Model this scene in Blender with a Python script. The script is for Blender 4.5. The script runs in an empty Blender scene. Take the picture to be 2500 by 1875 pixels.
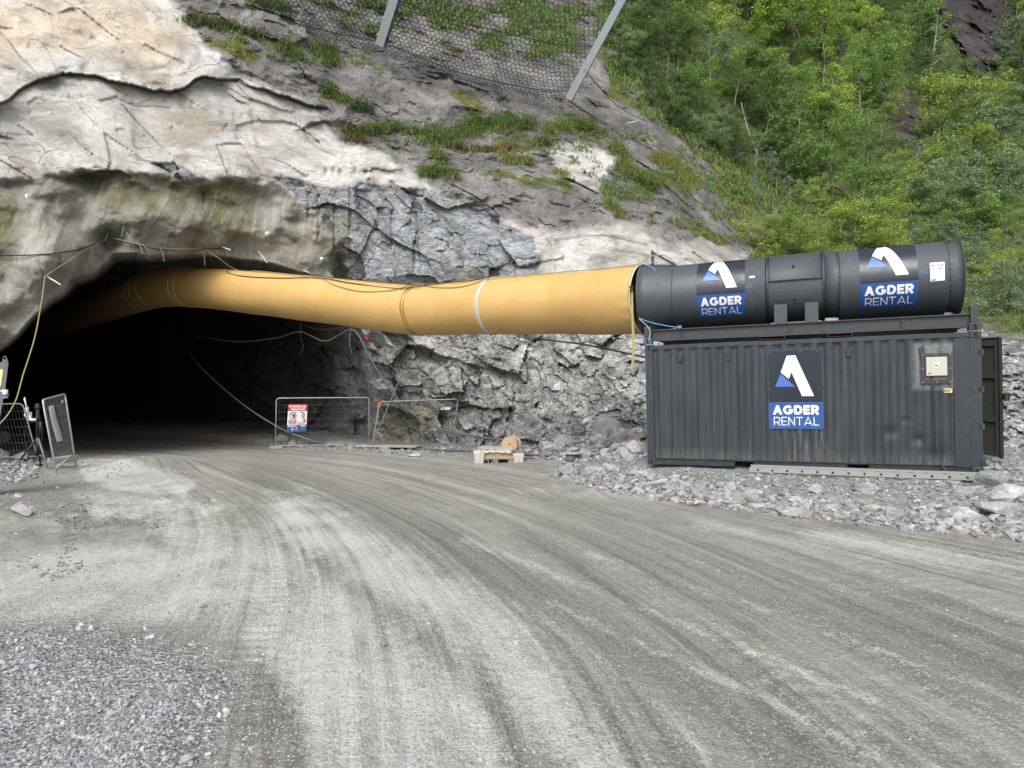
import bpy, bmesh, math, random
import numpy as np
from mathutils import Vector, Matrix
from mathutils.bvhtree import BVHTree
S = bpy.context.scene
COL = S.collection
rad = math.radians
PI = math.pi
random.seed(7)
RNG = np.random.default_rng(11)

# ------------------------------------------------------------------ camera
EYE = 1.6
FPX = 1600.0            # focal length in pixels of a 2500 px wide picture
PITCH = -0.02636128     # camera tilts down a degree and a half
cam_d = bpy.data.cameras.new('camera')
cam_d.sensor_width = 36.0
cam_d.lens = 36.0 * FPX / 2500.0
cam_d.clip_start = 0.05
cam_d.clip_end = 2000.0
cam = bpy.data.objects.new('camera', cam_d)
COL.objects.link(cam)
cam.location = (0, 0, EYE)
cam.rotation_euler = (PI / 2 + PITCH, 0, 0)
S.camera = cam

# ------------------------------------------------------------------ sky, sun, exposure
W = bpy.data.worlds.new('World')
S.world = W
W.use_nodes = True
_nt = W.node_tree
for _n in list(_nt.nodes):
    _nt.nodes.remove(_n)
_sky = _nt.nodes.new('ShaderNodeTexSky')
_sky.sky_type = 'NISHITA'
_sky.sun_disc = False
_sky.sun_elevation = rad(48)
_sky.sun_rotation = rad(200)
_sky.air_density = 1.0
_sky.dust_density = 4.0
_sky.ozone_density = 0.6
_hs = _nt.nodes.new('ShaderNodeHueSaturation')
_hs.inputs['Saturation'].default_value = 0.28
_bg = _nt.nodes.new('ShaderNodeBackground')
_bg.inputs['Strength'].default_value = 0.15
_out = _nt.nodes.new('ShaderNodeOutputWorld')
_nt.links.new(_sky.outputs[0], _hs.inputs['Color'])
_nt.links.new(_hs.outputs[0], _bg.inputs['Color'])
_nt.links.new(_bg.outputs[0], _out.inputs[0])

sun_d = bpy.data.lights.new('sun', 'SUN')
sun_d.energy = 1.0
sun_d.angle = rad(34)
sun_d.color = (1.0, 0.97, 0.93)
sun = bpy.data.objects.new('sun', sun_d)
COL.objects.link(sun)
# the brighter part of the overcast sky: high, behind the camera and a little to its left
_el, _az = rad(48), rad(200)
_to = Vector((math.sin(_az) * math.cos(_el), math.cos(_az) * math.cos(_el), math.sin(_el)))
sun.rotation_euler = _to.to_track_quat('Z', 'Y').to_euler()

S.view_settings.view_transform = 'Standard'
S.view_settings.look = 'None'
S.view_settings.exposure = 0.66
S.view_settings.gamma = 1.0
S.view_settings.use_curve_mapping = False
S.cycles.use_denoising = True
try: S.cycles.denoising_prefilter = 'NONE'
except Exception: pass
S.cycles.max_bounces = 6
S.cycles.diffuse_bounces = 3
S.cycles.glossy_bounces = 2
S.cycles.transmission_bounces = 3
S.cycles.transparent_max_bounces = 4
S.cycles.caustics_reflective = False
S.cycles.caustics_refractive = False

# ------------------------------------------------------------------ photo geometry helpers
V = 2500.0 / 2212.0     # I measured most positions on a 2212 px wide view
cP, sP = math.cos(PITCH), math.sin(PITCH)
def ray(px, py):
    """direction through a pixel of the 2500 px picture, scaled so that y = 1"""
    u = (937.5 - py) / FPX
    q = (px - 1250.0) / FPX
    dy = cP - u * sP
    return q / dy, 1.0, (sP + u * cP) / dy
def at(px, py, Y):
    d = ray(px, py)
    return Vector((d[0] * Y, Y, EYE + d[2] * Y))
def av(x, y, Y):
    return at(x * V, y * V, Y)
def to_px(X, Y, Z):
    z = Z - EYE
    d = Y * cP + z * sP
    u = -Y * sP + z * cP
    return 1250 + FPX * X / d, 937.5 - FPX * u / d

# ------------------------------------------------------------------ numpy noise
def _h(ix, iy, iz, seed):
    n = (ix.astype(np.uint32) * np.uint32(374761393) + iy.astype(np.uint32) * np.uint32(668265263)
         + iz.astype(np.uint32) * np.uint32(2147483647) + np.uint32((seed * 362437 + 12345) & 0xffffffff))
    n = (n ^ (n >> np.uint32(13))) * np.uint32(1274126177)
    n = (n ^ (n >> np.uint32(16))) * np.uint32(2246822519)
    n = n ^ (n >> np.uint32(15))
    return n.astype(np.float64) / 4294967295.0
def vnoise(p, seed=0):
    i = np.floor(p).astype(np.int64)
    f = p - i
    f = f * f * f * (f * (f * 6 - 15) + 10)
    r = 0
    for a in (0, 1):
        for b in (0, 1):
            for c in (0, 1):
                w = (f[:, 0] if a else 1 - f[:, 0]) * (f[:, 1] if b else 1 - f[:, 1]) * (f[:, 2] if c else 1 - f[:, 2])
                r = r + w * _h(i[:, 0] + a, i[:, 1] + b, i[:, 2] + c, seed)
    return r * 2 - 1
def fbm(p, oct=4, seed=0, gain=0.5, ridge=False):
    r = 0; a = 1.0; t = 0
    q = p.copy()
    for k in range(oct):
        n = vnoise(q, seed + k)
        if ridge: n = 1 - 2 * np.abs(n)
        r = r + a * n; t += a; a *= gain
        q = q * 2.03 + 17.3
    return r / t
def facets(p, seed=0, tilt=1.0, step=0.5):
    """every cell of a jittered lattice gets a plane of its own: broken rock"""
    i = np.floor(p).astype(np.int64)
    best = np.full(len(p), 1e9); out = np.zeros(len(p)); ids = np.zeros(len(p))
    for a in (-1, 0, 1):
        for b in (-1, 0, 1):
            for c in (-1, 0, 1):
                x, y, z = i[:, 0] + a, i[:, 1] + b, i[:, 2] + c
                s = np.stack([x + _h(x, y, z, seed), y + _h(x, y, z, seed + 1), z + _h(x, y, z, seed + 2)], 1)
                dd = p - s
                d = (dd * dd).sum(1)
                g = np.stack([_h(x, y, z, seed + 3), _h(x, y, z, seed + 4), _h(x, y, z, seed + 5)], 1) * 2 - 1
                v = (dd * g).sum(1) * tilt + (_h(x, y, z, seed + 6) - .5) * step
                m = d < best
                best = np.where(m, d, best); out = np.where(m, v, out); ids = np.where(m, _h(x, y, z, seed + 7), ids)
    return out, ids
def sstep(a, b, x):
    t = np.clip((x - a) / (b - a), 0, 1)
    return t * t * (3 - 2 * t)
def inside(poly, X, Y):
    poly = np.asarray(poly, float)
    r = np.zeros(X.shape, bool)
    n = len(poly)
    for k in range(n):
        x0, y0 = poly[k]; x1, y1 = poly[(k + 1) % n]
        if y0 == y1: continue
        c = ((y0 > Y) != (y1 > Y)) & (X < (x1 - x0) * (Y - y0) / (y1 - y0) + x0)
        r ^= c
    return r
def dseg(poly, X, Y, closed=False):
    poly = np.asarray(poly, float)
    best = np.full(X.shape, 1e18)
    n = len(poly)
    for k in range(n if closed else n - 1):
        a = poly[k]; b = poly[(k + 1) % n]
        d = b - a; L = max((d * d).sum(), 1e-9)
        t = np.clip(((X - a[0]) * d[0] + (Y - a[1]) * d[1]) / L, 0, 1)
        best = np.minimum(best, (X - a[0] - t * d[0]) ** 2 + (Y - a[1] - t * d[1]) ** 2)
    return np.sqrt(best)
def sdf(poly, X, Y):
    """positive inside"""
    d = dseg(poly, X, Y, True)
    return np.where(inside(poly, X, Y), d, -d)

# ------------------------------------------------------------------ mesh helpers
def mesh_np(name, verts, faces, mat=None, smooth=True, attrs=None, parent=None):
    verts = np.asarray(verts, np.float32); faces = np.asarray(faces, np.int32)
    me = bpy.data.meshes.new(name)
    k = faces.shape[1]
    me.vertices.add(len(verts)); me.vertices.foreach_set('co', verts.ravel())
    me.loops.add(faces.size); me.loops.foreach_set('vertex_index', faces.ravel())
    me.polygons.add(len(faces))
    me.polygons.foreach_set('loop_start', np.arange(0, faces.size, k, dtype=np.int32))
    me.polygons.foreach_set('loop_total', np.full(len(faces), k, np.int32))
    me.polygons.foreach_set('use_smooth', np.full(len(faces), smooth, bool))
    me.update(calc_edges=True)
    if attrs:
        for an, arr in attrs.items():
            a = np.ones((len(verts), 4), np.float32)
            a[:, :arr.shape[1]] = arr
            ca = me.color_attributes.new(an, 'FLOAT_COLOR', 'POINT')
            ca.data.foreach_set('color', a.ravel())
    if mat: me.materials.append(mat)
    o = bpy.data.objects.new(name, me)
    COL.objects.link(o)
    if parent: o.parent = parent
    return o
class MB:
    """collects simple shapes into one mesh"""
    def __init__(s): s.v = []; s.f = []; s.sm = []; s.g = []
    def add(s, vs, fs, smooth=False):
        b = len(s.v); f0 = len(s.f); s.v += [tuple(v) for v in vs]; s.f += [tuple(b + i for i in f) for f in fs]; s.sm += [smooth] * len(fs); s.g.append((b, len(s.v), f0, len(s.f)))
    def box(s, x0, x1, y0, y1, z0, z1, fn=None):
        vs = [(x, y, z) for x in (x0, x1) for y in (y0, y1) for z in (z0, z1)]
        if fn: vs = [fn(*v) for v in vs]
        s.add(vs, [(0, 1, 3, 2), (4, 6, 7, 5), (0, 4, 5, 1), (2, 3, 7, 6), (0, 2, 6, 4), (1, 5, 7, 3)])
    def tube(s, pts, r, n=8, cap=True, closed=False):
        pts = [Vector(p) for p in pts]
        if isinstance(r, (int, float)): r = [r] * len(pts)
        m = len(pts); rings = []; up = None
        for i, p in enumerate(pts):
            if closed: t = pts[(i + 1) % m] - pts[i - 1]
            else: t = pts[min(i + 1, m - 1)] - pts[max(i - 1, 0)]
            if t.length < 1e-9: t = Vector((0, 0, 1))
            t.normalize()
            if up is None:
                up = Vector((0, 0, 1)) if abs(t.z) < .9 else Vector((1, 0, 0))
            a = (up - t * up.dot(t))
            if a.length < 1e-6: a = t.orthogonal()
            a.normalize(); up = a; b = t.cross(a)
            rings.append([p + (a * math.cos(2 * PI * k / n) + b * math.sin(2 * PI * k / n)) * r[i] for k in range(n)])
        vs = [v for R in rings for v in R]; fs = []
        for i in range(m if closed else m - 1):
            j = (i + 1) % m
            for k in range(n):
                l = (k + 1) % n
                fs.append((i * n + k, i * n + l, j * n + l, j * n + k))
        if cap and not closed:
            fs.append(tuple(range(n))[::-1]); fs.append(tuple((m - 1) * n + k for k in range(n)))
        s.add(vs, fs, n > 4)
    def beam(s, a, b, w, h, up=(0, 0, 1)):
        a = Vector(a); b = Vector(b); t = (b - a).normalized(); u = Vector(up)
        x = t.cross(u)
        if x.length < 1e-6: x = t.orthogonal()
        x.normalize(); y = x.cross(t)
        vs = [p + x * i * w / 2 + y * j * h / 2 for p in (a, b) for i, j in ((-1, -1), (1, -1), (1, 1), (-1, 1))]
        s.add(vs, [(3, 2, 1, 0), (4, 5, 6, 7), (0, 1, 5, 4), (1, 2, 6, 5), (2, 3, 7, 6), (3, 0, 4, 7)])
    def each(s, name, mat=None, parent=None, per=1):
        """one object for every `per` shapes added"""
        out = []
        for i in range(0, len(s.g), per):
            b = MB(); g = s.g[i:i + per]
            for v0, v1, f0, f1 in g: b.add(s.v[v0:v1], [tuple(k - v0 for k in f) for f in s.f[f0:f1]], s.sm[f0])
            out.append(b.build(name, mat, parent))
        return out
    def build(s, name, mat=None, parent=None):
        me = bpy.data.meshes.new(name)
        me.from_pydata([tuple(v) for v in s.v], [], s.f); me.update()
        me.polygons.foreach_set('use_smooth', s.sm)
        if mat: me.materials.append(mat)
        o = bpy.data.objects.new(name, me); COL.objects.link(o)
        if parent: o.parent = parent
        return o
def tag(o, label=None, cat=None, group=None, kind=None):
    if label: o['label'] = label
    if cat: o['category'] = cat
    if group: o['group'] = group
    if kind: o['kind'] = kind
    return o
def empty(name, label, cat, group=None, loc=(0, 0, 0)):
    o = bpy.data.objects.new(name, None); o.empty_display_size = .2; COL.objects.link(o)
    o.location = loc
    return tag(o, label, cat, group)
def adopt(root, *parts):
    """parent parts whose meshes are in world coordinates under a root that stands elsewhere"""
    inv = Matrix.Translation(-Vector(root.location))
    def down(o):
        if o.type == 'MESH': o.data.transform(inv)
        for c in o.children: down(c)
    for p in parts:
        down(p)
        p.parent = root
    return root
def smooth_path(pts, n=8):
    pts = [Vector(p) for p in pts]; out = []
    for i in range(len(pts) - 1):
        p0 = pts[max(i - 1, 0)]; p1 = pts[i]; p2 = pts[i + 1]; p3 = pts[min(i + 2, len(pts) - 1)]
        for k in range(n):
            t = k / n
            out.append(.5 * ((2 * p1) + (p2 - p0) * t + (2 * p0 - 5 * p1 + 4 * p2 - p3) * t * t + (3 * p1 - p0 - 3 * p2 + p3) * t ** 3))
    out.append(pts[-1])
    return out

# ------------------------------------------------------------------ materials
class N:
    """tiny node-tree writer"""
    def __init__(s, name):
        s.m = bpy.data.materials.new(name); s.m.use_nodes = True
        s.t = s.m.node_tree; s.t.nodes.clear()
        s.o = s.t.nodes.new('ShaderNodeOutputMaterial')
        s.b = s.t.nodes.new('ShaderNodeBsdfPrincipled')
        s.t.links.new(s.b.outputs[0], s.o.inputs[0])
    def n(s, typ, **kw):
        nd = s.t.nodes.new('ShaderNode' + typ)
        for k, v in kw.items():
            if k == 'inp':
                for a, b in v.items(): s.put(nd.inputs[a], b)
            else: setattr(nd, k, v)
        return nd
    def put(s, sock, v):
        if isinstance(v, bpy.types.NodeSocket): s.t.links.new(v, sock)
        elif isinstance(v, bpy.types.Node): s.t.links.new(v.outputs[0], sock)
        else:
            if sock.type == 'RGBA' and not isinstance(v, (int, float)) and len(v) == 3: v = (*v, 1)
            sock.default_value = v
    def pos(s):
        return s.n('NewGeometry').outputs['Position']
    def objc(s):
        return s.n('TexCoord').outputs['Object']
    def mapv(s, v, scale=(1, 1, 1), loc=(0, 0, 0), rot=(0, 0, 0)):
        m = s.n('Mapping'); s.put(m.inputs[0], v)
        m.inputs['Scale'].default_value = scale; m.inputs['Location'].default_value = loc; m.inputs['Rotation'].default_value = rot
        return m.outputs[0]
    def noise(s, v, scale, detail=5, rough=.55, dist=0, typ='FBM'):
        n = s.n('TexNoise', noise_dimensions='3D'); s.put(n.inputs['Vector'], v)
        n.inputs['Scale'].default_value = scale; n.inputs['Detail'].default_value = detail
        n.inputs['Roughness'].default_value = rough; n.inputs['Distortion'].default_value = dist
        return n.outputs['Fac']
    def vor(s, v, scale, feat='F1', out='Distance', rnd=1.0):
        n = s.n('TexVoronoi', feature=feat); s.put(n.inputs['Vector'], v); n.inputs['Scale'].default_value = scale
        n.inputs['Randomness'].default_value = rnd
        return n.outputs[out]
    def math(s, op, a, b=0.0, c=0.0, clamp=False):
        n = s.n('Math', operation=op, use_clamp=clamp)
        s.put(n.inputs[0], a); s.put(n.inputs[1], b)
        if len(n.inputs) > 2: s.put(n.inputs[2], c)
        return n.outputs[0]
    def rng(s, v, a, b, c=0.0, d=1.0, smooth=False):
        n = s.n('MapRange', clamp=True)
        if smooth: n.interpolation_type = 'SMOOTHSTEP'
        s.put(n.inputs['Value'], v); n.inputs['From Min'].default_value = a; n.inputs['From Max'].default_value = b
        n.inputs['To Min'].default_value = c; n.inputs['To Max'].default_value = d
        return n.outputs['Result']
    def ramp(s, v, stops):
        n = s.n('ValToRGB'); s.put(n.inputs[0], v); e = n.color_ramp.elements
        while len(e) < len(stops): e.new(.5)
        for k, (p, c) in enumerate(stops):
            e[k].position = p; e[k].color = (*c, 1) if len(c) == 3 else c
        return n.outputs[0]
    def mix(s, f, a, b, typ='MIX'):
        n = s.n('Mix', data_type='RGBA', blend_type=typ)
        s.put(n.inputs[0], f); s.put(n.inputs[6], a); s.put(n.inputs[7], b)
        return n.outputs[2]
    def attr(s, name):
        a = s.n('Attribute'); a.attribute_name = name
        sp = s.n('SeparateColor'); s.put(sp.inputs[0], a.outputs['Color'])
        return sp.outputs[0], sp.outputs[1], sp.outputs[2]
    def facet(s, v, scale, stretch=(1, 1, 1)):
        """height of a surface broken into small planes"""
        m = s.mapv(v, stretch); vo = s.n('TexVoronoi', feature='F1'); s.put(vo.inputs['Vector'], m); vo.inputs['Scale'].default_value = scale
        d = s.n('VectorMath', operation='SUBTRACT'); s.put(d.inputs[0], m); s.put(d.inputs[1], vo.outputs['Position'])
        c = s.n('VectorMath', operation='SUBTRACT'); s.put(c.inputs[0], vo.outputs['Color']); c.inputs[1].default_value = (.5, .5, .5)
        e = s.n('VectorMath', operation='DOT_PRODUCT'); s.put(e.inputs[0], c.outputs[0]); s.put(e.inputs[1], d.outputs[0])
        return e.outputs['Value'], vo.outputs['Color']
    def bump(s, h, strength=.5, dist=.05, prev=None):
        n = s.n('Bump'); s.put(n.inputs['Height'], h); n.inputs['Strength'].default_value = strength; n.inputs['Distance'].default_value = dist
        if prev is not None: s.put(n.inputs['Normal'], prev)
        return n.outputs[0]
    def fin(s, col=None, rough=None, bump=None, metal=0.0, spec=None):
        if col is not None: s.put(s.b.inputs['Base Color'], col)
        if rough is not None: s.put(s.b.inputs['Roughness'], rough)
        if bump is not None: s.put(s.b.inputs['Normal'], bump)
        s.b.inputs['Metallic'].default_value = metal
        if spec is not None: s.b.inputs['Specular IOR Level'].default_value = spec
        return s.m
def paint(name, col, rough=.5, metal=0.0, var=.25, scale=6, dirt=(.25, .24, .22), dirt_amt=.15, bump=.0, streak=False):
    n = N(name); p = n.objc()
    v = n.mapv(p, (3, 3, .25)) if streak else p
    a = n.noise(v, scale, 6, .6)
    c = n.mix(n.rng(a, .3, .75, 0, var), col, tuple(x * .62 for x in col))
    d = n.noise(p, scale * 2.7, 8, .7)
    c = n.mix(n.rng(d, .52, .75, 0, dirt_amt), c, dirt)
    r = n.rng(a, .3, .7, rough - .08, rough + .12)
    b = n.bump(d, bump, .01) if bump else None
    return n.fin(c, r, b, metal)

# ================================================================== THE CLIFF, TUNNEL MOUTH AND HILLSIDE (one terrain sheet)
def PV(pts): return np.array(pts, float) * V
_cols = [
 (-1200, [(-900,34),(0,20),(400,16),(700,14),(1100,13.5)]),
 (-300, [(-900,36),(0,21.5),(300,19.5),(500,18),(850,17),(1150,16.5)]),
 (0, [(-900,40),(0,24),(300,21.5),(500,20),(850,18.5),(1150,18)]),
 (400, [(-900,46),(0,28),(200,26),(430,24),(600,22.5),(1100,22)]),
 (700, [(-900,52),(0,31),(200,28.5),(430,26),(640,24.5),(1100,25)]),
 (1000, [(-900,58),(0,38),(150,33.5),(300,31),(450,28),(650,26.5),(820,27.5),(1000,28),(1100,27.5)]),
 (1200, [(-900,60),(0,42),(200,34.5),(350,31.5),(470,29),(650,26.5),(820,26),(1000,25),(1080,24),(1140,22)]),
 (1400, [(-900,66),(0,47),(250,36),(400,32),(560,28),(680,26),(820,24.5),(1000,22.5),(1080,20.5),(1150,18)]),
 (1600, [(-900,76),(0,54),(200,44),(300,38),(450,32),(600,28),(780,25.5),(822,22.5),(1000,20),(1150,17.5)]),
 (1750, [(-900,84),(0,60),(200,52),(350,43),(450,37),(550,32.5),(640,29),(780,26),(822,21.5),(1000,19),(1150,16.5)]),
 (1900, [(-900,92),(0,66),(200,59),(400,49),(520,43),(640,35),(790,30),(822,21),(1000,18.5),(1150,16)]),
 (2200, [(-900,110),(0,80),(200,70),(400,57),(600,44),(800,33),(828,20),(1000,17.5),(1180,15)]),
 (2500, [(-900,120),(0,92),(250,76),(500,58),(700,40),(815,28),(842,18.6),(1000,16),(1200,13.5)]),
 (2900, [(-900,130),(0,96),(250,78),(500,58),(700,38),(830,27),(856,18.5),(1000,15.8),(1200,12.5)]),
 (4200, [(-900,120),(0,90),(250,72),(500,54),(700,36),(840,25),(870,17),(1000,14.5),(1200,11)]),
]
_pyk = np.arange(-900, 1301, 20.0)
_pxk = np.arange(-1200, 4201, 20.0)
_tab = np.array([np.interp(_pyk, [a for a, b in c], [b for a, b in c]) for _, c in _cols])
_T = np.array([np.interp(_pxk, [c[0] for c in _cols], _tab[:, j]) for j in range(len(_pyk))])   # [py, px]
def _blur(A, k, ax):
    w = np.exp(-np.linspace(-2, 2, 2 * k + 1) ** 2); w /= w.sum()
    P = np.pad(A, [(k, k) if i == ax else (0, 0) for i in (0, 1)], mode='edge')
    return np.apply_along_axis(lambda v: np.convolve(v, w, 'valid'), ax, P)
_T = _blur(_blur(_T, 5, 1), 2, 0)
def cliff_depth(px, py):
    i = np.clip((py - _pyk[0]) / 20.0, 0, len(_pyk) - 1.001); j = np.clip((px - _pxk[0]) / 20.0, 0, len(_pxk) - 1.001)
    a = i.astype(int); b = j.astype(int); fi = i - a; fj = j - b
    return ((_T[a, b] * (1 - fj) + _T[a, b + 1] * fj) * (1 - fi) + (_T[a + 1, b] * (1 - fj) + _T[a + 1, b + 1] * fj) * fi)

gx = np.concatenate([np.arange(-1200, -150, 30), np.arange(-150, -30, 5), np.arange(-30, 2540, 3.2), np.arange(2540, 2650, 5), np.arange(2650, 4201, 30)]).astype(float)
gy = np.concatenate([np.arange(-900, -150, 25), np.arange(-150, -20, 5), np.arange(-20, 1160, 3.2), np.arange(1160, 1260, 5)]).astype(float)
GX, GY = np.meshgrid(gx, gy)
PX = GX.ravel(); PY = GY.ravel()
Yc = cliff_depth(PX, PY)
q = (PX - 1250) / FPX
d0 = np.stack(ray(PX, PY), 1) if False else None
_u = (937.5 - PY) / FPX
_dy = cP - _u * sP
RX = q / _dy; RZ = (sP + _u * cP) / _dy
P0 = np.stack([RX * Yc, Yc, EYE + RZ * Yc], 1)

# ragged edges for every mask: warp the picture position by noise that lives on the rock
wx = fbm(P0 * .55, 4, 50) * 34 + fbm(P0 * 2.6, 3, 60) * 13
wy = fbm(P0 * .55, 4, 70) * 30 + fbm(P0 * 2.6, 3, 80) * 12
MX = PX + wx; MY = PY + wy
def mask(poly, soft=14, warp=1.0):
    return sstep(-soft, soft, sdf(PV(poly), PX + wx * warp, PY + wy * warp))

# ---- where each kind of rock is
marble = mask([(-1300,-900),(-300,-900),(150,-300),(300,-60),(400,30),(440,110),(520,165),(600,200),(690,235),(700,262),(730,290),(800,310),(850,350),(900,372),(945,402),(915,418),(840,402),(760,392),(700,405),(600,372),(520,385),(400,378),(330,390),(250,372),(130,392),(0,395),(-1300,400)], 22)
marble = np.maximum(marble, mask([(1185,315),(1230,306),(1290,318),(1325,345),(1310,395),(1262,412),(1215,385),(1192,350)]))
marble = np.maximum(marble, .9 * mask([(1050,492),(1120,478),(1210,500),(1300,478),(1345,478),(1420,515),(1500,520),(1560,540),(1625,548),(1600,600),(1180,610),(1120,560),(1060,520)], 30))
shot = mask([(-1300,395),(0,392),(130,385),(260,372),(330,388),(400,380),(520,385),(600,378),(640,420),(690,470),(735,520),(760,610),(700,760),(-1300,1000)], 16)
blue = mask([(600,374),(700,402),(840,404),(945,404),(1000,430),(1100,478),(1140,520),(1175,560),(1185,620),(700,640),(735,520),(690,470),(640,420)], 14)
blue = np.maximum(blue, .8 * mask([(330,355),(380,350),(435,385),(400,395)], 6, .3))
lows = mask([(560,700),(900,655),(1200,640),(1600,600),(1700,640),(2050,640),(2050,770),(4200,790),(4200,1300),(500,1300)], 20)
green = mask([(440,-60),(520,5),(640,25),(800,62),(850,92),(900,75),(980,110),(1050,120),(1130,150),(1215,150),(1260,100),(1300,60),(1345,60),(1352,150),(1400,205),(1440,215),(1500,250),(1560,300),(1600,330),(1690,400),(1700,460),(1640,540),(1690,600),(4200,780),(4200,-900),(300,-900)], 26)
crag0 = mask([(1935,-900),(1950,-60),(1985,0),(2030,40),(2060,75),(2075,120),(2110,165),(2160,130),(2212,85),(2600,40),(4200,0),(4200,-900)], 12)
crag = np.maximum(crag0, mask([(1905,205),(1955,190),(1990,260),(1985,340),(1950,300),(1915,265)], 12))
moss = np.maximum.reduce([
    mask([(425,82),(520,92),(560,110),(530,128),(470,112)], 6), mask([(1485,488),(1530,486),(1560,510),(1590,530),(1560,535),(1500,510)], 5, .4),
    mask([(1300,120),(1330,180),(1400,240),(1460,290),(1400,250),(1320,200)], 14), mask([(700,165),(740,190),(760,230),(700,215)], 8),
    mask([(960,195),(1020,200),(1060,225),(1000,222)], 8)])
speck = fbm(P0 * 3.1, 4, 33)
gpatch = sstep(.12, .42, fbm(P0 * np.array([.5, .5, .9]), 4, 34) + .25 * speck)
green = np.maximum(green, .9 * gpatch * mask([(800,300),(1000,250),(1300,280),(1500,340),(1690,430),(1690,520),(1500,480),(1300,440),(1100,400),(900,360)], 40))
_nz = sstep(-.12, .12, fbm(np.stack([PX / 60., PY / 28., PX * 0 + 1.5], 1), 3, 77))
green = np.where((PX < 1520) & (PY < 270), green * (.12 + .88 * _nz), green)
stain = np.maximum.reduce([
    mask([(130,395),(330,372),(520,385),(560,430),(520,500),(430,505),(300,470),(220,440)], 26) * sstep(-.5, .25, fbm(P0 * np.array([1.1, 1.1, .35]), 4, 90)),
    .8 * mask([(700,450),(760,470),(770,610),(690,600)], 20), .9 * mask([(-200,420),(30,420),(60,500),(20,560),(-200,560)], 26)])
# mouldy green patch on the low rock behind the leaning panel
stain = np.maximum(stain, .9 * mask([(805,880),(830,868),(900,880),(960,905),(900,950),(820,960)], 16))
rust = mask([(420,255),(560,262),(640,300),(560,345),(450,330),(380,290)], 50) * sstep(0, .5, fbm(P0 * 1.3, 4, 93)) + .9 * mask([(-50,0),(260,0),(420,60),(360,150),(250,100),(120,110),(-50,150)], 50)
lit = sstep(1150, 1000, MX) * 0

# ---- tunnel interior: the right wall runs away to the left at 45 degrees, the roof is level
mouth = PV([(-500,1300),(-500,900),(-120,850),(0,752),(42,716),(62,690),(108,648),(140,628),(150,604),(196,590),(226,566),(240,545),(330,548),(445,548),(560,560),(640,580),(700,600),(745,640),(770,690),(800,740),(815,900),(815,1300)])
dm = sdf(mouth, PX + wx * .25, PY + wy * .25)
Yw = 23.6 / np.maximum(1 + RX, .12)
Yr = (6.35 - EYE) / np.maximum(RZ, 1e-3)
Yi = np.minimum(np.minimum(Yw, Yr), 95)
Yi = np.where(RZ > 0, -1.5 * np.log(np.exp(-np.minimum(Yw, 95) / 1.5) + np.exp(-np.minimum(Yr, 95) / 1.5) + 1e-30), np.minimum(Yw, 95))
Yi = np.maximum(Yi, Yc)
tin = sstep(0, 34, dm)
lip = np.exp(-(np.maximum(-dm, 0) / 55.0) ** 2) * sstep(820, 650, PX)          # the sprayed brow rounds over towards the mouth
Y = Yc + (Yi - Yc) * np.where(dm > 0, np.maximum(tin, 0), 0)
deep = sstep(6, 60, dm)

# ---- relief
D = np.zeros(len(PX))
big = fbm(P0 * .16, 3, 1)
D += big * 1.1 * (1 - .55 * shot) * (1 - .5 * lows)
sh = shot * (1 - deep * .6)
bul = fbm(P0 * np.array([.33, .33, .42]), 3, 5)
D += sh * (bul * 1.5 + fbm(P0 * 1.1, 3, 8) * .28 + fbm(P0 * 4.5, 3, 9) * .07)
# hollow and buttress left of the notch, as in the photo
D += sh * (.9 * np.exp(-(((PX - 150) / 110) ** 2 + ((PY - 640) / 90) ** 2)) - 1.0 * np.exp(-(((PX - 205) / 60) ** 2 + ((PY - 520) / 55) ** 2))
          - .9 * np.exp(-(((PX - 275) / 40) ** 2 + ((PY - 585) / 45) ** 2)) + .7 * np.exp(-(((PX - 420) / 120) ** 2 + ((PY - 520) / 60) ** 2)))
D -= lip * .8 * sh
rot = np.array([[.86, .1, -.5], [0, 1, 0], [.5, -.1, .86]])
Pr = P0 @ rot.T
Pw = Pr + .13 * np.stack([fbm(P0 * .9, 2, 21), fbm(P0 * .9, 2, 22), fbm(P0 * .9, 2, 23)], 1)
f1, id1 = facets(Pw * np.array([.42, .55, .75]), 101, 1.0, .5)
f2, id2 = facets(Pw * np.array([1.1, 1.3, 2.1]), 111, 1.0, .5)
f3, id3 = facets(Pw * np.array([2.9, 3.0, 5.0]), 121, 1.0, .6)
low = np.maximum(lows, 0) * (1 - .4 * deep)
scree = mask([(1180,925),(1300,800),(1390,700),(1700,640),(4200,780),(4200,1300),(1050,1300),(1080,960)], 30)
cragw = low * (1 - .72 * scree)
D += cragw * (f1 * .8 + f2 * .34 + f3 * .07)
D += low * scree * (fbm(P0 * .8, 3, 16) * .25 + f3 * .16 + fbm(P0 * 4, 2, 17) * .06)
D += blue * (f1 * .85 + f2 * .18 + f3 * .03)
other = (1 - shot) * (1 - blue) * (1 - low)
gn = green * (1 - crag)
D += other * (1 - marble) * (fbm(P0 * .45, 4, 25, ridge=True) * .5 + f1 * .15 + f2 * .10 + fbm(P0 * 2.5, 4, 27) * .09)
D += other * marble * (fbm(Pr * np.array([.3, .4, .4]), 3, 30) * .10 + f1 * .19 + f2 * .045)
D += crag0 * (fbm(P0 * .12, 4, 44, ridge=True) * 2.5)
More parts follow.
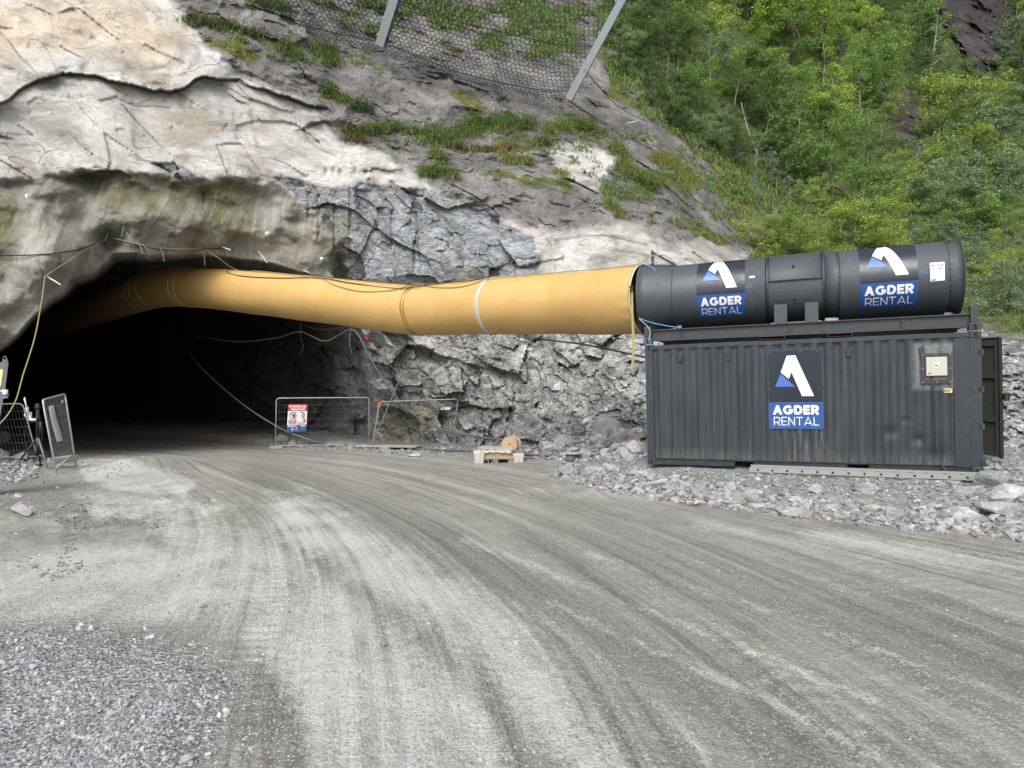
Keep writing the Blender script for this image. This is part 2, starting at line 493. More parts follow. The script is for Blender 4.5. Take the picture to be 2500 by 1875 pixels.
# slabs that overhang: the rock above each line stands proud of the rock below it
cn0_ = fbm(P0 * .9, 3, 157)
def slab(pts, proud, reach=170, dx=0):
    global D
    p = PV(pts); X0 = p[:, 0]; Y0 = p[:, 1]
    yy = np.interp(PX, X0, Y0, left=1e9, right=1e9) + fbm(P0 * 1.4, 2, 140) * 9
    h = yy - PY
    m = (PX >= X0[0]) & (PX <= X0[-1])
    ends = np.clip(np.minimum(PX - X0[0], X0[-1] - PX) / 60.0, 0, 1)
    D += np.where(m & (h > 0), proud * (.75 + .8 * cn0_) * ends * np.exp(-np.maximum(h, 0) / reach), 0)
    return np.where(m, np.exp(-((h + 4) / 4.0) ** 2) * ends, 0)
ck = slab([(-120,262),(0,222),(50,190),(95,170),(135,155),(200,160),(250,176),(330,190),(370,197),(400,185),(440,160),(470,168),(515,176),(560,188),(620,205),(665,222),(720,236)], .62)
ck += slab([(630,285),(660,272),(700,262),(725,272),(742,282)], .3, 60)
ck += slab([(480,186),(510,215),(545,226)], .25, 50)
ck += slab([(160,385),(215,365),(260,372),(300,392)], .3, 60)
ck += slab([(-60,285),(0,288),(40,300)], .25, 40)
ck += slab([(1395,245),(1430,258),(1475,272),(1520,300),(1570,325)], 1.1, 60)
ck += slab([(800,690),(870,700),(930,715)], .3, 80)
ck += slab([(1080,935),(1120,950),(1180,955),(1240,950)], .6, 80)
ck += slab([(1290,905),(1340,912),(1395,918)], .7, 90)
ck += slab([(900,850),(960,862),(1040,880),(1120,885)], .45, 90)
# vertical drill marks left in the blue rock and the sprayed face
for x, y0, y1 in ((686,420,520),(720,440,545),(755,400,560),(893,520,590),(845,455,530),(665,415,470),(438,413,452),(1250,0,0)):
    D -= np.where((np.abs(PX - x * V - 2) < 4) & (PY > y0 * V) & (PY < y1 * V), .10, 0)
# pits in the marble
for x, y in ((705,372),(722,368),(736,372),(768,368),(790,371)):
    D -= .25 * np.exp(-(((PX - x * V) / 5) ** 2 + ((PY - y * V) / 9) ** 2))
cn_ = fbm(P0 * 1.9, 3, 155)
# hairline cracks, each where the photo has it
def crack(pts, w=3.0, k=1.0):
    global D, ck
    p = PV(pts); j = fbm(P0 * 2.2, 3, 150) * 7
    c_ = np.exp(-(dseg(p, PX + j, PY + j * .8) / w) ** 2) * k; D -= c_ * .02; ck = np.maximum(ck, c_ * (.55 + .45 * sstep(-.2, .2, cn_)))
for pts in ([(745,235),(800,246),(850,262),(905,285)], [(655,282),(668,305),(690,322),(722,335)], [(545,165),(600,175),(650,190),(720,205),(790,216)], [(244,205),(288,228),(366,230)],
            [(0,288),(70,292)], [(0,310),(80,316)],
            [(880,60),(960,95),(1000,130)], [(800,225),(870,240),(930,262)], [(960,140),(985,185),(1020,215)], [(730,130),(800,150),(870,155)], [(1010,330),(1080,345),(1160,362)], [(1150,395),(1230,420),(1330,452)],
            [(1000,400),(1080,430),(1160,480)], [(1200,520),(1300,505),(1400,530)], [(1330,540),(1410,555),(1480,575)], [(1360,430),(1440,450),(1530,500)], [(700,250),(760,262),(800,262)],
            [(840,400),(900,430),(960,470),(1000,520)], [(990,430),(1050,470),(1120,500)], [(760,470),(800,520),(860,560)], [(900,440),(905,560)], [(78,560),(95,600)],
            [(1480,560),(1560,590)], [(560,60),(620,100),(700,110)]): crack(pts, 2.7, .85)
for pts, w_ in (([(285,240),(290,300),(300,340)], 9), ([(540,240),(552,300),(560,330)], 6), ([(505,245),(512,300)], 5)): crack(pts, w_, .45)
ck = np.clip(ck, 0, 1)
edge = sstep(0, 90, np.minimum(PX + 1200, 4200 - PX))
tun = 1 + deep * 1.1
Y = Y - D * edge * np.where(dm > 0, tun, 1)
Y = np.maximum(Y, 9.0)
CP = np.stack([RX * Y, Y, EYE + RZ * Y], 1)
ny, nx = GX.shape
idx = np.arange(nx * ny).reshape(ny, nx)
CF = np.stack([idx[1:, :-1].ravel(), idx[1:, 1:].ravel(), idx[:-1, 1:].ravel(), idx[:-1, :-1].ravel()], 1)

def rock_material():
    n = N('rock_face'); p = n.pos()
    mar, sho, blu = n.attr('mask_a'); lo, gr, mo = n.attr('mask_b'); st, ru, ck_ = n.attr('mask_c'); cr, fid, shade = n.attr('mask_d')
    # dark lichen rock
    a = n.noise(p, .55, 8, .62, .6); b = n.noise(p, 5.5, 8, .72); c = n.noise(p, 26, 4, .7)
    dark = n.ramp(a, [(.3, (.072, .069, .067)), (.46, (.13, .124, .12)), (.58, (.20, .192, .184)), (.72, (.29, .28, .262))])
    dark = n.mix(n.rng(b, .56, .68, 0, .7), dark, (.36, .35, .33))
    dark = n.mix(n.rng(c, .42, .34, 0, .5), dark, (.05, .048, .045))
    # marble
    w = n.n('TexNoise'); n.put(w.inputs['Vector'], p); w.inputs['Scale'].default_value = .22; w.inputs['Detail'].default_value = 3
    wv = n.n('VectorMath', operation='MULTIPLY_ADD'); n.put(wv.inputs[0], w.outputs['Color']); wv.inputs[1].default_value = (3.2, 3.2, 3.2); n.put(wv.inputs[2], p)
    sw = n.mapv(wv.outputs[0], (.55, .6, 1.15), rot=(0, rad(20), 0))
    w2_ = n.n('TexNoise'); n.put(w2_.inputs['Vector'], p); w2_.inputs['Scale'].default_value = 1.3; w2_.inputs['Detail'].default_value = 5
    wvn = n.n('VectorMath', operation='MULTIPLY_ADD'); n.put(wvn.inputs[0], w2_.outputs['Color']); wvn.inputs[1].default_value = (.5, .5, .5); n.put(wvn.inputs[2], p); wv2 = wvn.outputs[0]
    band = n.noise(sw, .9, 10, .68, .3); band2 = n.noise(sw, 4.5, 7, .72, .3)
    mcol = n.ramp(band, [(.30, (.14, .14, .135)), (.40, (.29, .285, .27)), (.48, (.44, .432, .41)), (.60, (.60, .592, .565)), (.70, (.36, .362, .355))])
    mcol = n.mix(n.rng(band2, .44, .36, 0, .6), mcol, (.24, .21, .17))
    mcol = n.mix(n.rng(n.noise(p, .6, 4, .6), .5, .68, 0, .45), mcol, (.42, .435, .44))
    mcol = n.mix(n.rng(n.noise(p, .35, 7, .72, .8), .52, .62, 0, .7), mcol, (.30, .275, .225))
    mcol = n.mix(n.math('MULTIPLY', ru, n.rng(band2, .3, .6, .72, .3)), mcol, (.60, .42, .23))
    agn = n.noise(n.mapv(wv.outputs[0], (.22, .3, .42), rot=(0, rad(18), 0)), 1.0, 2, .5)
    fr1 = n.math('FRACT', n.math('MULTIPLY', agn, 42)); fr2 = n.math('FRACT', n.math('MULTIPLY', agn, 97))
    brk = n.rng(n.noise(p, 1.1, 5, .65), .38, .56, 0, 1)
    mcol = n.mix(n.math('MULTIPLY', n.rng(fr1, .2, .0, 0, .85), brk), mcol, (.26, .215, .165))
    mcol = n.mix(n.math('MULTIPLY', n.rng(fr2, .4, .0, 0, .6), brk), mcol, (.42, .37, .30))
    vein = n.vor(n.mapv(wv.outputs[0], (.7, .7, 1.5), rot=(0, rad(30), 0)), .8, 'DISTANCE_TO_EDGE')
    veinm = n.math('MULTIPLY', n.rng(vein, .0, .012, 1, 0), n.rng(n.noise(p, .8, 3), .45, .6, 0, .85))
    mcol = n.mix(veinm, mcol, (.12, .105, .09))
    # sprayed concrete
    s0 = n.noise(p, .8, 6, .6); ra = n.n('Attribute'); ra.attribute_name = 'rest'; rp = ra.outputs['Vector']; sv = n.mapv(rp, (2.2, .2, .17)); s1 = n.noise(sv, 1.5, 7, .68); s2 = n.noise(n.mapv(rp, (5, .3, .35)), 1.5, 4, .6)
    scol = n.ramp(s0, [(.3, (.17, .16, .13)), (.55, (.30, .29, .25)), (.75, (.42, .41, .37))])
    scol = n.mix(n.math('MULTIPLY', n.rng(s1, .51, .62, 0, .75), n.rng(s0, .38, .6, .25, 1)), scol, (.47, .46, .425))
    scol = n.mix(n.rng(s1, .46, .36, 0, .55), scol, (.085, .072, .048))
    scol = n.mix(n.math('MULTIPLY', st, n.rng(s2, .35, .6, .45, .95)), scol, (.115, .115, .03))
    scol = n.mix(n.rng(n.noise(p, 14, 3, .6), .62, .72, 0, .35), scol, (.42, .41, .37))
    # blue grey fresh rock
    b1 = n.noise(n.mapv(wv.outputs[0], (.7, .7, 1.6), rot=(0, rad(-25), 0)), 1.6, 9, .7, .3)
    bcol = n.ramp(b1, [(.32, (.115, .122, .13)), (.5, (.215, .23, .245)), (.66, (.34, .355, .37)), (.8, (.47, .48, .485))])
    bcol = n.mix(n.rng(n.noise(p, .7, 5), .55, .66, 0, .55), bcol, (.30, .285, .24))
    bcol = n.mix(n.math('MULTIPLY', st, .6), bcol, (.12, .12, .045))
    # broken rock below the duct
    l1 = n.noise(wv.outputs[0], 1.1, 9, .68, .2); l2 = n.noise(n.mapv(p, (1, 1, 2.2), rot=(0, rad(20), 0)), 6, 8, .75)
    lcol = n.ramp(l1, [(.3, (.125, .125, .123)), (.46, (.225, .225, .22)), (.60, (.36, .36, .354)), (.75, (.57, .57, .565))])
    lcol = n.mix(n.rng(l2, .53, .68, 0, .75), lcol, (.62, .62, .61))
    lcol = n.mix(n.rng(l2, .43, .32, 0, .4), lcol, (.11, .108, .10))
    hs = n.n('HueSaturation'); n.put(hs.inputs['Color'], lcol); n.put(hs.inputs['Value'], n.rng(fid, 0, 1, .62, 1.35)); lcol = hs.outputs[0]
    lcol = n.mix(n.math('MULTIPLY', st, .65), lcol, (.17, .16, .06))
    lcol = n.mix(n.rng(n.noise(p, .5, 5, .6), .55, .7, 0, .45), lcol, (.26, .245, .21))
    # grass slope / leaf litter under the trees
    g1 = n.noise(p, 1.3, 7, .65); g2 = n.noise(p, 9, 4, .7)
    gcol = n.ramp(g1, [(.3, (.03, .035, .015)), (.5, (.06, .085, .022)), (.68, (.12, .15, .04))])
    gcol = n.mix(n.rng(g2, .5, .72, 0, .55), gcol, (.15, .13, .085))
    crc = n.ramp(n.noise(n.mapv(p, (1, 1, .5), rot=(0, rad(40), 0)), .16, 9, .7, .5), [(.32, (.018, .015, .018)), (.5, (.042, .034, .038)), (.7, (.09, .072, .075))])
    moc = n.ramp(n.noise(p, 3, 6, .6), [(.35, (.045, .06, .012)), (.6, (.13, .13, .03)), (.75, (.18, .15, .05))])
    nz = n.noise(p, 2.2, 6, .65)
    def m(k, lo_=.32, hi_=.62):      # ragged mask
        t = n.math('ADD', k, n.math('MULTIPLY', n.math('SUBTRACT', nz, .5), n.math('MULTIPLY', n.math('MULTIPLY', k, n.math('SUBTRACT', 1, k)), 4.0)))
        return n.rng(t, lo_, hi_, 0, 1)
    fa1, fc1 = n.facet(wv2, 1.6, (1, 1, 1.7)); fa2, fc2 = n.facet(wv2, 4.6, (1, 1, 1.6)); fa3, fc3 = n.facet(p, 13, (1, 1, 1.4))
    def tonev(c, k, f):
        sc = n.n('SeparateColor'); n.put(sc.inputs[0], f); h_ = n.n('HueSaturation'); n.put(h_.inputs['Color'], c); n.put(h_.inputs['Value'], n.rng(sc.outputs[1], 0, 1, 1 - k, 1 + k)); return h_.outputs[0]
    lcol = tonev(tonev(lcol, .22, fc2), .26, fc3); bcol = n.mix(n.rng(n.noise(n.mapv(wv2, (1, 1, 5), rot=(0, rad(-28), 0)), 3.5, 7, .7), .54, .64, 0, .7), bcol, (.50, .52, .535)); bcol = tonev(tonev(bcol, .22, fc2), .16, fc3); dark = tonev(dark, .1, fc3)
    ckv = n.vor(wv2, 1.1, 'DISTANCE_TO_EDGE'); ckm = n.math('MULTIPLY', n.rng(ckv, 0, .02, 1, 0), n.rng(n.noise(p, .7, 3), .42, .58, 0, .9))
    dark = n.mix(ckm, dark, (.04, .036, .034)); lcol = n.mix(ckm, lcol, (.05, .048, .045)); bcol = n.mix(ckm, bcol, (.06, .06, .06))
    col = n.mix(m(mar, .18, .86), dark, mcol)
    col = n.mix(m(gr, .4, .7), col, gcol)
    col = n.mix(m(mo), col, moc)
    col = n.mix(m(blu), col, bcol)
    col = n.mix(m(lo), col, lcol)
    col = n.mix(m(sho), col, scol)
    col = n.mix(cr, col, crc)
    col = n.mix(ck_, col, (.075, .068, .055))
    col = n.mix(n.math('MULTIPLY', shade, .8), col, (.05, .047, .043))  # deep shade of the tunnel put into the rock colour
    h = n.math('ADD', n.math('MULTIPLY', n.noise(p, 9, 8, .7), n.math('ADD', .45, n.math('MULTIPLY', sho, .9))), n.math('MULTIPLY', n.noise(p, 38, 3, .7), .22))
    fr = n.math('ADD', n.math('ADD', n.math('MULTIPLY', l2, .3), n.math('MULTIPLY', fa1, 1.6)), n.math('ADD', n.math('MULTIPLY', fa2, 1.2), n.math('MULTIPLY', fa3, .6)))
    h = n.math('ADD', h, n.math('MULTIPLY', fr, n.math('ADD', n.math('ADD', lo, n.math('MULTIPLY', blu, .55)), .22)))
    h = n.math('ADD', h, n.math('MULTIPLY', band, n.math('MULTIPLY', mar, .12)))
    bm = n.bump(h, .75, .10)
    return n.fin(col, n.rng(nz, .3, .7, .72, .95), bm, spec=.3)
MAT_ROCK = rock_material()
tunnel_shade = deep * sstep(40, 140, dm)  # grows inwards from the mouth: painted darkness of the tunnel interior
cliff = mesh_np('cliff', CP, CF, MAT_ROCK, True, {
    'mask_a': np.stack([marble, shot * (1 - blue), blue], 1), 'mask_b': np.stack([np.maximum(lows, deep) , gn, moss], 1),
    'mask_c': np.stack([stain, np.clip(rust, 0, 1), ck], 1), 'mask_d': np.stack([crag, id2 * .6 + id3 * .4, tunnel_shade], 1), 'rest': P0 + .18 * np.stack([fbm(P0 * .8, 3, 171), fbm(P0 * .8, 3, 172), fbm(P0 * .8, 3, 173)], 1)})
_fl = np.maximum.reduce([lows * (1 - shot), blue, (1 - marble) * (1 - shot)])[CF[:, 0]] < .5
cliff.data.polygons.foreach_set('use_smooth', _fl | (shot[CF[:, 0]] > .5) | (marble[CF[:, 0]] > .5))
tag(cliff, kind='structure')
cliff['label'] = 'rock face with white marble, sprayed concrete brow, broken grey rock and wooded slope'
_tri = np.concatenate([CF[:, [0, 1, 2]], CF[:, [0, 2, 3]]])
BVH_C = BVHTree.FromPolygons(CP.tolist(), CF.tolist())
O_EYE = Vector((0, 0, EYE))

# ================================================================== CONTAINER FRAME (used by the ground too)
CB = Vector((2.943435, 14.171962, -0.523955))
CA = Vector((0.91636978, -0.39925329, 0.02938095))
CU = Vector((-0.02693544, 0.01173551, 0.99956829))
CN = Vector((0.39942573, 0.91676556, 0.0)).normalized()
CLEN, CHT, CWD = 6.058, 2.591, 2.438
def L(s, t, h): return CB + CA * s + CN * t + CU * h

# ================================================================== THE GROUND
def _gxy(x, y):
    # plan position of a view pixel on the sloping road
    px, py = x * V, y * V; a = ray(px, py); Y = (EYE) / (-a[2] - .0604); return a[0] * Y, Y
_TR = [[(120,972),(330,992),(450,1035),(560,1110),(600,1200),(600,1300),(580,1400),(540,1659)],
       [(300,966),(560,1000),(760,1060),(950,1150),(1120,1280),(1270,1430),(1400,1659)],
       [(430,962),(760,990),(1050,1040),(1400,1150),(1800,1330),(2212,1540)],
       [(560,958),(900,975),(1250,1020),(1650,1105),(2212,1215)]]
_TRC = []
for t_ in _TR:
    sm_ = smooth_path([Vector((x, y, 0)) for x, y in t_], 10); g_ = sorted([_gxy(q_.x, q_.y)[::-1] for q_ in sm_]); _TRC.append((np.array([a for a, b in g_]), np.array([b for a, b in g_])))
def _tx(i, Y):
    a, b = _TRC[i]; s0 = (b[4] - b[0]) / (a[4] - a[0]); s0 = max(-1.2, min(.3, s0)); s1 = (b[-1] - b[-5]) / (a[-1] - a[-5]); s1 = max(-1.6, min(-.9, s1))
    return np.where(Y < a[0], b[0] + s0 * (np.maximum(Y, 0) - a[0]), np.where(Y > a[-1], b[-1] + s1 * (Y - a[-1]), np.interp(Y, a, b)))
def track_x(Y):
    # where the road's left and right edges run, and the wheel-track coordinate in between
    return _tx(0, Y), np.maximum(_tx(3, Y), _tx(0, Y) + 4)
def track_u(X, Y):
    xs = [_tx(0, Y)]
    for i in (1, 2, 3): xs.append(np.maximum(_tx(i, Y), xs[-1] + .9))
    u = (X - xs[0]) / (xs[1] - xs[0])
    for i in (1, 2): u = np.where(X > xs[i], i + (X - xs[i]) / (xs[i + 1] - xs[i]), u)
    return np.where(X > xs[3], 3 + (X - xs[3]) / 2.5, u) / 3.0
def ground_base(X, Y):
    Yp = np.maximum(Y, 0)
    z = .0084 * np.clip(X, -30, 30) * np.clip(Y / 6.0, 0, 1) - .0604 * Yp
    z = np.where(Yp > 28, -.0604 * 28 - .02 * (Yp - 28) + .0084 * np.clip(X, -30, 30), z)
    return z
def tread(X, Y, u):
    # tyre prints: two bands of bars pressed into the dust
    r = 0
    for uc, w_, per, y0, y1 in ((-.015, .028, .15, 2.4, 9.0), (.50, .02, .17, 3.0, 11), (.62, .02, .17, 3.0, 11), (.80, .018, .16, 4, 13)):
        m = np.exp(-((u - uc) / w_) ** 4) * sstep(y0, y0 + .8, Y) * sstep(y1, y1 - 2, Y)
        r = r - m * (.5 + .5 * np.sin(2 * PI * (Y + .25 * np.abs(u - uc) / w_ * per * 2) / per)) * (.6 + .4 * sstep(-.3, .3, fbm(np.stack([X, Y, X * 0], 1), 2, 281)))
    return r
def ground_height(X, Y):
    z = ground_base(X, Y)
    P = np.stack([X, Y, X * 0], 1)
    rx, ry = X - CB.x, Y - CB.y
    ux, uy = CA.x, CA.y; ul = math.hypot(ux, uy); ux /= ul; uy /= ul
    s = rx * ux + ry * uy; t = rx * -uy + ry * ux * 1.0
    padz = CB.z + s * .0294 - .035
    w = sstep(-3.35, -1.2, t) * sstep(-2.6, -.2, s) * sstep(9.5, 7.5, s) * sstep(9, 5, t)
    n1 = fbm(P * 1.7, 3, 201) * .07 + fbm(P * 5, 3, 205) * .035
    under = sstep(-.5, -.1, t) * sstep(-.3, .05, s) * sstep(6.5, 6.1, s) * sstep(2.8, 2.5, t)
    z = z + (padz - z) * w + n1 * w * (1 - under) * 1.0 - under * .06
    edge = sstep(-3.5, -2.9, t) * sstep(-1.9, -2.6, t) * sstep(-2.6, -.8, s)
    z += edge * (.10 + n1)
    # verge along the wall side, behind the road
    a, b = track_x(Y)
    vg = sstep(.5, 1.8, X - b) * sstep(12.5, 15, Y)
    z += vg * (.16 + fbm(P * .9, 3, 207) * .18 + fbm(P * 4, 2, 208) * .05)
    # mound left of the mouth
    z += .55 * np.exp(-(((X + 14.2) / 1.8) ** 2 + ((Y - 15.2) / 2.4) ** 2)) + .35 * np.exp(-(((X + 9.6) / 1.0) ** 2 + ((Y - 17.0) / 1.6) ** 2))
    u = track_u(X, Y)
    road = sstep(-.5, .1, u) * sstep(1.25, 1.05, u) * (1 - w) * (1 - vg)
    U = np.stack([u * 11, Y * .05, u * 0], 1)
    z += road * (fbm(U, 3, 211) * .045 + fbm(U * np.array([4, 1.5, 1]), 3, 214) * .02)
    z += tread(X, Y, u) * .012
    z += (1 - road) * (1 - w) * (fbm(P * .5, 3, 221) * .07 + fbm(P * 2.2, 3, 223) * .018)
    # churned mud on the left
    mud = np.exp(-(((X + 6.2) / 2.6) ** 2 + ((Y - 10.2) / 2.2) ** 2))
    z += mud * (fbm(P * np.array([2.3, 2.0, 1]), 4, 231, ridge=True) * .09)
    z += (fbm(P * 9, 2, 241) * .007 + fbm(P * 24, 2, 243) * .004) * sstep(16, 6, Y) * (1 - under)
    return z, w, vg, road, u, s, t
Yr_ = np.concatenate([[-300, -120, -50, -20, -8, -4], np.linspace(-2.2, 1.6, 14), np.geomspace(1.75, 40, 560), np.linspace(42, 110, 30)])
qq = np.concatenate([np.linspace(-2.6, -.95, 40)[:-1], np.linspace(-.95, .95, 640), np.linspace(.95, 2.6, 40)[1:]])
QQ, YY = np.meshgrid(qq, Yr_)
WW = np.where(YY > -2.3, YY + 2.3, np.abs(YY) * 1.3)
XX = (QQ * np.where(YY > 3, YY * 1.0 + .35, np.maximum(WW * .9, .8) if True else 0))
WI = np.interp(Yr_, [-300, -120, -50, -20, -8, -4, -2.2, 1.6, 3, 40, 110], [180, 90, 50, 26, 12, 7, 4.5, 3.4, 3.5, 40.5, 110])
XX = QQ * WI[:, None]
gX = XX.ravel(); gY = YY.ravel()
gz, gw, gvg, groad, gu, gs_, gt_ = ground_height(gX, gY)
GP = np.stack([gX, gY, gz], 1)
yy_ = np.maximum(gY, .6)
gpx, gpy = to_px(gX, yy_, gz)
# the pale dry and dark damp bands of the road, laid out on the ground
gn1 = fbm(np.stack([gX * .9, gY * .9, gX * 0], 1), 4, 251) * 38 * np.clip(4 / np.maximum(yy_, 1), .3, 1.6)
def gline(pts, wdt, view=True):
    p = PV(pts)
    Yl = []
    return np.exp(-(dseg(p, gpx + gn1, gpy + gn1 * .5) / (wdt * V)) ** 2)
def gpoly(pts, soft=30): return sstep(-soft, soft, sdf(PV(pts), gpx + gn1, gpy + gn1 * .5))
pale = np.maximum.reduce([
    .85 * gline([(640,1120),(780,1200),(950,1300),(1120,1440),(1290,1640),(1340,1760)], 75),
    .80 * gpoly([(330,1130),(560,1150),(700,1230),(900,1380),(1080,1560),(1200,1760),(700,1760),(640,1560),(560,1420),(440,1330),(380,1230)], 45),
    .55 * gline([(1180,1300),(1400,1400),(1640,1500),(1900,1640),(2060,1800)], 13),
    .5 * gline([(1000,1165),(1300,1280),(1600,1400),(1900,1520)], 11), .4 * gline([(1280,1200),(1700,1330),(2212,1520)], 12),
    .45 * gline([(1100,1300),(1300,1420),(1500,1600),(1600,1760)], 12),
    .65 * gline([(1750,1160),(2212,1225),(2500,1290)], 30), .4 * gline([(1500,1130),(2212,1260)], 14),
    .85 * gpoly([(160,975),(260,985),(330,1005),(430,1040),(400,1075),(240,1060),(180,1040)], 12),
    .85 * gpoly([(-80,1210),(300,1170),(430,1190),(470,1290),(420,1345),(-80,1350)], 34),
    .55 * gpoly([(150,1060),(300,1065),(520,1090),(400,1130),(200,1120)], 18)])
damp_shade = np.maximum.reduce([
    .8 * gline([(560,1020),(800,1110),(1000,1190),(1250,1320),(1480,1480),(1700,1640),(1760,1760)], 60),
    .6 * gline([(1200,1150),(1600,1280),(2212,1480),(2600,1620)], 80),
    .75 * gpoly([(480,1480),(560,1430),(640,1520),(600,1600),(500,1610)], 20),
    .9 * gline([(130,1125),(200,1135),(260,1128),(340,1138)], 11), .8 * gline([(50,1215),(120,1245),(145,1180),(150,1140)], 12), .7 * gline([(190,1150),(195,1210),(240,1250)], 7),
    .65 * gpoly([(-60,1030),(120,1030),(190,1060),(150,1110),(-60,1125)], 16)])
gravel = gpoly([(-400,1350),(200,1340),(400,1385),(500,1460),(470,1560),(330,1760),(-400,1760)], 60)
gravel = np.maximum(gravel, gw * (1 - .2))
gravel = np.maximum(gravel, gvg * .9)
pale *= (1 - gravel * .6)
pale *= .75 + .5 * sstep(-.4, .4, fbm(np.stack([gX * 2.2, gY * 1.4, gX * 0], 1), 4, 261))
_in = sstep(982, 962, gpy / V) * sstep(680, 560, gpx / V) * sstep(14, 18, gY); damp_shade = np.maximum(damp_shade, 1.4 * _in); pale *= 1 - _in  # floor inside the mouth painted dark, standing in for tunnel shade
damp_shade = np.maximum(damp_shade, -.5 * tread(gX, gY, gu))
ng, mg = XX.shape
ig = np.arange(ng * mg).reshape(ng, mg)
GF = np.stack([ig[:-1, :-1].ravel(), ig[:-1, 1:].ravel(), ig[1:, 1:].ravel(), ig[1:, :-1].ravel()], 1)
def ground_material():
    n = N('crushed_rock_ground'); p = n.pos()
    pa, da, gr = n.attr('mask_a'); u, v, rd = n.attr('mask_b')
    cx = n.n('CombineXYZ'); n.put(cx.inputs[0], n.math('MULTIPLY', u, 11)); n.put(cx.inputs[1], n.math('MULTIPLY', v, .35))
    t1 = n.noise(cx, 1.3, 6, .62); t2 = n.noise(cx, 5.5, 6, .66); t3 = n.noise(cx, 24, 3, .6)
    f1 = n.noise(p, 2.2, 8, .66); f2 = n.noise(p, 13, 6, .72); f3 = n.noise(p, 70, 4, .75)
    col = n.ramp(f1, [(.3, (.17, .168, .15)), (.5, (.25, .248, .224)), (.7, (.33, .328, .30))])
    col = n.mix(n.math('MULTIPLY', rd, n.rng(t1, .45, .66, 0, .55)), col, (.36, .355, .325))
    col = n.mix(n.math('MULTIPLY', rd, n.rng(t1, .5, .34, 0, .5)), col, (.115, .113, .10))
    col = n.mix(n.math('MULTIPLY', rd, n.rng(t2, .52, .64, 0, .5)), col, (.45, .445, .40))
    col = n.mix(n.math('MULTIPLY', rd, n.rng(t2, .48, .36, 0, .6)), col, (.10, .097, .085))
    col = n.mix(n.math('MULTIPLY', rd, n.rng(t3, .56, .66, 0, .35)), col, (.44, .44, .40))
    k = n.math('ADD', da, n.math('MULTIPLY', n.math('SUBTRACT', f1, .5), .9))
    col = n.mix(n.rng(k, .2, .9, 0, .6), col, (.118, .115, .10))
    k2 = n.math('ADD', n.math('ADD', pa, n.math('MULTIPLY', n.math('SUBTRACT', f2, .5), 1.7)), n.math('ADD', n.math('MULTIPLY', n.math('SUBTRACT', f3, .5), 1.9), n.math('MULTIPLY', n.math('SUBTRACT', t2, .5), n.math('MULTIPLY', rd, 1.3))))
    k2 = n.math('MULTIPLY', k2, n.rng(pa, .02, .25, 0, 1))
    col = n.mix(n.rng(k2, .22, .95, 0, .85), col, (.56, .56, .535))
    gv = n.vor(p, 38, 'F1', 'Color'); gs = n.n('SeparateColor'); n.put(gs.inputs[0], gv)
    gc = n.ramp(gs.outputs[0], [(.0, (.10, .102, .10)), (.4, (.22, .225, .225)), (.75, (.36, .365, .365)), (1, (.56, .565, .57))])
    gc = n.mix(n.rng(n.noise(p, 1.2, 4), .45, .62, 0, .5), gc, (.15, .15, .145))
    col = n.mix(n.math('MULTIPLY', gr, n.rng(f1, .3, .6, .55, 1)), col, gc)
    # stone chips pressed into the surface
    c1 = n.vor(p, 85, 'F1', 'Color'); c1s = n.n('SeparateColor'); n.put(c1s.inputs[0], c1)
    col = n.mix(n.rng(c1s.outputs[1], .88, .93, 0, .4), col, (.62, .62, .60))
    col = n.mix(n.rng(c1s.outputs[2], .84, .9, 0, .35), col, (.08, .08, .072))
    col = n.mix(n.rng(f3, .54, .66, 0, .6), col, (.52, .52, .49))
    col = n.mix(n.rng(f3, .45, .33, 0, .6), col, (.07, .07, .06))
    h = n.math('ADD', n.math('MULTIPLY', f2, .8), n.math('MULTIPLY', f3, .45))
    h = n.math('ADD', h, n.math('MULTIPLY', n.vor(p, 38, 'F1'), n.math('ADD', n.math('MULTIPLY', gr, 1.0), .25)))
    h = n.math('ADD', h, n.math('MULTIPLY', t2, n.math('MULTIPLY', rd, .7)))
    return n.fin(col, n.rng(f1, .3, .7, .75, .95), n.bump(h, .9, .03), spec=.25)
MAT_GROUND = ground_material()
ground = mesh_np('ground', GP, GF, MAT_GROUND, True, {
    'mask_a': np.stack([pale, damp_shade, gravel], 1), 'mask_b': np.stack([gu, gY / 10.0, np.clip(groad * (1 - gravel), 0, 1)], 1)})
tag(ground, kind='structure')
ground['label'] = 'grey crushed rock road with curved tyre tracks and gravel'
BVH_G = BVHTree.FromPolygons(GP.tolist(), GF.tolist())
def hit(px, py):
    """first solid surface seen through a pixel: (point, normal, which)"""
    d = Vector(ray(px, py)).normalized()
    a = BVH_C.ray_cast(O_EYE, d); b = BVH_G.ray_cast(O_EYE, d)
    best = None
    for r, w in ((a, 'c'), (b, 'g')):
        if r[0] is not None and (best is None or r[3] < best[2]):
            nn = r[1] if r[1].dot(d) < 0 else -r[1]
            best = (r[0], nn, r[3], w)
    return best
def hv(x, y): return hit(x * V, y * V)
def drop(x, y):
    """height of the ground under a plan position"""
    r = BVH_G.ray_cast(Vector((x, y, 30)), Vector((0, 0, -1)))
    return r[0].z if r[0] else 0.0

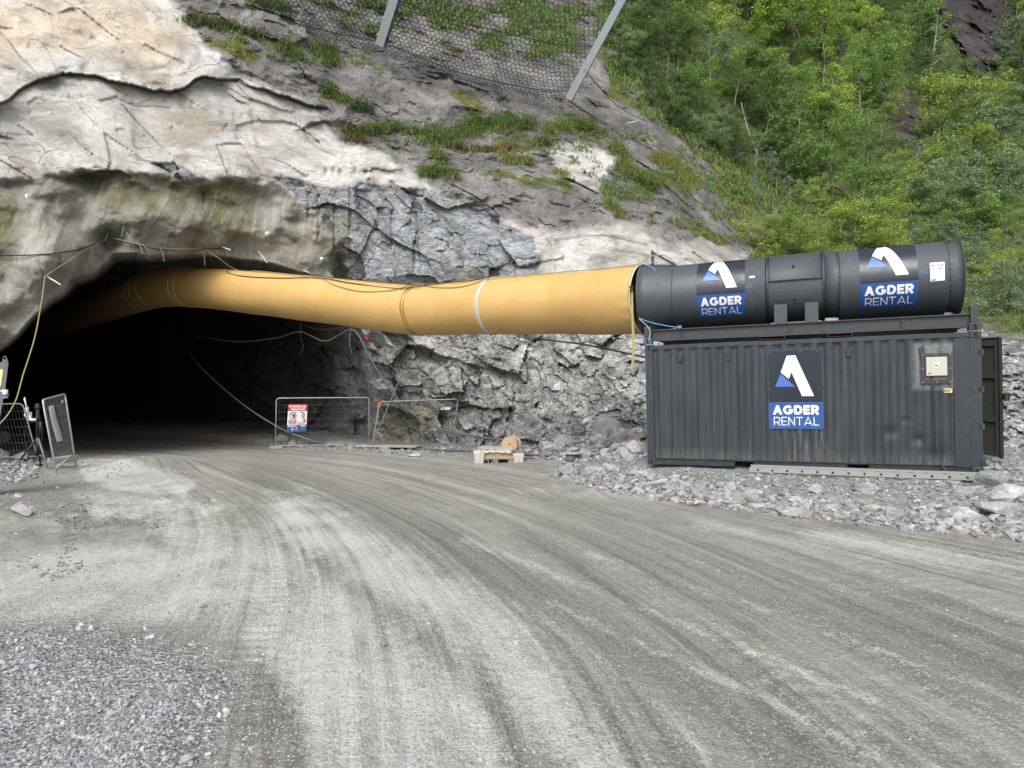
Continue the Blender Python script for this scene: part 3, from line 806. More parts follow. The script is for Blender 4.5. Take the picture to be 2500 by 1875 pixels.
# ================================================================== MATERIALS OF THE THINGS
M_GREY = paint('grey_container_paint', (.027, .035, .043), .42, 0, .35, 2.2, (.16, .16, .15), .30, .25, streak=True)
M_FAN = paint('grey_fan_paint', (.056, .065, .077), .5, 0, .25, 1.6, (.12, .13, .14), .35, .1)
M_BEAM = paint('grey_beam_paint', (.034, .040, .046), .45, 0, .3, 3, (.12, .12, .12), .25, .2)
M_DARK = paint('dark_steel_hole_shade', (.008, .008, .008), .8)  # near black: dark bolts, and patches standing in for shade in holes
M_RUST = paint('rusty_steel', (.07, .045, .032), .8, .2, .5, 9, (.12, .06, .03), .6, .4)
M_BLUEP = paint('blue_casting_paint', (.035, .10, .20), .5, 0, .3, 9)
M_NAVY = paint('navy_sign_sheet', (.012, .018, .032), .3, 0, .2, 3, (.05, .055, .06), .15)
M_ROYAL = paint('royal_blue_sign_sheet', (.025, .085, .29), .32, 0, .15, 3, (.1, .13, .2), .12)
M_SKYB = paint('light_blue_sign_sheet', (.055, .16, .48), .32, 0, .1, 3, (.12, .2, .4), .1)
M_WHITE = paint('white_sign_sheet', (.78, .79, .82), .35, 0, .05, 3, (.5, .5, .5), .12)
M_WPAINT = paint('white_paint', (.7, .7, .68), .5, 0, .1, 6, (.4, .4, .38), .25)
M_BEIGE = paint('beige_plastic', (.50, .49, .41), .45, 0, .1, 4, (.3, .29, .25), .2)
M_YLAB = paint('yellow_label', (.72, .62, .28), .5)
M_BLACK = paint('black_rubber', (.014, .014, .015), .55, 0, .2, 8, (.12, .12, .11), .25)
M_HOSE = paint('dusty_grey_hose', (.15, .155, .16), .6, 0, .3, 8, (.3, .3, .29), .35)
M_GALV = paint('galvanised_steel', (.36, .38, .39), .42, .55, .25, 14, (.25, .25, .24), .25)
M_GALVD = paint('dull_galvanised_wire', (.24, .25, .25), .5, .4, .25, 14)
M_ALU = paint('dusty_aluminium', (.36, .365, .35), .45, .35, .2, 7, (.4, .39, .36), .5)
M_YCABLE = paint('yellow_cable_sheath', (.33, .29, .13), .55, 0, .2, 8, (.35, .33, .25), .3)
M_NET = paint('dark_wire_net', (.035, .038, .042), .5, .5)
M_WOOD = paint('pale_plywood', (.42, .32, .19), .7, 0, .3, 9, (.3, .25, .17), .35, .2)
M_WOODG = paint('weathered_plank', (.26, .235, .20), .85, 0, .4, 9, (.4, .38, .35), .4, .3)
M_TARP = paint('dirty_white_plastic_wrap', (.42, .405, .365), .5, 0, .2, 6, (.38, .36, .32), .4, .3)
M_ROPE = paint('light_blue_rope', (.18, .38, .62), .7)
M_ROPEW = paint('pale_grey_rope', (.5, .52, .54), .7)
M_RED = paint('red_sign_print', (.45, .035, .04), .45, 0, .1, 5)
M_SBLUE = paint('blue_sign_print', (.03, .08, .26), .45, 0, .1, 5)
M_INK = paint('dark_print', (.02, .02, .025), .5)
M_FADED = paint('faded_blue_print', (.03, .10, .22), .5)
M_ORANGE = paint('orange_spray_paint', (.75, .13, .03), .7)
M_REDSP = paint('red_spray_paint', (.30, .015, .02), .6)
M_CONC = paint('concrete', (.33, .33, .32), .9, 0, .3, 8, (.2, .2, .19), .4, .3)
def duct_material():
    n = N('yellow_duct_fabric'); p = n.objc()
    uvx, uvy, _ = n.attr('along')
    cx = n.n('CombineXYZ'); n.put(cx.inputs[0], n.math('MULTIPLY', uvx, 60.0)); n.put(cx.inputs[1], n.math('MULTIPLY', uvy, 3))
    w = n.noise(cx, 1.6, 5, .6, .4); w2 = n.noise(cx, 7, 3, .6); b = n.noise(p, 1.1, 5, .6)
    c = n.ramp(b, [(.3, (.52, .325, .105)), (.6, (.57, .365, .128)), (.8, (.59, .39, .15))])
    c = n.mix(n.rng(n.noise(p, 5, 7, .72), .5, .7, 0, .38), c, (.40, .27, .12))
    h = n.math('ADD', n.math('MULTIPLY', w, .5), n.math('MULTIPLY', w2, .25))
    return n.fin(c, .6, n.bump(h, .5, .03))
M_DUCT = duct_material()
M_CABLE = paint('dusty_black_cable', (.035, .037, .04), .6, 0, .2, 8, (.12, .12, .11), .4)
def container_side_material():
    n = N('container_side_paint'); p = n.objc()
    st = n.noise(n.mapv(p, (5, 5, .28)), 1.4, 7, .66); st2 = n.noise(n.mapv(p, (16, 16, .7)), 1.4, 5, .66); a = n.noise(p, 1.3, 6, .6)
    c = n.mix(n.rng(a, .3, .7, 0, 1), (.023, .030, .038), (.034, .043, .052))
    c = n.mix(n.rng(st, .52, .72, 0, .4), c, (.075, .083, .088))
    c = n.mix(n.rng(st, .48, .35, 0, .6), c, (.020, .023, .025))
    ax, ay, az = n.attr('wear')
    k = n.math('MULTIPLY', ax, n.rng(st2, .5, .68, 0, .8)); c = n.mix(k, c, (.16, .16, .145))
    k = n.math('MULTIPLY', ay, n.rng(n.noise(p, 7, 5, .65), .35, .55, .45, .9)); c = n.mix(k, c, (.19, .215, .215))
    sp = n.noise(p, 34, 3, .7); c = n.mix(n.math('MULTIPLY', n.rng(sp, .66, .72, 0, .6), n.rng(az, 0, 1, .25, 1)), c, (.3, .3, .29))
    c = n.mix(n.math('MULTIPLY', az, n.rng(st2, .4, .65, .1, .75)), c, (.15, .15, .14))
    dn = n.bump(n.noise(p, 1.6, 3, .5), .35, .05)
    return n.fin(c, n.rng(st, .3, .7, .36, .55), dn)
M_SIDE = container_side_material()

# ------------------------------------------------------------------ flat lettering and shapes, filled row by row
def thick(pts, w, closed=False):
    out = []; n = len(pts)
    for i in range(n if closed else n - 1):
        a = pts[i]; b = pts[(i + 1) % n]; dx, dy = b[0] - a[0], b[1] - a[1]; l = math.hypot(dx, dy) or 1
        ex, ey = dx / l * w * .5, dy / l * w * .5; nx_, ny_ = -ey, ex
        s0 = 0 if (i == 0 and not closed) else .35; s1 = 0 if (i == n - 2 and not closed) else .35
        out.append([(a[0] - ex * s0 + nx_, a[1] - ey * s0 + ny_), (b[0] + ex * s1 + nx_, b[1] + ey * s1 + ny_),
                    (b[0] + ex * s1 - nx_, b[1] + ey * s1 - ny_), (a[0] - ex * s0 - nx_, a[1] - ey * s0 - ny_)])
    return out
def arc(cx, cy, rx, ry, a0, a1, n=18):
    return [(cx + rx * math.cos(rad(a0 + (a1 - a0) * k / n)), cy + ry * math.sin(rad(a0 + (a1 - a0) * k / n))) for k in range(n + 1)]
def glyph(ch, w):
    """strokes of a geometric capital, cap height 1 -> (polygons, advance)"""
    h = w / 2; T = 1 - h; B = h
    def P(*s, closed=False): return thick(list(s), w, closed)
    if ch == 'A':
        k = .44; s = w * 1.12
        o = [[(0, 0), (k - s * .5 + .06, 1), (k + s * .5 + .02, 1), (s, 0)], [(2 * k + .08, 0), (2 * k + .08 - s, 0), (k - s * .5 + .06, 1), (k + s * .5 + .02, 1)]]
        return o + P((.2, .22 + h), (2 * k - .12, .22 + h)), 2 * k + .08
    if ch == 'G': return thick(arc(.5, .5, .5 - h, .5 - h, 42, 342), w) + P((.98 - h, .24), (.98 - h, .47 + h)) + P((.55, .47), (.98, .47)), 1.0
    if ch == 'D': return thick([(h, B), (h, T), (.36, T)] + arc(.4, .5, .44 - h, .5 - h, 90, -90) + [(.36, B)], w, True), .86
    if ch == 'E': return P((h, 0), (h, 1)) + P((0, T), (.66, T)) + P((0, .5), (.6, .5)) + P((0, B), (.66, B)), .67
    if ch == 'R': return P((h, 0), (h, 1)) + thick([(h, T), (.42, T)] + arc(.42, .66, .34 - h, .34 - h, 90, -90) + [(h, .32 + h)], w) + P((.40, .36), (.74 - h * .4, 0)), .76
    if ch == 'N': return P((h, 0), (h, 1)) + P((.76 - h, 0), (.76 - h, 1)) + P((h, 1 - h * .7), (.76 - h, h * .7)), .78
    if ch == 'T': return P((0, T), (.76, T)) + P((.38, 0), (.38, 1)), .76
    if ch == 'L': return P((h, 0), (h, 1)) + P((0, B), (.6, B)), .62
    return [], .4
def word(txt, x0, y0, x1, hgt, w, gap=.13):
    """polygons of a word fitted between x0 and x1 with the given cap height"""
    out = []; x = 0
    for ch in txt:
        g, a = glyph(ch, w); out += [[(px_ + x, py_) for px_, py_ in pl] for pl in g]; x += a + gap
    sx = (x1 - x0) / (x - gap)
    return [[(x0 + a * sx, y0 + b * hgt) for a, b in pl] for pl in out]
def rowfill(polys, dy, fn, seg=None):
    """union of polygons as rows of quads; fn maps (x, y) to 3-D"""
    ys = [p[1] for pl in polys for p in pl]; y0, y1 = min(ys), max(ys); n = max(1, int(math.ceil((y1 - y0) / dy))); dy = (y1 - y0) / n
    vs = []; fs = []
    def cut(y):
        iv = []
        for pl in polys:
            xs = []
            for k in range(len(pl)):
                (xa, ya), (xb, yb) = pl[k], pl[(k + 1) % len(pl)]
                if (ya > y) != (yb > y): xs.append(xa + (y - ya) / (yb - ya) * (xb - xa))
            xs.sort(); iv += [[xs[i], xs[i + 1]] for i in range(0, len(xs) - 1, 2)]
        iv.sort(); out = []
        for a, b in iv:
            if out and a <= out[-1][1] + 1e-6: out[-1][1] = max(out[-1][1], b)
            else: out.append([a, b])
        return out
    for r in range(n):
        a, b = y0 + r * dy, y0 + (r + 1) * dy
        ca, cm, cb = cut(a + dy * .02), cut((a + b) / 2), cut(b - dy * .02)
        if not (len(ca) == len(cm) == len(cb)): ca = cb = cm
        for (xa0, xa1), (xb0, xb1) in zip(ca, cb):
            m = len(vs); vs += [fn(xa0, a), fn(xa1, a), fn(xb1, b), fn(xb0, b)]; fs.append((m, m + 1, m + 2, m + 3))
    return vs, fs
def fillobj(name, polys, dy, fn, mat, parent=None):
    v, f = rowfill(polys, dy, fn); b = MB(); b.add(v, f); return b.build(name, mat, parent)
def text_mesh(txt, size, bold=0.0, align='CENTER'):
    c = bpy.data.curves.new('lettering', 'FONT'); c.body = txt; c.size = size; c.offset = bold; c.align_x = align; c.resolution_u = 3
    o = bpy.data.objects.new('lettering', c); COL.objects.link(o)
    dg = bpy.context.evaluated_depsgraph_get(); me = bpy.data.meshes.new_from_object(o.evaluated_get(dg))
    bpy.data.objects.remove(o); bpy.data.curves.remove(c); return me
def text_obj(name, txt, size, fn, mat, parent=None, bold=0.0, align='CENTER', width=None):
    me = text_mesh(txt, size, bold, align)
    xs = [v.co.x for v in me.vertices]
    k = width / (max(xs) - min(xs)) if width else 1
    for v in me.vertices: v.co = fn(v.co.x * k, v.co.y)
    me.name = name; me.materials.clear(); me.materials.append(mat); o = bpy.data.objects.new(name, me); COL.objects.link(o)
    if parent: o.parent = parent
    return o
# the company sign: 0.99 wide, 1.57 high, measured off the flat one on the container
def company_sign(fn, back, parent, dy, nm='sign_board'):
    """fn(x, y, off): x 0..0.99, y 0..1.57 upwards, off = millimetres proud"""
    SW, SH = .99, 1.57
    def rect(a, b, c, d): return [[(a, c), (b, c), (b, d), (a, d)]]
    board = fillobj(nm, rect(0, SW, .53, SH), dy * 3, lambda x, y: fn(x, y, .004), M_NAVY, parent)
    fillobj('blue_panel', rect(0, SW, 0, .528), dy * 3, lambda x, y: fn(x, y, .005), M_ROYAL, board)
    k = 1.57 / 1425.0       # pixels of my close-up to metres
    def q(x, y): return ((x - 115) * .99 / 1020, (1562 - y) * k)
    fillobj('white_emblem', [[q(358, 538), q(478, 236), q(640, 234), q(974, 972), q(752, 972), q(560, 536), q(510, 658)]], dy, lambda x, y: fn(x, y, .009), M_WHITE, board)
    fillobj('blue_emblem', [[q(352, 562), q(622, 798), q(248, 798)]], dy, lambda x, y: fn(x, y, .009), M_SKYB, board)
    fillobj('lettering', word('AGDER', .075, q(0, 1302)[1], .915, .185, .26, .075), dy * .6, lambda x, y: fn(x, y, .010), M_WHITE, board)
    fillobj('lettering', word('RENTAL', .09, q(0, 1500)[1], .915, .17, .10), dy * .6, lambda x, y: fn(x, y, .010), M_WHITE, board)
    sc = MB()
    for x, y in ((.03, 1.53), (.6, 1.53), (.9, 1.53), (.03, .8), (.93, .8), (.05, .05), (.6, .05), (.92, .05)):
        sc.add([fn(x + .007 * math.cos(a), y + .007 * math.sin(a), .012) for a in [k_ * PI / 4 for k_ in range(8)]], [tuple(range(8))])
    sc.build('screw_heads', M_GALV, board)
    return board

# ================================================================== CONTAINER
cont = empty('shipping_container', 'long dark grey corrugated steel container under the fan, its end door ajar', 'shipping container', loc=CB)
parts = []
def bxL(mb, s0, s1, t0, t1, h0, h1): mb.box(s0, s1, t0, t1, h0, h1, fn=L)
# corrugated long sides
def corrugated(t_face, flip, name):
    per = .2715; prof = []
    s = .165; e = CLEN - .165
    k = 0
    while s < e:
        for ds, dt in ((0, .028), (.07, .028), (.135, .0), (.205, .0)):
            if s + ds < e: prof.append((s + ds, dt))
        s += per
    prof.append((e, .028))
    hs = np.linspace(.155, 2.50, 60)
    # extra columns so that dents and wear have something to live on
    fine = []
    for (a, ta), (b, tb) in zip(prof[:-1], prof[1:]):
        for j in range(3): fine.append((a + (b - a) * j / 3, ta + (tb - ta) * j / 3))
    fine.append(prof[-1])
    vs = []; wr = []
    for h in hs:
        for s, dt in fine:
            t = .012 + dt
            if not flip:
                for (cs, ch, r, dp) in ((4.62, .75, .16, .03), (5.05, .62, .12, .035), (5.35, .33, .2, .03), (4.86, .98, .1, .02), (3.3, .5, .25, .012)):
                    t += dp * math.exp(-((s - cs) ** 2 + (h - ch) ** 2) / (2 * (r * .5) ** 2))
                if h > 2.44: t = .012 + dt * (2.50 - h) / .06 * 1 + .0
            vs.append(L(s, t if not flip else CWD - t, h))
            w1 = 1.0 if (2.5 < s < 3.75 and h < .82) else 0.0
            w1 *= min(1, (s - 2.5) * 6, (3.75 - s) * 6) if w1 else 0
            rs = max(abs(s - 5.34) - .34, abs(h - 1.98) - .42); rs2 = math.hypot(s - 5.66, h - 1.72) - .15
            w2 = max(0, min(1, .5 - rs * 9)); w2 = max(w2, max(0, min(1, .5 - rs2 * 9)))
            w3 = max(0, min(1, (.42 - h) / .3))
            wr.append((w1, w2, w3))
    m = len(fine); fs = []
    for j in range(len(hs) - 1):
        for i in range(m - 1):
            a = j * m + i; fs.append((a, a + 1, a + m + 1, a + m))
    return mesh_np(name, [tuple(v) for v in vs], fs, M_SIDE, False, {'wear': np.array(wr)})
parts.append(corrugated(0, False, 'side_wall')); parts.append(corrugated(0, True, 'side_wall'))
for (s0, s1, t0, t1) in ((0, .155, 0, .15), (CLEN - .42, CLEN, 0, .15), (0, .155, CWD - .15, CWD), (CLEN - .155, CLEN, CWD - .15, CWD)):
    b = MB(); bxL(b, s0 + (.002), s1 - .002, t0 + .004, t1 - .004, .12, 2.475); parts.append(b.build('corner_post', M_GREY))
# seam beside the wide right post
b = MB(); bxL(b, CLEN - .425, CLEN - .405, -.004, .02, .16, 2.47); bxL(b, CLEN - .17, CLEN - .158, -.003, .006, .16, 2.47); bxL(b, .158, .17, -.002, .02, .16, 2.47); parts += b.each('post_seam', M_BEAM)
def casting(s0, s1, t0, t1, h0, h1, mat, holes=True):
    b = MB(); bxL(b, s0, s1, t0, t1, h0, h1)
    o = b.build('corner_casting', mat)
    if holes:
        bev = o.modifiers.new('bevel', 'BEVEL'); bev.width = .006; bev.segments = 2
        c = MB(); sm = (s0 + s1) / 2; hm = (h0 + h1) / 2
        for tt, sgn in ((t0, -1), (t1, 1)):
            ring = [(sm + .026 * math.cos(a) , hm + (.022 if math.sin(a) >= 0 else -.022) + .026 * math.sin(a)) for a in [k * PI / 8 for k in range(16)]]
            c.add([L(x, tt + sgn * .0025, y) for x, y in ring], [tuple(range(16))])
        h = c.each('casting_hole', M_DARK, o)
    return o
for s0, s1 in ((-.0, .178), (CLEN - .178, CLEN)):
    for t0, t1 in ((-.006, .162), (CWD - .162, CWD + .006)):
        for h0, h1 in ((0, .118), (2.473, 2.594)):
            parts.append(casting(s0, s1, t0, t1, h0, h1, M_GREY))
# rails
b = MB()
for t0, t1 in ((.002, .055), (CWD - .055, CWD - .002)): bxL(b, .18, CLEN - .18, t0, t1, 2.495, 2.575)
bxL(b, .003, .05, .165, CWD - .165, 2.49, 2.575); bxL(b, CLEN - .05, CLEN - .003, .165, CWD - .165, 2.47, 2.58)
parts += b.each('top_rail', M_GREY)
b = MB()
segs = [(.18, 1.80), (2.16, 3.87), (4.235, CLEN - .18)]
for a, c in segs:
    bxL(b, a, c, .03, .05, .015, .155)
    bxL(b, a, c, .0, .03, .140, .155); bxL(b, a, c, .0, .03, .015, .026)
for a, c in ((1.80, 2.16), (3.87, 4.235)):
    bxL(b, a - .001, c + .001, .002, .05, .128, .153)
parts.append(b.build('bottom_rail', M_GREY))
b = MB(); bxL(b, .18, CLEN - .18, CWD - .05, CWD - .002, .015, .155); parts.append(b.build('bottom_rail', M_GREY))
b = MB()
for a, c in ((1.80, 2.16), (3.87, 4.235)):
    bxL(b, a + .001, c - .001, .35, .36, .012, .127); bxL(b, a - .004, a + .0, .05, .36, .012, .127); bxL(b, c, c + .004, .05, .36, .012, .127)
parts += b.each('forklift_pocket', M_DARK, per=3)
# roof and floor, closed left end, right end with two leaves
b = MB()
k = .06
while k < CLEN - .3:
    bxL(b, k, k + .16, .06, CWD - .06, 2.545, 2.562); bxL(b, k + .16, k + .209, .06, CWD - .06, 2.535, 2.552); k += .209
parts.append(b.build('roof', M_GREY))
b = MB(); bxL(b, .06, CLEN - .06, .05, CWD - .05, .125, .14); parts.append(b.build('floor', M_WOODG))
b = MB()
k = .17
while k < CWD - .2:
    bxL(b, .012, .03, k, k + .12, .15, 2.49); bxL(b, .035, .05, k + .12, k + .24, .15, 2.49); k += .24
parts.append(b.build('end_wall', M_GREY))
b = MB(); bxL(b, CLEN - .05, CLEN - .003, .165, CWD / 2 - .01, .13, 2.46)
for hh in (.3, 1.3, 2.2): bxL(b, CLEN - .002, CLEN + .03, .2, CWD / 2 - .05, hh, hh + .06)
parts.append(b.build('door', M_GREY))
# the rear leaf stands ajar: hinged on the back corner, its inner face towards us
hinge = L(CLEN + .01, CWD - .05, 0); dl = Vector((.11, -.994, 0)).normalized(); dn_ = Vector((-.994, -.11, 0))
def Dd(x, o_, h): return hinge + dl * x + dn_ * o_ + CU * h
b = MB()
b.box(0, 1.15, -.045, -.03, .17, 2.50, fn=Dd)
for x0, x1 in ((.0, .05), (1.05, 1.135)): b.box(x0, x1, -.03, .012, .17, 2.50, fn=Dd)
for h0, h1 in ((.17, .25), (.85, .97), (1.72, 1.83), (2.36, 2.50)): b.box(.051, 1.049, -.03, .006, h0, h1, fn=Dd)
M_DOOR = paint('grey_brown_door_inside', (.085, .082, .076), .6, 0, .3, 3, (.13, .11, .08), .3, .2)
door = b.build('door', M_DOOR)
b = MB(); b.box(1.136, 1.165, -.05, .02, .15, 2.52, fn=Dd); b.box(0, 1.165, -.05, .02, 2.503, 2.525, fn=Dd); g = b.build('door_gasket', M_BLACK, door)
b = MB(); b.box(1.10, 1.28, -.09, -.06, 1.30, 1.42, fn=Dd); b.box(1.24, 1.28, -.09, -.0, 1.28, 1.44, fn=Dd); b.build('lock_handle', M_BEAM, door)
b = MB()
for x, h in ((.35, 1.19), (.42, 1.19), (.62, 1.1), (.62, 1.0), (.75, 1.17), (.3, 2.28), (.36, 2.28), (.4, 2.28)):
    b.add([Dd(x + .012 * math.cos(a), -.027, h + .012 * math.sin(a)) for a in [j * PI / 3 for j in range(6)]], [tuple(range(6))])
b.build('rivets', M_GALV, door)
pts2 = [(-.02, .62), (.03, .70), (.09, .68), (.09, .56), (.04, .38), (-.03, .27), (.02, .26), (.08, .33), (.15, .29)]
sp2 = [(Vector((x, y, 0))) for x, y in pts2]; sp2 = smooth_path(sp2, 5)
fillobj('painted_number', thick([(p.x, p.y) for p in sp2], .022), .008, lambda x, y: Dd(.36 + x * 1.6, -.0265, 1.58 + y), M_REDSP, door)
parts.append(door)
# hinge notches on the right post
b = MB()
for h in (2.22, 1.55, .88, .22): bxL(b, CLEN - .04, CLEN + .03, -.002, .03, h - .06, h + .05)
parts += b.each('door_hinge', M_GREY)
b = MB()
for h in (2.22, 1.55, .88, .22): bxL(b, CLEN - .047, CLEN - .02, -.006, -.003, h - .05, h + .02)
parts += b.each('hinge_slot', M_DARK)
# vents under the top rail
for s in (.74, 1.72, 3.92, 5.13):
    b = MB(); bxL(b, s - .035, s + .035, -.028, .008, 2.20, 2.33)
    o = b.build('air_vent', M_GREY); bv = o.modifiers.new('bevel', 'BEVEL'); bv.width = .008; bv.segments = 2
    c = MB(); bxL(c, s - .045, s + .045, -.036, .002, 2.34, 2.352); bxL(c, s - .028, s + .028, -.031, -.029, 2.215, 2.228); c.build('vent_hood', M_BEAM, o)
    parts.append(o)
# the sign on the long side
s_sign = company_sign(lambda x, y, o_: L(2.475 + x, -.002 - o_, .802 + y), None, None, .006)
b = MB(); bxL(b, 2.473, 3.467, -.0045, .0, .800, 2.374); b.build('sign_backing', M_GALV, s_sign)
parts.append(s_sign)
# socket box in a bolted frame
b = MB()
fx0, fx1, fh0, fh1 = 5.115, 5.595, 1.66, 2.215
for (a, c, d, e) in ((fx0, fx1, fh1 - .07, fh1), (fx0, fx1, fh0, fh0 + .07), (fx0, fx0 + .07, fh0 + .0702, fh1 - .0702), (fx1 - .07, fx1, fh0 + .0702, fh1 - .0702)): bxL(b, a, c, -.03, .012, d, e)
sock = b.build('socket_frame', M_BEAM)
b = MB(); bxL(b, fx0 + .07, fx1 - .07, .0, .006, fh0 + .07, fh1 - .07); b.build('recess', paint('recess_steel', (.2, .2, .17), .5), sock)
b = MB(); bxL(b, 5.19, 5.52, -.075, .0, 1.80, 2.145); o = b.build('socket_box', M_BEIGE, sock); bv = o.modifiers.new('bevel', 'BEVEL'); bv.width = .012; bv.segments = 3
b = MB(); bxL(b, 5.31, 5.39, -.0775, -.0755, 1.96, 2.05); b.build('box_label', M_WHITE, sock)
b = MB(); bxL(b, 5.225, 5.26, -.0775, -.0755, 1.84, 1.86); b.add([L(5.318, -.0785, 1.99), L(5.382, -.0785, 1.975), L(5.382, -.0785, 1.985), L(5.345, -.0785, 2.012), L(5.318, -.0785, 2.003)], [(0, 1, 2, 3, 4)]); b.build('label_print', M_INK, sock)
b = MB()
for x in (fx0 + .025, (fx0 + fx1) / 2, fx1 - .025):
    for y in (fh0 + .025, (fh0 + fh1) / 2, fh1 - .025):
        if x == (fx0 + fx1) / 2 and y == (fh0 + fh1) / 2: continue
        b.add([L(x + .011 * math.cos(a), -.033, y + .011 * math.sin(a)) for a in [j * PI / 3 for j in range(6)]], [tuple(range(6))])
b.build('bolt_heads', M_ALU, sock)
parts.append(sock)
b = MB(); bxL(b, 5.47, 5.60, -.006, -.003, 1.485, 1.565); o = b.build('height_label', M_YLAB); text_obj('lettering', "8'6\"", .075, lambda x, y: L(5.533 + x, -.0075, 1.497 + y), M_INK, o, .002)
parts.append(o)
adopt(cont, *parts)
pc = smooth_path([L(5.28, -.03, 1.80), L(5.285, -.02, 1.70), L(5.31, -.05, 1.5), L(5.33, -.03, 1.0), L(5.34, -.04, .5), L(5.38, -.06, .25), L(5.45, -.12, .1), L(5.55, -.25, .0)], 6)
b = MB(); b.tube(pc, .016, 8); cable = b.build('power_cable', M_CABLE)
tag(cable, 'dark power cable hanging from the beige socket box down the container side', 'cable')

# ================================================================== FAN ON ITS SKID
AT, AH = 1.22, 3.705
def lathe(prof, n=72, fn=L, at_=AT, ah=AH, closed=True):
    vs = []; fs = []
    for s, r in prof:
        for k in range(n):
            a = 2 * PI * k / n; vs.append(fn(s, at_ - r * math.cos(a), ah + r * math.sin(a)))
    for i in range(len(prof) - 1):
        for k in range(n):
            l = (k + 1) % n; fs.append((i * n + k, i * n + l, (i + 1) * n + l, (i + 1) * n + k))
    return vs, fs
def lobj(name, prof, mat, n=72, sm=True):
    b = MB(); v, f = lathe(prof, n); b.add(v, f, sm); o = b.build(name, mat)
    return o
fan = empty('tunnel_fan', 'dark grey drum shaped ventilation fan on a steel skid atop the container', 'fan', loc=L(3, 1.22, 2.63))
fp = []
fp.append(lobj('inlet_cone', [(-.27, .80), (-.262, .815), (-.235, .815), (-.228, .79), (-.1, .765), (.1, .735), (.3, .715), (.46, .70), (.5, .69)], M_FAN))
SR = .722
def silencer(s0, s1):
    b = MB()
    v, f = lathe([(s0, .60), (s0, SR - .012), (s0 + .008, SR), (s0 + .022, SR + .004), (s0 + .03, SR), (s1 - .03, SR), (s1 - .022, SR + .004), (s1 - .008, SR), (s1, SR - .012), (s1, .60)], 96)
    b.add(v, f, False)
    o = b.build('silencer', M_FAN)
    o.data.polygons.foreach_set('use_smooth', [True] * len(o.data.polygons))
    m = o.modifiers.new('split', 'EDGE_SPLIT'); m.split_angle = rad(40)
    return o
fp.append(silencer(.50, 2.44)); fp.append(silencer(3.83, 5.69))
fp.append(lobj('motor_housing', [(2.44, .64), (2.50, .668), (3.52, .668), (3.54, .64)], M_FAN))
fp.append(lobj('connecting_ring', [(3.54, .61), (3.56, .655), (3.83, .655)], M_FAN))
def flange(s):
    o = lobj('flange', [(s - .016, .66), (s - .016, .738), (s - .004, .738), (s - .004, .722), (s + .004, .722), (s + .004, .738), (s + .016, .738), (s + .016, .66)], M_BEAM, 72, False)
    b = MB()
    for k in range(44):
        a = 2 * PI * k / 44; c = L(s, AT - .705 * math.cos(a), AH + .705 * math.sin(a))
        b.tube([c - CA * .03, c + CA * .03], .009, 6)
    b.build('flange_bolts', M_DARK, o)
    return o
fp += [flange(2.47), flange(3.54)]
fp.append(lobj('outlet_bell', [(5.69, .655), (5.74, .665), (5.82, .672), (5.86, .685), (5.89, .705), (5.91, .735), (5.92, .77), (5.925, .775), (5.93, .77), (5.922, .73), (5.89, .69), (5.82, .655), (5.7, .64)], M_FAN))
b = MB()
for s in (3.80, 5.72):
    if s > 5: fp.append(b.build('seam_bolts', M_DARK)); b = MB()
    for k in range(40):
        a = 2 * PI * k / 40; r = .66; c = L(s, AT - r * math.cos(a), AH + r * math.sin(a)); d = (c - L(s, AT, AH)).normalized(); b.tube([c, c + d * .012], .008, 6)
fp.append(b.build('seam_bolts', M_DARK))
# black disc in the outlet, its colour standing in for the dark inside
b = MB(); v, f = lathe([(5.5, .64), (5.5, .0)], 48); b.add(v, f, True); fp.append(b.build('dark_inside_disc', M_DARK))
# plate along the lower half of the motor section, and its saddles
b = MB()
_pr = [(.70, .115), (.70, .0)] + [(.70 * math.cos(k * PI / 24), -.70 * math.sin(k * PI / 24)) for k in range(1, 13)]
b.add([L(s_, AT - a_, AH + h_) for a_, h_ in _pr for s_ in (2.486, 3.524)], [(2 * k, 2 * k + 1, 2 * k + 3, 2 * k + 2) for k in range(len(_pr) - 1)], False)
bxL(b, 2.486, 3.524, AT - .74, AT - .66, AH + .116, AH + .135)
fp.append(b.build('side_plate', M_FAN))
b = MB()
for s in (2.60, 3.18):
    bxL(b, s, s + .245, AT - .80, AT - .741, 2.925, 3.33)
    bxL(b, s + .01, s + .235, AT + .70, AT + .76, 2.925, 3.3)
fp += b.each('saddle', M_FAN)
b = MB(); bxL(b, 2.62, 2.84, AT - .72, AT + .70, 2.925, 3.06); bxL(b, 3.19, 3.41, AT - .72, AT + .70, 2.925, 3.06)
fp += b.each('cradle', M_BEAM)
b = MB()
for s, h in ((2.98, AH + .42), (3.0, AH - .28)):
    hh = h - AH; c = L(s, AT - math.sqrt(max(.668 ** 2 - hh * hh, .01)) - .01 - (.05 if hh < 0 else 0), h); b.tube([c, c - CN * .05], .022, 8)
fp += b.each('grease_nipple', M_DARK)
# longitudinal box on the far top side and the bracket at the inlet
b = MB(); bxL(b, 2.5, 3.78, AT + .10, AT + .30, AH + .66, AH + .765); fp.append(b.build('cable_tray', M_BEAM))
b = MB()
bxL(b, -.06, -.005, AT - .02, AT + .04, AH + .76, AH + 1.13)
b.beam(L(-.03, AT + .01, AH + 1.09), L(.52, AT + .01, AH + .72), .05, .055, CN); b.beam(L(-.2, AT + .01, AH + .79), L(.52, AT + .01, AH + .73), .05, .06, CN)
fp.append(b.build('hanger_bracket', M_BEAM))
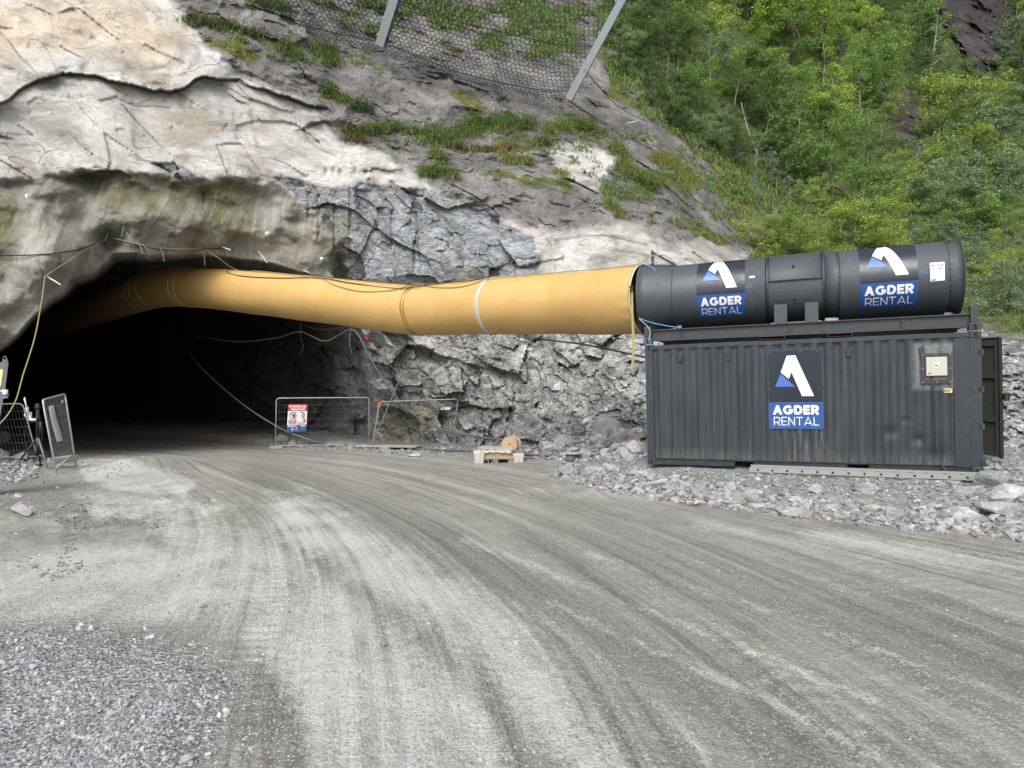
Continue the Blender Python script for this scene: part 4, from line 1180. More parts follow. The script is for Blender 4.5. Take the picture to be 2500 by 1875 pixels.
# skid
b = MB()
for t0 in (.02, CWD - .16):
    bxL(b, .145, 5.90, t0, t0 + .14, 2.895, 2.917)          # I beams
    bxL(b, .145, 5.90, t0 + .06, t0 + .08, 2.69, 2.895); bxL(b, .145, 5.90, t0, t0 + .14, 2.668, 2.69)
    for s in (.76, 2.88, 4.82):
        bxL(b, s, s + .014, t0 + .004, t0 + .136, 2.691, 2.894)
for s in (.16, 5.78): bxL(b, s, s + .12, .161, CWD - .161, 2.68, 2.91)
skid = b.build('skid_frame', M_BEAM); fp.append(skid)
b = MB(); bxL(b, -.01, .143, .01, .155, 2.735, 2.99); bxL(b, -.01, .143, CWD - .155, CWD - .01, 2.735, 2.99); bxL(b, 5.902, 6.03, .01, .155, 2.735, 3.05); bxL(b, 5.902, 6.03, CWD - .155, CWD - .01, 2.735, 3.05); b.each('skid_post', M_BEAM, skid)
for s0, s1, mt in ((-.03, .16, M_BLUEP), (CLEN - .19, CLEN, M_GREY)):
    for t0, t1 in ((-.02, .155), (CWD - .155, CWD + .02)):
        c = casting(s0, s1, t0, t1, 2.612, 2.732, mt); c.parent = skid
for s0, s1 in ((2.33, 2.80), (3.57, 4.0)):
    b = MB()
    bxL(b, s0, s1, -.01, CWD + .01, 2.654, 2.666); bxL(b, s0, s1, -.01, CWD + .01, 2.600, 2.610); bxL(b, s0, s0 + .012, -.01, CWD + .01, 2.611, 2.653); bxL(b, s1 - .012, s1, -.01, CWD + .01, 2.611, 2.653)
    pk = b.build('fork_sleeve', M_RUST, skid)
b = MB(); bxL(b, .55, .85, .3, .5, 2.597, 2.667); bxL(b, 5.45, 5.75, .3, .5, 2.597, 2.667); b.each('packing_block', M_BLACK, skid)
# the two curved company signs, the type plate, remains of older lettering
def wrap(s0, top, R=SR):
    def fn(x, y, o_):
        a = rad(top) - (1.57 - y) / R; r = R + o_
        return L(s0 + x, AT - r * math.cos(a), AH + r * math.sin(a))
    return fn
fp.append(company_sign(wrap(1.045, 77), None, None, .008)); fp.append(company_sign(wrap(4.185, 77), None, None, .008))
def wrapped(s0, ang, R=SR):
    def fn(x, y, o_=.003):
        a = rad(ang) + y / R; r = R + o_; return L(s0 + x, AT - r * math.cos(a), AH + r * math.sin(a))
    return fn
w_ = wrapped(5.37, -9)
o = fillobj('type_plate', [[(0, 0), (.235, 0), (.235, .36), (0, .36)]], .03, lambda x, y: w_(x, y, .004), M_WHITE)
text_obj('lettering', '44-2326', .062, lambda x, y: w_(.117 + x, .285 + y, .008), M_INK, o, .0015, width=.215)
text_obj('lettering', 'Vifte 1 x 90kW', .03, lambda x, y: w_(.117 + x, .222 + y, .008), M_INK, o, .001, width=.18)
bb = []
for (a, c, d, e) in ((.04, .2, .085, .088), (.04, .2, .16, .163), (.04, .043, .088, .16), (.1, .103, .088, .16), (.15, .153, .088, .16), (.197, .2, .088, .16)): bb.append([(a, d), (c, d), (c, e), (a, e)])
fillobj('label_drawing', bb, .01, lambda x, y: w_(x, y, .008), M_GALVD, o)
fillobj('label_drawing', [[(.02, .015), (.09, .015), (.09, .033), (.02, .033)]], .01, lambda x, y: w_(x, y, .008), M_INK, o)
fp.append(o)
for s0, sz in ((2.06, .15), (5.19, .17)):
    w2 = wrapped(s0, 3 if s0 > 3 else 1); fp.append(text_obj('faded_lettering', 'nt', sz, lambda x, y, w2=w2: w2(x, y, .003), M_FADED, None, .006, 'LEFT'))
w3 = wrapped(2.13, 18); fp.append(fillobj('small_tag', [[(0, 0), (.10, 0), (.10, .045), (0, .045)]], .02, lambda x, y: w3(x, y, .004), M_WHITE))
adopt(fan, *fp)

# ================================================================== THE YELLOW DUCT
fc = L(-.25, AT, AH)
_dp = [(1388, 650, fc.y + .02, .80), (1340, 651.5, 15.85, .80), (1230, 656, 17.2, .80), (1150, 659, 17.95, .80), (1060, 661.5, 18.75, .80), (985, 666, 19.7, .80), (905, 669, 20.7, .80), (860, 667, 21.1, .80),
       (780, 657, 22.0, .80), (700, 648.5, 22.9, .80), (620, 640, 23.8, .80), (560, 634, 24.6, .80), (480, 626, 25.7, .80), (410, 621, 27.0, .80), (360, 622.5, 28.2, .80), (320, 629, 29.6, .80), (270, 647, 32.2, .80), (200, 671, 36.5, .80), (130, 695, 42, .80), (80, 707, 47, .80)]
dpts = [av(x, y, Y_) for x, y, Y_, r in _dp]
dpts[0] = L(-.215, AT, AH)
dc = smooth_path(dpts, 10)
# the joints of the fabric lengths: distance along, where the tube creases
dv = []; du = []; cum = [0]
for a_, b_ in zip(dc[:-1], dc[1:]): cum.append(cum[-1] + (b_ - a_).length)
ND = 96
for i, c in enumerate(dc):
    t = (dc[min(i + 1, len(dc) - 1)] - dc[max(i - 1, 0)]).normalized(); sd = Vector((0, 0, 1)).cross(t).normalized(); upv = t.cross(sd)
    for k in range(ND):
        a = 2 * PI * k / ND
        r = .80 + .006 * math.sin(cum[i] * 2.1 + 1.3 * math.sin(a)) + .004 * math.sin(a * 5 + cum[i] * .7)
        if cum[i] < .4: r += .022 * (1 - cum[i] / .4)
        if cum[i] < .35: r += .012 * math.sin(a * 17) * (.35 - cum[i]) / .35
        dv.append(c + sd * math.cos(a) * r + upv * math.sin(a) * r * .995); du.append((cum[i] / 60.0, k / ND, 0))
df = []
for i in range(len(dc) - 1):
    for k in range(ND):
        l = (k + 1) % ND; df.append((i * ND + k, i * ND + l, (i + 1) * ND + l, (i + 1) * ND + k))
duct = empty('ventilation_duct', 'long yellow fabric air tube running from the fan into the tunnel', 'air duct', loc=dc[0])
tube = mesh_np('tube', [tuple(v) for v in dv], df, M_DUCT, True, {'along': np.array(du)})
def ring_on_duct(i0, w, r, mat, name, lean=0.0, half=None, amp=0):
    c = dc[i0]; t = (dc[min(i0 + 1, len(dc) - 1)] - dc[max(i0 - 1, 0)]).normalized(); sd = Vector((0, 0, 1)).cross(t).normalized(); upv = t.cross(sd)
    vs = []; fs = []; n = 72
    for j, off in enumerate((-w / 2, w / 2)):
        for rr in (r, r + .012):
            for k in range(n):
                a = 2 * PI * k / n; e = amp * math.sin(a * 3 + j)
                vs.append(c + t * (off + lean * math.sin(a) + e) + (sd * math.cos(a) + upv * math.sin(a)) * (rr))
    for k in range(n):
        l = (k + 1) % n
        fs += [(n + k, n + l, 3 * n + l, 3 * n + k), (k, l, n + l, n + k), (2 * n + k, 2 * n + l, 3 * n + l, 3 * n + k)]
    b = MB(); b.add(vs, fs, True); return b.build(name, mat)
def idx_at(x):     # nearest centre-line index to a view x
    best = min(range(len(dc)), key=lambda i: abs(to_px(dc[i].x, dc[i].y, dc[i].z)[0] - x * V)); return best
dparts = [tube]
dparts.append(ring_on_duct(idx_at(1066), .11, .806, M_WPAINT, 'zip_band'))
M_SEAM = paint('duct_seam_stitching', (.30, .19, .06), .8)
M_SEAML = paint('pale_duct_seam', (.60, .46, .22), .8)
for off in (-.03, .0, .03):
    i = idx_at(1066); c = dc[i]; t = (dc[i + 1] - dc[i - 1]).normalized(); sd = Vector((0, 0, 1)).cross(t).normalized(); upv = t.cross(sd)
    b = MB(); b.tube([c + t * off + (sd * math.cos(2 * PI * k / 60) + upv * math.sin(2 * PI * k / 60)) * .8195 for k in range(60)], .0035, 4, closed=True); dparts.append(b.build('zip_stitching', M_HOSE))
for x, am in ((912, .03), (906, .05), (418, .02), (405, .015)):
    dparts.append(ring_on_duct(idx_at(x), .012, .802, M_SEAM if x > 600 else M_SEAML, 'fabric_seam', amp=am))
for x in (335, 322, 310):
    dparts.append(ring_on_duct(idx_at(x), .02, .803, M_SEAML, 'fabric_seam', amp=.03))
dparts.append(ring_on_duct(0, .022, .826, M_WPAINT, 'end_hoop'))
adopt(duct, *dparts)
# ratchet strap round the joint, its tail hanging down
M_STRAP = paint('dirty_yellow_webbing', (.36, .32, .10), .75, 0, .3, 12, (.25, .24, .15), .4)
st = empty('ratchet_strap', 'yellow webbing strap round the joint of duct and fan, its tail hanging down', 'strap', loc=dc[1])
b1 = ring_on_duct(1, .05, .822, M_STRAP, 'strap_loop')
b = MB(); sp_ = [L(-.33, AT - .86, 3.93), L(-.335, AT - .875, 3.7), L(-.34, AT - .86, 3.3), L(-.335, AT - .845, 2.9), L(-.34, AT - .85, 2.5), L(-.36, AT - .85, 2.22), L(-.37, AT - .85, 2.1)]
sp_ = smooth_path(sp_, 5); vv = []
for p in sp_: vv += [p - CA * .028, p + CA * .028, p + CA * .028 + CN * .004, p - CA * .028 + CN * .004]
b.add(vv, [f for i in range(len(sp_) - 1) for f in [(i * 4, i * 4 + 1, i * 4 + 5, i * 4 + 4), (i * 4 + 3, i * 4 + 2, i * 4 + 6, i * 4 + 7)]])
b2 = b.build('strap_tail', M_STRAP)
b = MB(); bxL(b, -.37, -.30, AT - .91, AT - .88, 3.82, 3.95); bxL(b, -.385, -.285, AT - .93, AT - .90, 3.83, 3.845); bxL(b, -.385, -.285, AT - .93, AT - .90, 3.9, 3.915)
b3 = b.build('ratchet', M_RUST)
adopt(st, b1, b2, b3)
# blue ropes that tie the duct to the skid
def cord(name, pts, r, mat, label, cat, n=6, sm=6, group=None):
    b = MB(); b.tube(smooth_path(pts, sm), r, n); o = b.build(name, mat); return tag(o, label, cat, group)
cord('rope', [L(-.22, AT - .72, 3.22), L(.1, AT - .95, 3.09), L(.5, AT - 1.15, 2.98), L(.75, -.01, 2.93)], .009, M_ROPE, 'light blue rope tied from the duct joint to the skid beam', 'rope')
cord('rope', [L(-.22, AT - .72, 3.21), L(-.08, AT - .9, 3.1), L(.08, -.02, 2.98), L(.13, -.02, 2.85), L(.09, -.03, 2.68)], .008, M_ROPEW, 'pale loose rope end drooping in front of the blue corner casting', 'rope')
cord('rope', [L(-.2, AT - .25, AH + .79), L(0, AT - .35, AH + .70), L(.12, AT - .42, AH + .60)], .009, M_ROPE, 'short blue rope knotted over the top of the inlet cone', 'rope')
cord('rope', [L(-.22, AT, AH + .84), L(0, AT - .02, AH + .85), L(.3, AT, AH + .80), L(.62, AT + .02, AH + .80)], .007, M_ROPE, 'blue rope running past the bracket above the inlet cone', 'rope')
b = MB()
for k in range(5):
    a = k * 1.3; b.tube([L(.75 + .03 * math.cos(a), -.02, 2.94 + .02 * math.sin(a)), L(.75 - .06 * math.cos(a), -.03, 2.94 - .05 * math.sin(a))], .008, 5)
tag(b.build('rope_knot', M_ROPE), 'blue rope knot with frayed ends on the skid beam', 'knot')

# ================================================================== LADDER
lad = empty('ladder', 'long dusty aluminium ladder lying on its edge in front of the container', 'ladder', loc=L(2.1, -.35, .0))
lp = []
la, lb = L(2.12, -.16, .045), L(6.05, -.26, .035)
ld = (lb - la).normalized(); lup = Vector((.0, .42, .9)).normalized(); lside = Vector((0, 0, 1)).cross(ld).normalized() * -1
lw = Vector((CN.x, CN.y, 0)) * -.40 + Vector((0, 0, .0))
for o_ in (0, 1):
    b = MB(); b.beam(la + lw * o_, lb + lw * o_, .028, .085, (0, 0, 1)); lp.append(b.build('stile', M_ALU))
b = MB(); nr = 15
for k in range(nr):
    c = la + (lb - la) * ((k + .6) / nr); b.beam(c, c + lw, .035, .035, (0, 0, 1))
lp += b.each('rung', M_ALU)
b = MB()
for k in range(nr):
    c = la + lw + (lb - la) * ((k + .6) / nr) - Vector((CN.x, CN.y, 0)) * .0155
    b.add([c + ld * i * .02 + Vector((0, 0, j * .018)) for i, j in ((-1, -1), (1, -1), (1, 1), (-1, 1))], [(0, 1, 2, 3)])
lp.append(b.build('rung_ends', M_DARK))
adopt(lad, *lp)

# ================================================================== STONES
def stone(seed, sub=1, flat=.7):
    r = np.random.default_rng(seed)
    bm = bmesh.new(); bmesh.ops.create_icosphere(bm, subdivisions=sub, radius=1.0)
    v = np.array([x.co[:] for x in bm.verts]); f = np.array([[q_.index for q_ in x.verts] for x in bm.faces]); bm.free()
    v = v * (1 + .12 * r.standard_normal((len(v), 1)))
    for k in range(11):
        n = r.standard_normal(3); n /= np.linalg.norm(n); d = r.uniform(.38, .78)
        o = np.maximum(0, v @ n - d); v = v - o[:, None] * n
    v *= np.array([1.25, r.uniform(.7, 1.05), flat * r.uniform(.7, 1.1)])
    return v / np.abs(v).max(), f
STV = [stone(300 + k, 1) for k in range(14)]
BIG = [stone(400 + k, 2, .8) for k in range(12)]
def stone_mat(name, lo, hi, warm=0):
    n = N(name); p = n.objc(); g = n.pos(); oi = n.n('ObjectInfo')
    a = n.noise(g, 2.5, 8, .68, .3); b = n.noise(g, 16, 5, .72)
    tone, t2, t3 = n.attr('tone')
    c = n.mix(a, lo, hi)
    c = n.mix(n.rng(b, .55, .72, 0, .55), c, (.68, .68, .68)); c = n.mix(n.rng(b, .44, .3, 0, .5), c, (.09, .09, .09))
    wv = n.noise(n.mapv(g, (1, 1, 3), rot=(.3, .5, 0)), 5, 5, .6, 1.5)
    c = n.mix(n.rng(wv, .56, .64, 0, .5), c, (.62, .63, .64))
    h = n.n('HueSaturation'); n.put(h.inputs['Color'], c); n.put(h.inputs['Value'], n.rng(tone, 0, 1, .55, 1.45)); c = h.outputs[0]
    return n.fin(c, .88, n.bump(n.math('ADD', b, a), .55, .03), spec=.25)
M_STONE = stone_mat('broken_stone', (.15, .153, .155), (.36, .365, .37))
M_STONEW = stone_mat('pale_stone', (.24, .24, .24), (.44, .445, .45))
M_GRAVEL = stone_mat('gravel_stone', (.17, .175, .19), (.46, .47, .49))
M_MUD = paint('damp_mud', (.21, .208, .185), .95, 0, .4, 8, (.25, .25, .23), .3, .4)
M_STONED = stone_mat('dark_stone', (.07, .068, .06), (.16, .155, .14))
def rotm(r):
    q = r.standard_normal(4); q /= np.linalg.norm(q); w, x, y, z = q
    return np.array([[1 - 2 * (y * y + z * z), 2 * (x * y - z * w), 2 * (x * z + y * w)], [2 * (x * y + z * w), 1 - 2 * (x * x + z * z), 2 * (y * z - x * w)], [2 * (x * z - y * w), 2 * (y * z + x * w), 1 - 2 * (x * x + y * y)]])
def yawm(a, tx, ty):
    c, s = math.cos(a), math.sin(a)
    R = np.array([[c, -s, 0], [s, c, 0], [0, 0, 1]])
    X = np.array([[1, 0, 0], [0, math.cos(tx), -math.sin(tx)], [0, math.sin(tx), math.cos(tx)]])
    Y_ = np.array([[math.cos(ty), 0, math.sin(ty)], [0, 1, 0], [-math.sin(ty), 0, math.cos(ty)]])
    return R @ X @ Y_
class Heap:
    def __init__(s): s.v = []; s.f = []; s.t = []; s.n = 0; s.c = 0
    def put(s, P, size, sink=.25, var=STV, r=RNG, flat=1.0):
        v, f = var[r.integers(len(var))]
        v = (v * np.array([1, 1, flat])) @ yawm(r.uniform(0, 6.28), r.normal(0, .35), r.normal(0, .35)).T * size
        s.v.append(v + np.array(P) + np.array([0, 0, size * (.45 - sink)])); s.f.append(f + s.n); s.t.append(np.full((len(v), 1), r.beta(2, 2))); s.n += len(v); s.c += 1
    def build(s, name, mat):
        t = np.concatenate(s.t); o = mesh_np(name, np.concatenate(s.v), np.concatenate(s.f), mat, False, {'tone': np.repeat(t, 3, 1)}); return o
def scatter(heap, poly, n, lo, hi, power=2.2, var=STV, seed=1, only=None, flat=1.0, sink=.25, soft=0):
    """stones lying where the ray through a spot of the area meets the ground; sizes in view pixels"""
    r = np.random.default_rng(seed); p = PV(poly); x0, y0 = p.min(0); x1, y1 = p.max(0); k = 0; tries = 0
    while k < n and tries < n * 8:
        tries += 1
        x, y = r.uniform(x0, x1), r.uniform(y0, y1)
        if not inside(p, np.array([x]), np.array([y]))[0]: continue
        if soft and dseg(p, np.array([x]), np.array([y]), True)[0] < soft * r.random() ** .7: continue
        h = hit(x, y)
        if h is None or (only and h[3] != only): continue
        rx, ry = h[0].x - CB.x, h[0].y - CB.y
        s_ = (rx * CA.x + ry * CA.y) / (CA.x ** 2 + CA.y ** 2) ** .5; t_ = rx * CN.x + ry * CN.y
        if -.25 < s_ < 6.3 and -.12 < t_ < 2.6 and h[0].z < 2: continue
        px_ = lo + (hi - lo) * r.random() ** power
        sz = px_ * V / FPX * h[2] * .5
        heap.put(h[0], sz, sink, var, r, flat); k += 1
rub = Heap()
STRIP = [(1175,1015),(1300,985),(1390,1000),(1395,1008),(1620,1022),(2120,1036),(2160,1000),(2300,1000),(2300,1185),(2212,1165),(1900,1140),(1600,1105),(1350,1070),(1200,1035)]
scatter(rub, STRIP, 3400, 3, 15, 2.6, seed=1)
scatter(rub, [(1200,1010),(1330,1000),(1420,1020),(1620,1060),(1900,1100),(2212,1125),(2300,1180),(1900,1140),(1600,1105),(1350,1070),(1200,1035)], 1100, 7, 24, 2.2, seed=2)
scatter(rub, [(1150,965),(1200,940),(1290,900),(1390,890),(1395,1000),(1160,1000)], 700, 4, 20, 2.2, seed=3)
scatter(rub, [(1000,930),(1150,940),(1200,1005),(1080,1000),(960,985),(900,965)], 420, 2, 10, 2.4, seed=4)
scatter(rub, [(2120,712),(2290,752),(2290,1015),(2130,1015)], 1100, 3, 15, 2.6, seed=5)
scatter(rub, [(1390,714),(2120,706),(2120,752),(1390,752)], 900, 3, 12, 2.0, seed=6)
scatter(rub, [(575,952),(800,962),(1010,966),(1020,985),(900,982),(700,972),(590,966)], 520, 3, 11, 2.2, seed=7)
scatter(rub, [(-60,985),(40,984),(80,1005),(92,1025),(60,1040),(-60,1050)], 420, 4, 14, 1.8, seed=8)
scatter(rub, [(-60,1040),(200,1030),(250,1060),(180,1110),(-60,1115)], 220, 2, 9, 2.6, seed=9)
scatter(rub, [(130,975),(300,985),(360,1000),(250,1040),(150,1010)], 300, 1.5, 5, 2, seed=10)
scatter(rub, [(900,700),(1390,700),(1390,900),(1000,930),(860,880)], 420, 3, 13, 2.2, seed=11)
o = rub.build('rubble', M_STONE); tag(o, kind='stuff')
gr_ = Heap()
scatter(gr_, [(-80,1350),(200,1335),(420,1370),(540,1450),(500,1560),(430,1900),(-80,1900)], 8500, 2.2, 10, 2.6, seed=21, soft=260, sink=.35)
scatter(gr_, [(-80,1150),(300,1120),(700,1150),(1000,1250),(1450,1700),(-80,1700)], 1500, 2, 7, 2.8, seed=22, sink=.4)
scatter(gr_, [(1000,1050),(2290,1180),(2290,1700),(1400,1700)], 1500, 1.6, 5.5, 3.0, seed=23, sink=.4)
scatter(gr_, [(480,1250),(1100,1350),(1400,1700),(400,1700)], 1300, 2, 9, 3.0, seed=24, sink=.4)
scatter(gr_, [(-80,1360),(300,1350),(480,1450),(560,1900),(-80,1900)], 240, 9, 17, 2.0, seed=26, sink=.3)
scatter(gr_, [(-80,1250),(300,1260),(620,1360),(740,1500),(760,1900),(-80,1900)], 3600, 1.8, 7, 2.8, seed=25, sink=.35, soft=160)
o = gr_.build('gravel', M_GRAVEL); tag(o, kind='stuff')

mud_ = Heap()
for ln_, nn_, sz_ in (([(130,1125),(200,1137),(260,1128),(340,1138)], 260, 8), ([(50,1215),(120,1245),(148,1185),(150,1140)], 160, 8), ([(160,1225),(180,1240)], 40, 10), ([(560,1030),(640,1050),(740,1100),(860,1160)], 220, 5), ([(750,960),(1000,1010),(1180,1050)], 60, 4)):
    rr0 = np.random.default_rng(nn_)
    lp_ = smooth_path([Vector((x, y, 0)) for x, y in ln_], 8)
    for k in range(nn_):
        q_ = lp_[rr0.integers(len(lp_))]; h = hv(q_.x + rr0.normal(0, sz_ * 1.2), q_.y + rr0.normal(0, sz_ * .55))
        if h: mud_.put(h[0], (1.2 + sz_ * rr0.random() ** 2) * V / FPX * h[2] * .5, .3, STV, rr0, .8)
o = mud_.build('mud', M_MUD); tag(o, kind='stuff')
# boulders: (view x, y of the middle, width, height in view px, material, label)
BL = [
 (1232,1020,54,24,'d','large flat-topped grey boulder at the road edge, leftmost of the rubble strip'),
 (1275,1018,34,28,'m','upright grey boulder against the right side of the flat-topped boulder'),
 (1420,1047,64,26,'w','long pale slab of rock at the road edge below the container corner'),
 (1378,1022,36,20,'m','tilted grey slab leaning above the pale road edge slabs'),
 (1460,1052,30,26,'m','grey angular boulder right of the long pale slab'),
 (1330,920,100,46,'d','huge dark grey pointed boulder at the foot of the rock wall beside the container'),
 (1258,930,44,34,'b','dark brown boulder under the grey hose at the foot of the wall'),
 (1215,955,58,34,'w','pale boulder in the heap behind the small cable drum'),
 (1375,962,46,34,'w','big pale boulder touching the left end of the container'),
 (1255,985,50,28,'m','grey slab leaning on the small cable drum'),
 (1300,955,34,24,'m','grey block in the middle of the heap left of the container'),
 (1180,962,34,20,'w','rounded pale stone at the left of the heap behind the drum'),
 (1880,1056,62,30,'d','wide dark-topped boulder alone in front of the ladder'),
 (1770,1058,36,20,'m','grey stone left of the wide boulder in front of the ladder'),
 (1600,1075,40,26,'m','mid grey boulder at the road edge below the left end of the ladder'),
 (1545,1078,44,30,'m','grey broken boulder in the rubble strip below the forklift pocket'),
 (1510,1086,30,18,'w','pale flat stone at the road edge beneath the company sign'),
 (1505,1062,30,22,'m','grey lump of rock above the pale flat stone'),
 (1640,1095,34,18,'w','pale blocky stone on the tarmac-side fringe of the rubble'),
 (1720,1108,70,20,'w','low pale rock sheet half buried at the road edge'),
 (2190,1066,58,46,'w','big pale boulder at the right edge of the picture'),
 (2140,1040,58,36,'m','sloping grey slab beside the right foot of the container'),
 (2105,1060,50,26,'m','thin grey slab lying on the gravel right of the ladder end'),
 (2165,1105,66,30,'w','pale banded boulder low at the right edge of the rubble'),
 (2100,1115,56,28,'w','pale wide boulder in the bottom right of the rubble strip'),
 (2010,1098,32,18,'m','grey stone left of the two pale boulders at bottom right'),
 (1950,1088,28,16,'m','small grey block below the right half of the ladder'),
 (607,946,28,22,'m','grey boulder behind the left foot of the warning sign fence panel'),
 (632,958,24,12,'m','flat grey stone beside the boulder at the fence foot'),
 (836,975,36,20,'m','grey stone lying over the flat plank in front of the fence'),
 (955,971,18,12,'w','pale stone in front of the leaning fence panel'),
 (897,983,34,10,'w','flat pale stone in the verge below the gap between the fence panels'),
 (1140,972,20,12,'m','small grey stone right of the crate'),
 (0,948,34,26,'d','dark grey rounded boulder at the left edge beside the dark fence panel'),
 (0,985,28,40,'m','grey boulder at the left edge above the stone heap'),
 (47,990,32,20,'w','pale boulder crowning the stone heap at the left edge'),
 (80,1003,22,8,'m','flat grey stone at the foot of the antenna tripod'),
 (45,1105,60,18,'m','low cluster-like grey stone on the bare ground at far left'),
 (40,1072,16,10,'w','small white stone alone on the dark ground at far left'),
 (400,1640,30,16,'w','pale stone at the bottom of the picture left of centre'),
 (378,1243,18,10,'m','grey stone lying on the dry mud left of the track'),
 (436,1310,20,10,'m','grey lump on the road left of the pale tyre track'),
 (825,1390,18,12,'m','grey stone on the pale strip of the road'),
 (1346,1750/1.0 if False else 1540,10,8,'d','small dark stone on the road at lower centre'),
]
MATS = {'d': M_STONED, 'm': M_STONE, 'w': M_STONEW, 'b': M_STONED}
M_STONEBL = stone_mat('blue_grey_stone', (.15, .16, .17), (.30, .32, .33))
MATS['d'] = M_STONEBL
def boulder(x, y, w, h, mt, label, group=None, seed=0, sink=.22):
    hh = hv(x, y + h * .30)
    if hh is None: return
    k = V / FPX * hh[2]
    r = np.random.default_rng(900 + seed)
    v, f = BIG[seed % len(BIG)]
    v = v @ yawm(r.uniform(0, 6.28), r.normal(0, .15), r.normal(0, .15)).T
    v = v / np.abs(v).max(0)
    v = v * np.array([w * k * .5, w * k * .42, h * k * .56])
    me = mesh_np('boulder', v, f, MATS[mt], False, {'tone': np.full((len(v), 3), r.uniform(.3, .7))})
    me.location = hh[0] + Vector((0, w * k * .12, h * k * (.5 - sink) * .8))
    tag(me, label, 'boulder', group); return me
for k, row in enumerate(BL): boulder(*row[:5], row[5], 'loose boulders and stones on the ground', k)
r = np.random.default_rng(77); pb = PV([(1205,1015),(1330,1005),(1420,1022),(1620,1055),(1900,1090),(2212,1110),(2230,1168),(1900,1130),(1600,1098),(1350,1062)])
x0, y0 = pb.min(0); x1, y1 = pb.max(0); k = 0
while k < 120:
    x, y = r.uniform(x0, x1), r.uniform(y0, y1)
    if not inside(pb, np.array([x]), np.array([y]))[0]: continue
    w = r.uniform(16, 34); boulder(x / V, y / V, w, w * r.uniform(.45, .8), 'mmmwwd'[r.integers(6)], 'angular grey stone, one of many alike heaped in the rubble between road and container', 'stones heaped along the road edge', 60 + k); k += 1
pb = PV([(1170,965),(1220,935),(1300,910),(1385,930),(1390,985),(1290,1000),(1170,985)]); x0, y0 = pb.min(0); x1, y1 = pb.max(0); k = 0
while k < 36:
    x, y = r.uniform(x0, x1), r.uniform(y0, y1)
    if not inside(pb, np.array([x]), np.array([y]))[0]: continue
    w = r.uniform(16, 34); boulder(x / V, y / V, w, w * r.uniform(.5, .9), 'mmwwd'[r.integers(5)], 'angular grey stone, one of many alike in the heap left of the container', 'stones heaped below the rock wall', 200 + k); k += 1

# ================================================================== FENCE PANELS
M_GALVP = paint('pale_galvanised_tube', (.50, .51, .52), .45, .2, .2, 14, (.3, .3, .3), .25)
def bil(c, u, v):
    tl, tr, br, bl = c
    return (tl * (1 - u) + tr * u) * v + (bl * (1 - u) + br * u) * (1 - v)
def fence_panel(corners, label, nv=30, nh=8, rails=(), name='fence_panel', legs=.05, bend=0, wr=.0028, wm=None):
    c = [Vector(p) for p in corners]
    w = ((c[1] - c[0]).length + (c[2] - c[3]).length) / 2; h = ((c[0] - c[3]).length + (c[1] - c[2]).length) / 2
    root = empty(name, label, 'fence panel', 'mesh construction fence panels', (c[3] + c[2]) / 2)
    R = .12; cu, cv = R / w, R / h
    pts = [bil(c, 0, 0)] + [bil(c, 0, 1 - cv)] + [bil(c, cu * (1 - math.cos(a)), 1 - cv * (1 - math.sin(a))) for a in (PI / 6, PI / 3)] + [bil(c, cu, 1)] + [bil(c, .5, 1)] + [bil(c, 1 - cu, 1)] + [bil(c, 1 - cu * (1 - math.cos(a)), 1 - cv * (1 - math.sin(a))) for a in (PI / 3, PI / 6)] + [bil(c, 1, 1 - cv), bil(c, 1, 0)]
    down = [(bil(c, 0, 0) - bil(c, 0, 1)).normalized() * legs, (bil(c, 1, 0) - bil(c, 1, 1)).normalized() * legs]
    pts[0] = pts[0] + down[0]; pts[-1] = pts[-1] + down[1]
    b = MB(); b.tube(pts, .021, 8); b.tube([bil(c, 0, .03), bil(c, 1, .03)], .019, 8)
    fr = b.build('frame', M_GALVP)
    b = MB()
    for k in range(1, nv): b.tube([bil(c, k / nv, .03), bil(c, k / nv, .5) + Vector((0, bend, 0)), bil(c, k / nv, .995)], wr, 4, False)
    for k in range(1, nh): b.tube([bil(c, 0, k / nh), bil(c, .5, k / nh) + Vector((0, bend, 0)), bil(c, 1, k / nh)], wr * 1.2, 4, False)
    ms = b.build('wire_mesh', M_GALVP if wm else M_GALVD)
    adopt(root, fr, ms); return root
def on(x, y): return hv(x, y)[0]
fa, fb = on(594, 967), on(797, 966)
yA = max(25.6, min(fa.y, 27.2)); yB = yA + .1
cA = [av(597, 860, yA), av(797, 858.5, yB), av(797, 963, yB), av(595, 966, yA)]
fence_panel(cA, 'upright mesh fence panel carrying the red warning sign', 32, 7)
yC = min([yA - .5] + [hv(x, y)[0].y - .45 for x in (820, 860, 900, 940, 970, 990) for y in (868, 885, 910, 940)])
cB = [av(820, 868, yC - .3), av(990, 862, yC + .4), av(974, 964, yC + .4), av(803, 967, yC - .3)]
fence_panel(cB, 'leaning mesh fence panel with a white tag, right of the one with the warning sign', 32, 7)
def z8(x, y, Y): return at(x * .2109, 850 + y * .2109, Y)
p0 = hit(137, 1160)[0]; yN = p0.y; yF = yN + 2.6
cC = [z8(492, 600, yN), z8(752, 528, yF), z8(862, 1240, yF), z8(648, 1420, yN)]
panC = fence_panel(cC, 'bright mesh fence panel standing askew at the left side of the tunnel mouth', 13, 7, legs=.28, wr=.0026, wm='p')
cD = [z8(-760, 665, 19.3), z8(262, 640, 20.2), z8(432, 1270, 20.2), z8(-700, 1300, 19.3)]
fence_panel(cD, 'dark shaded mesh fence panel behind the antenna tripod', 26, 7, wr=.0024)
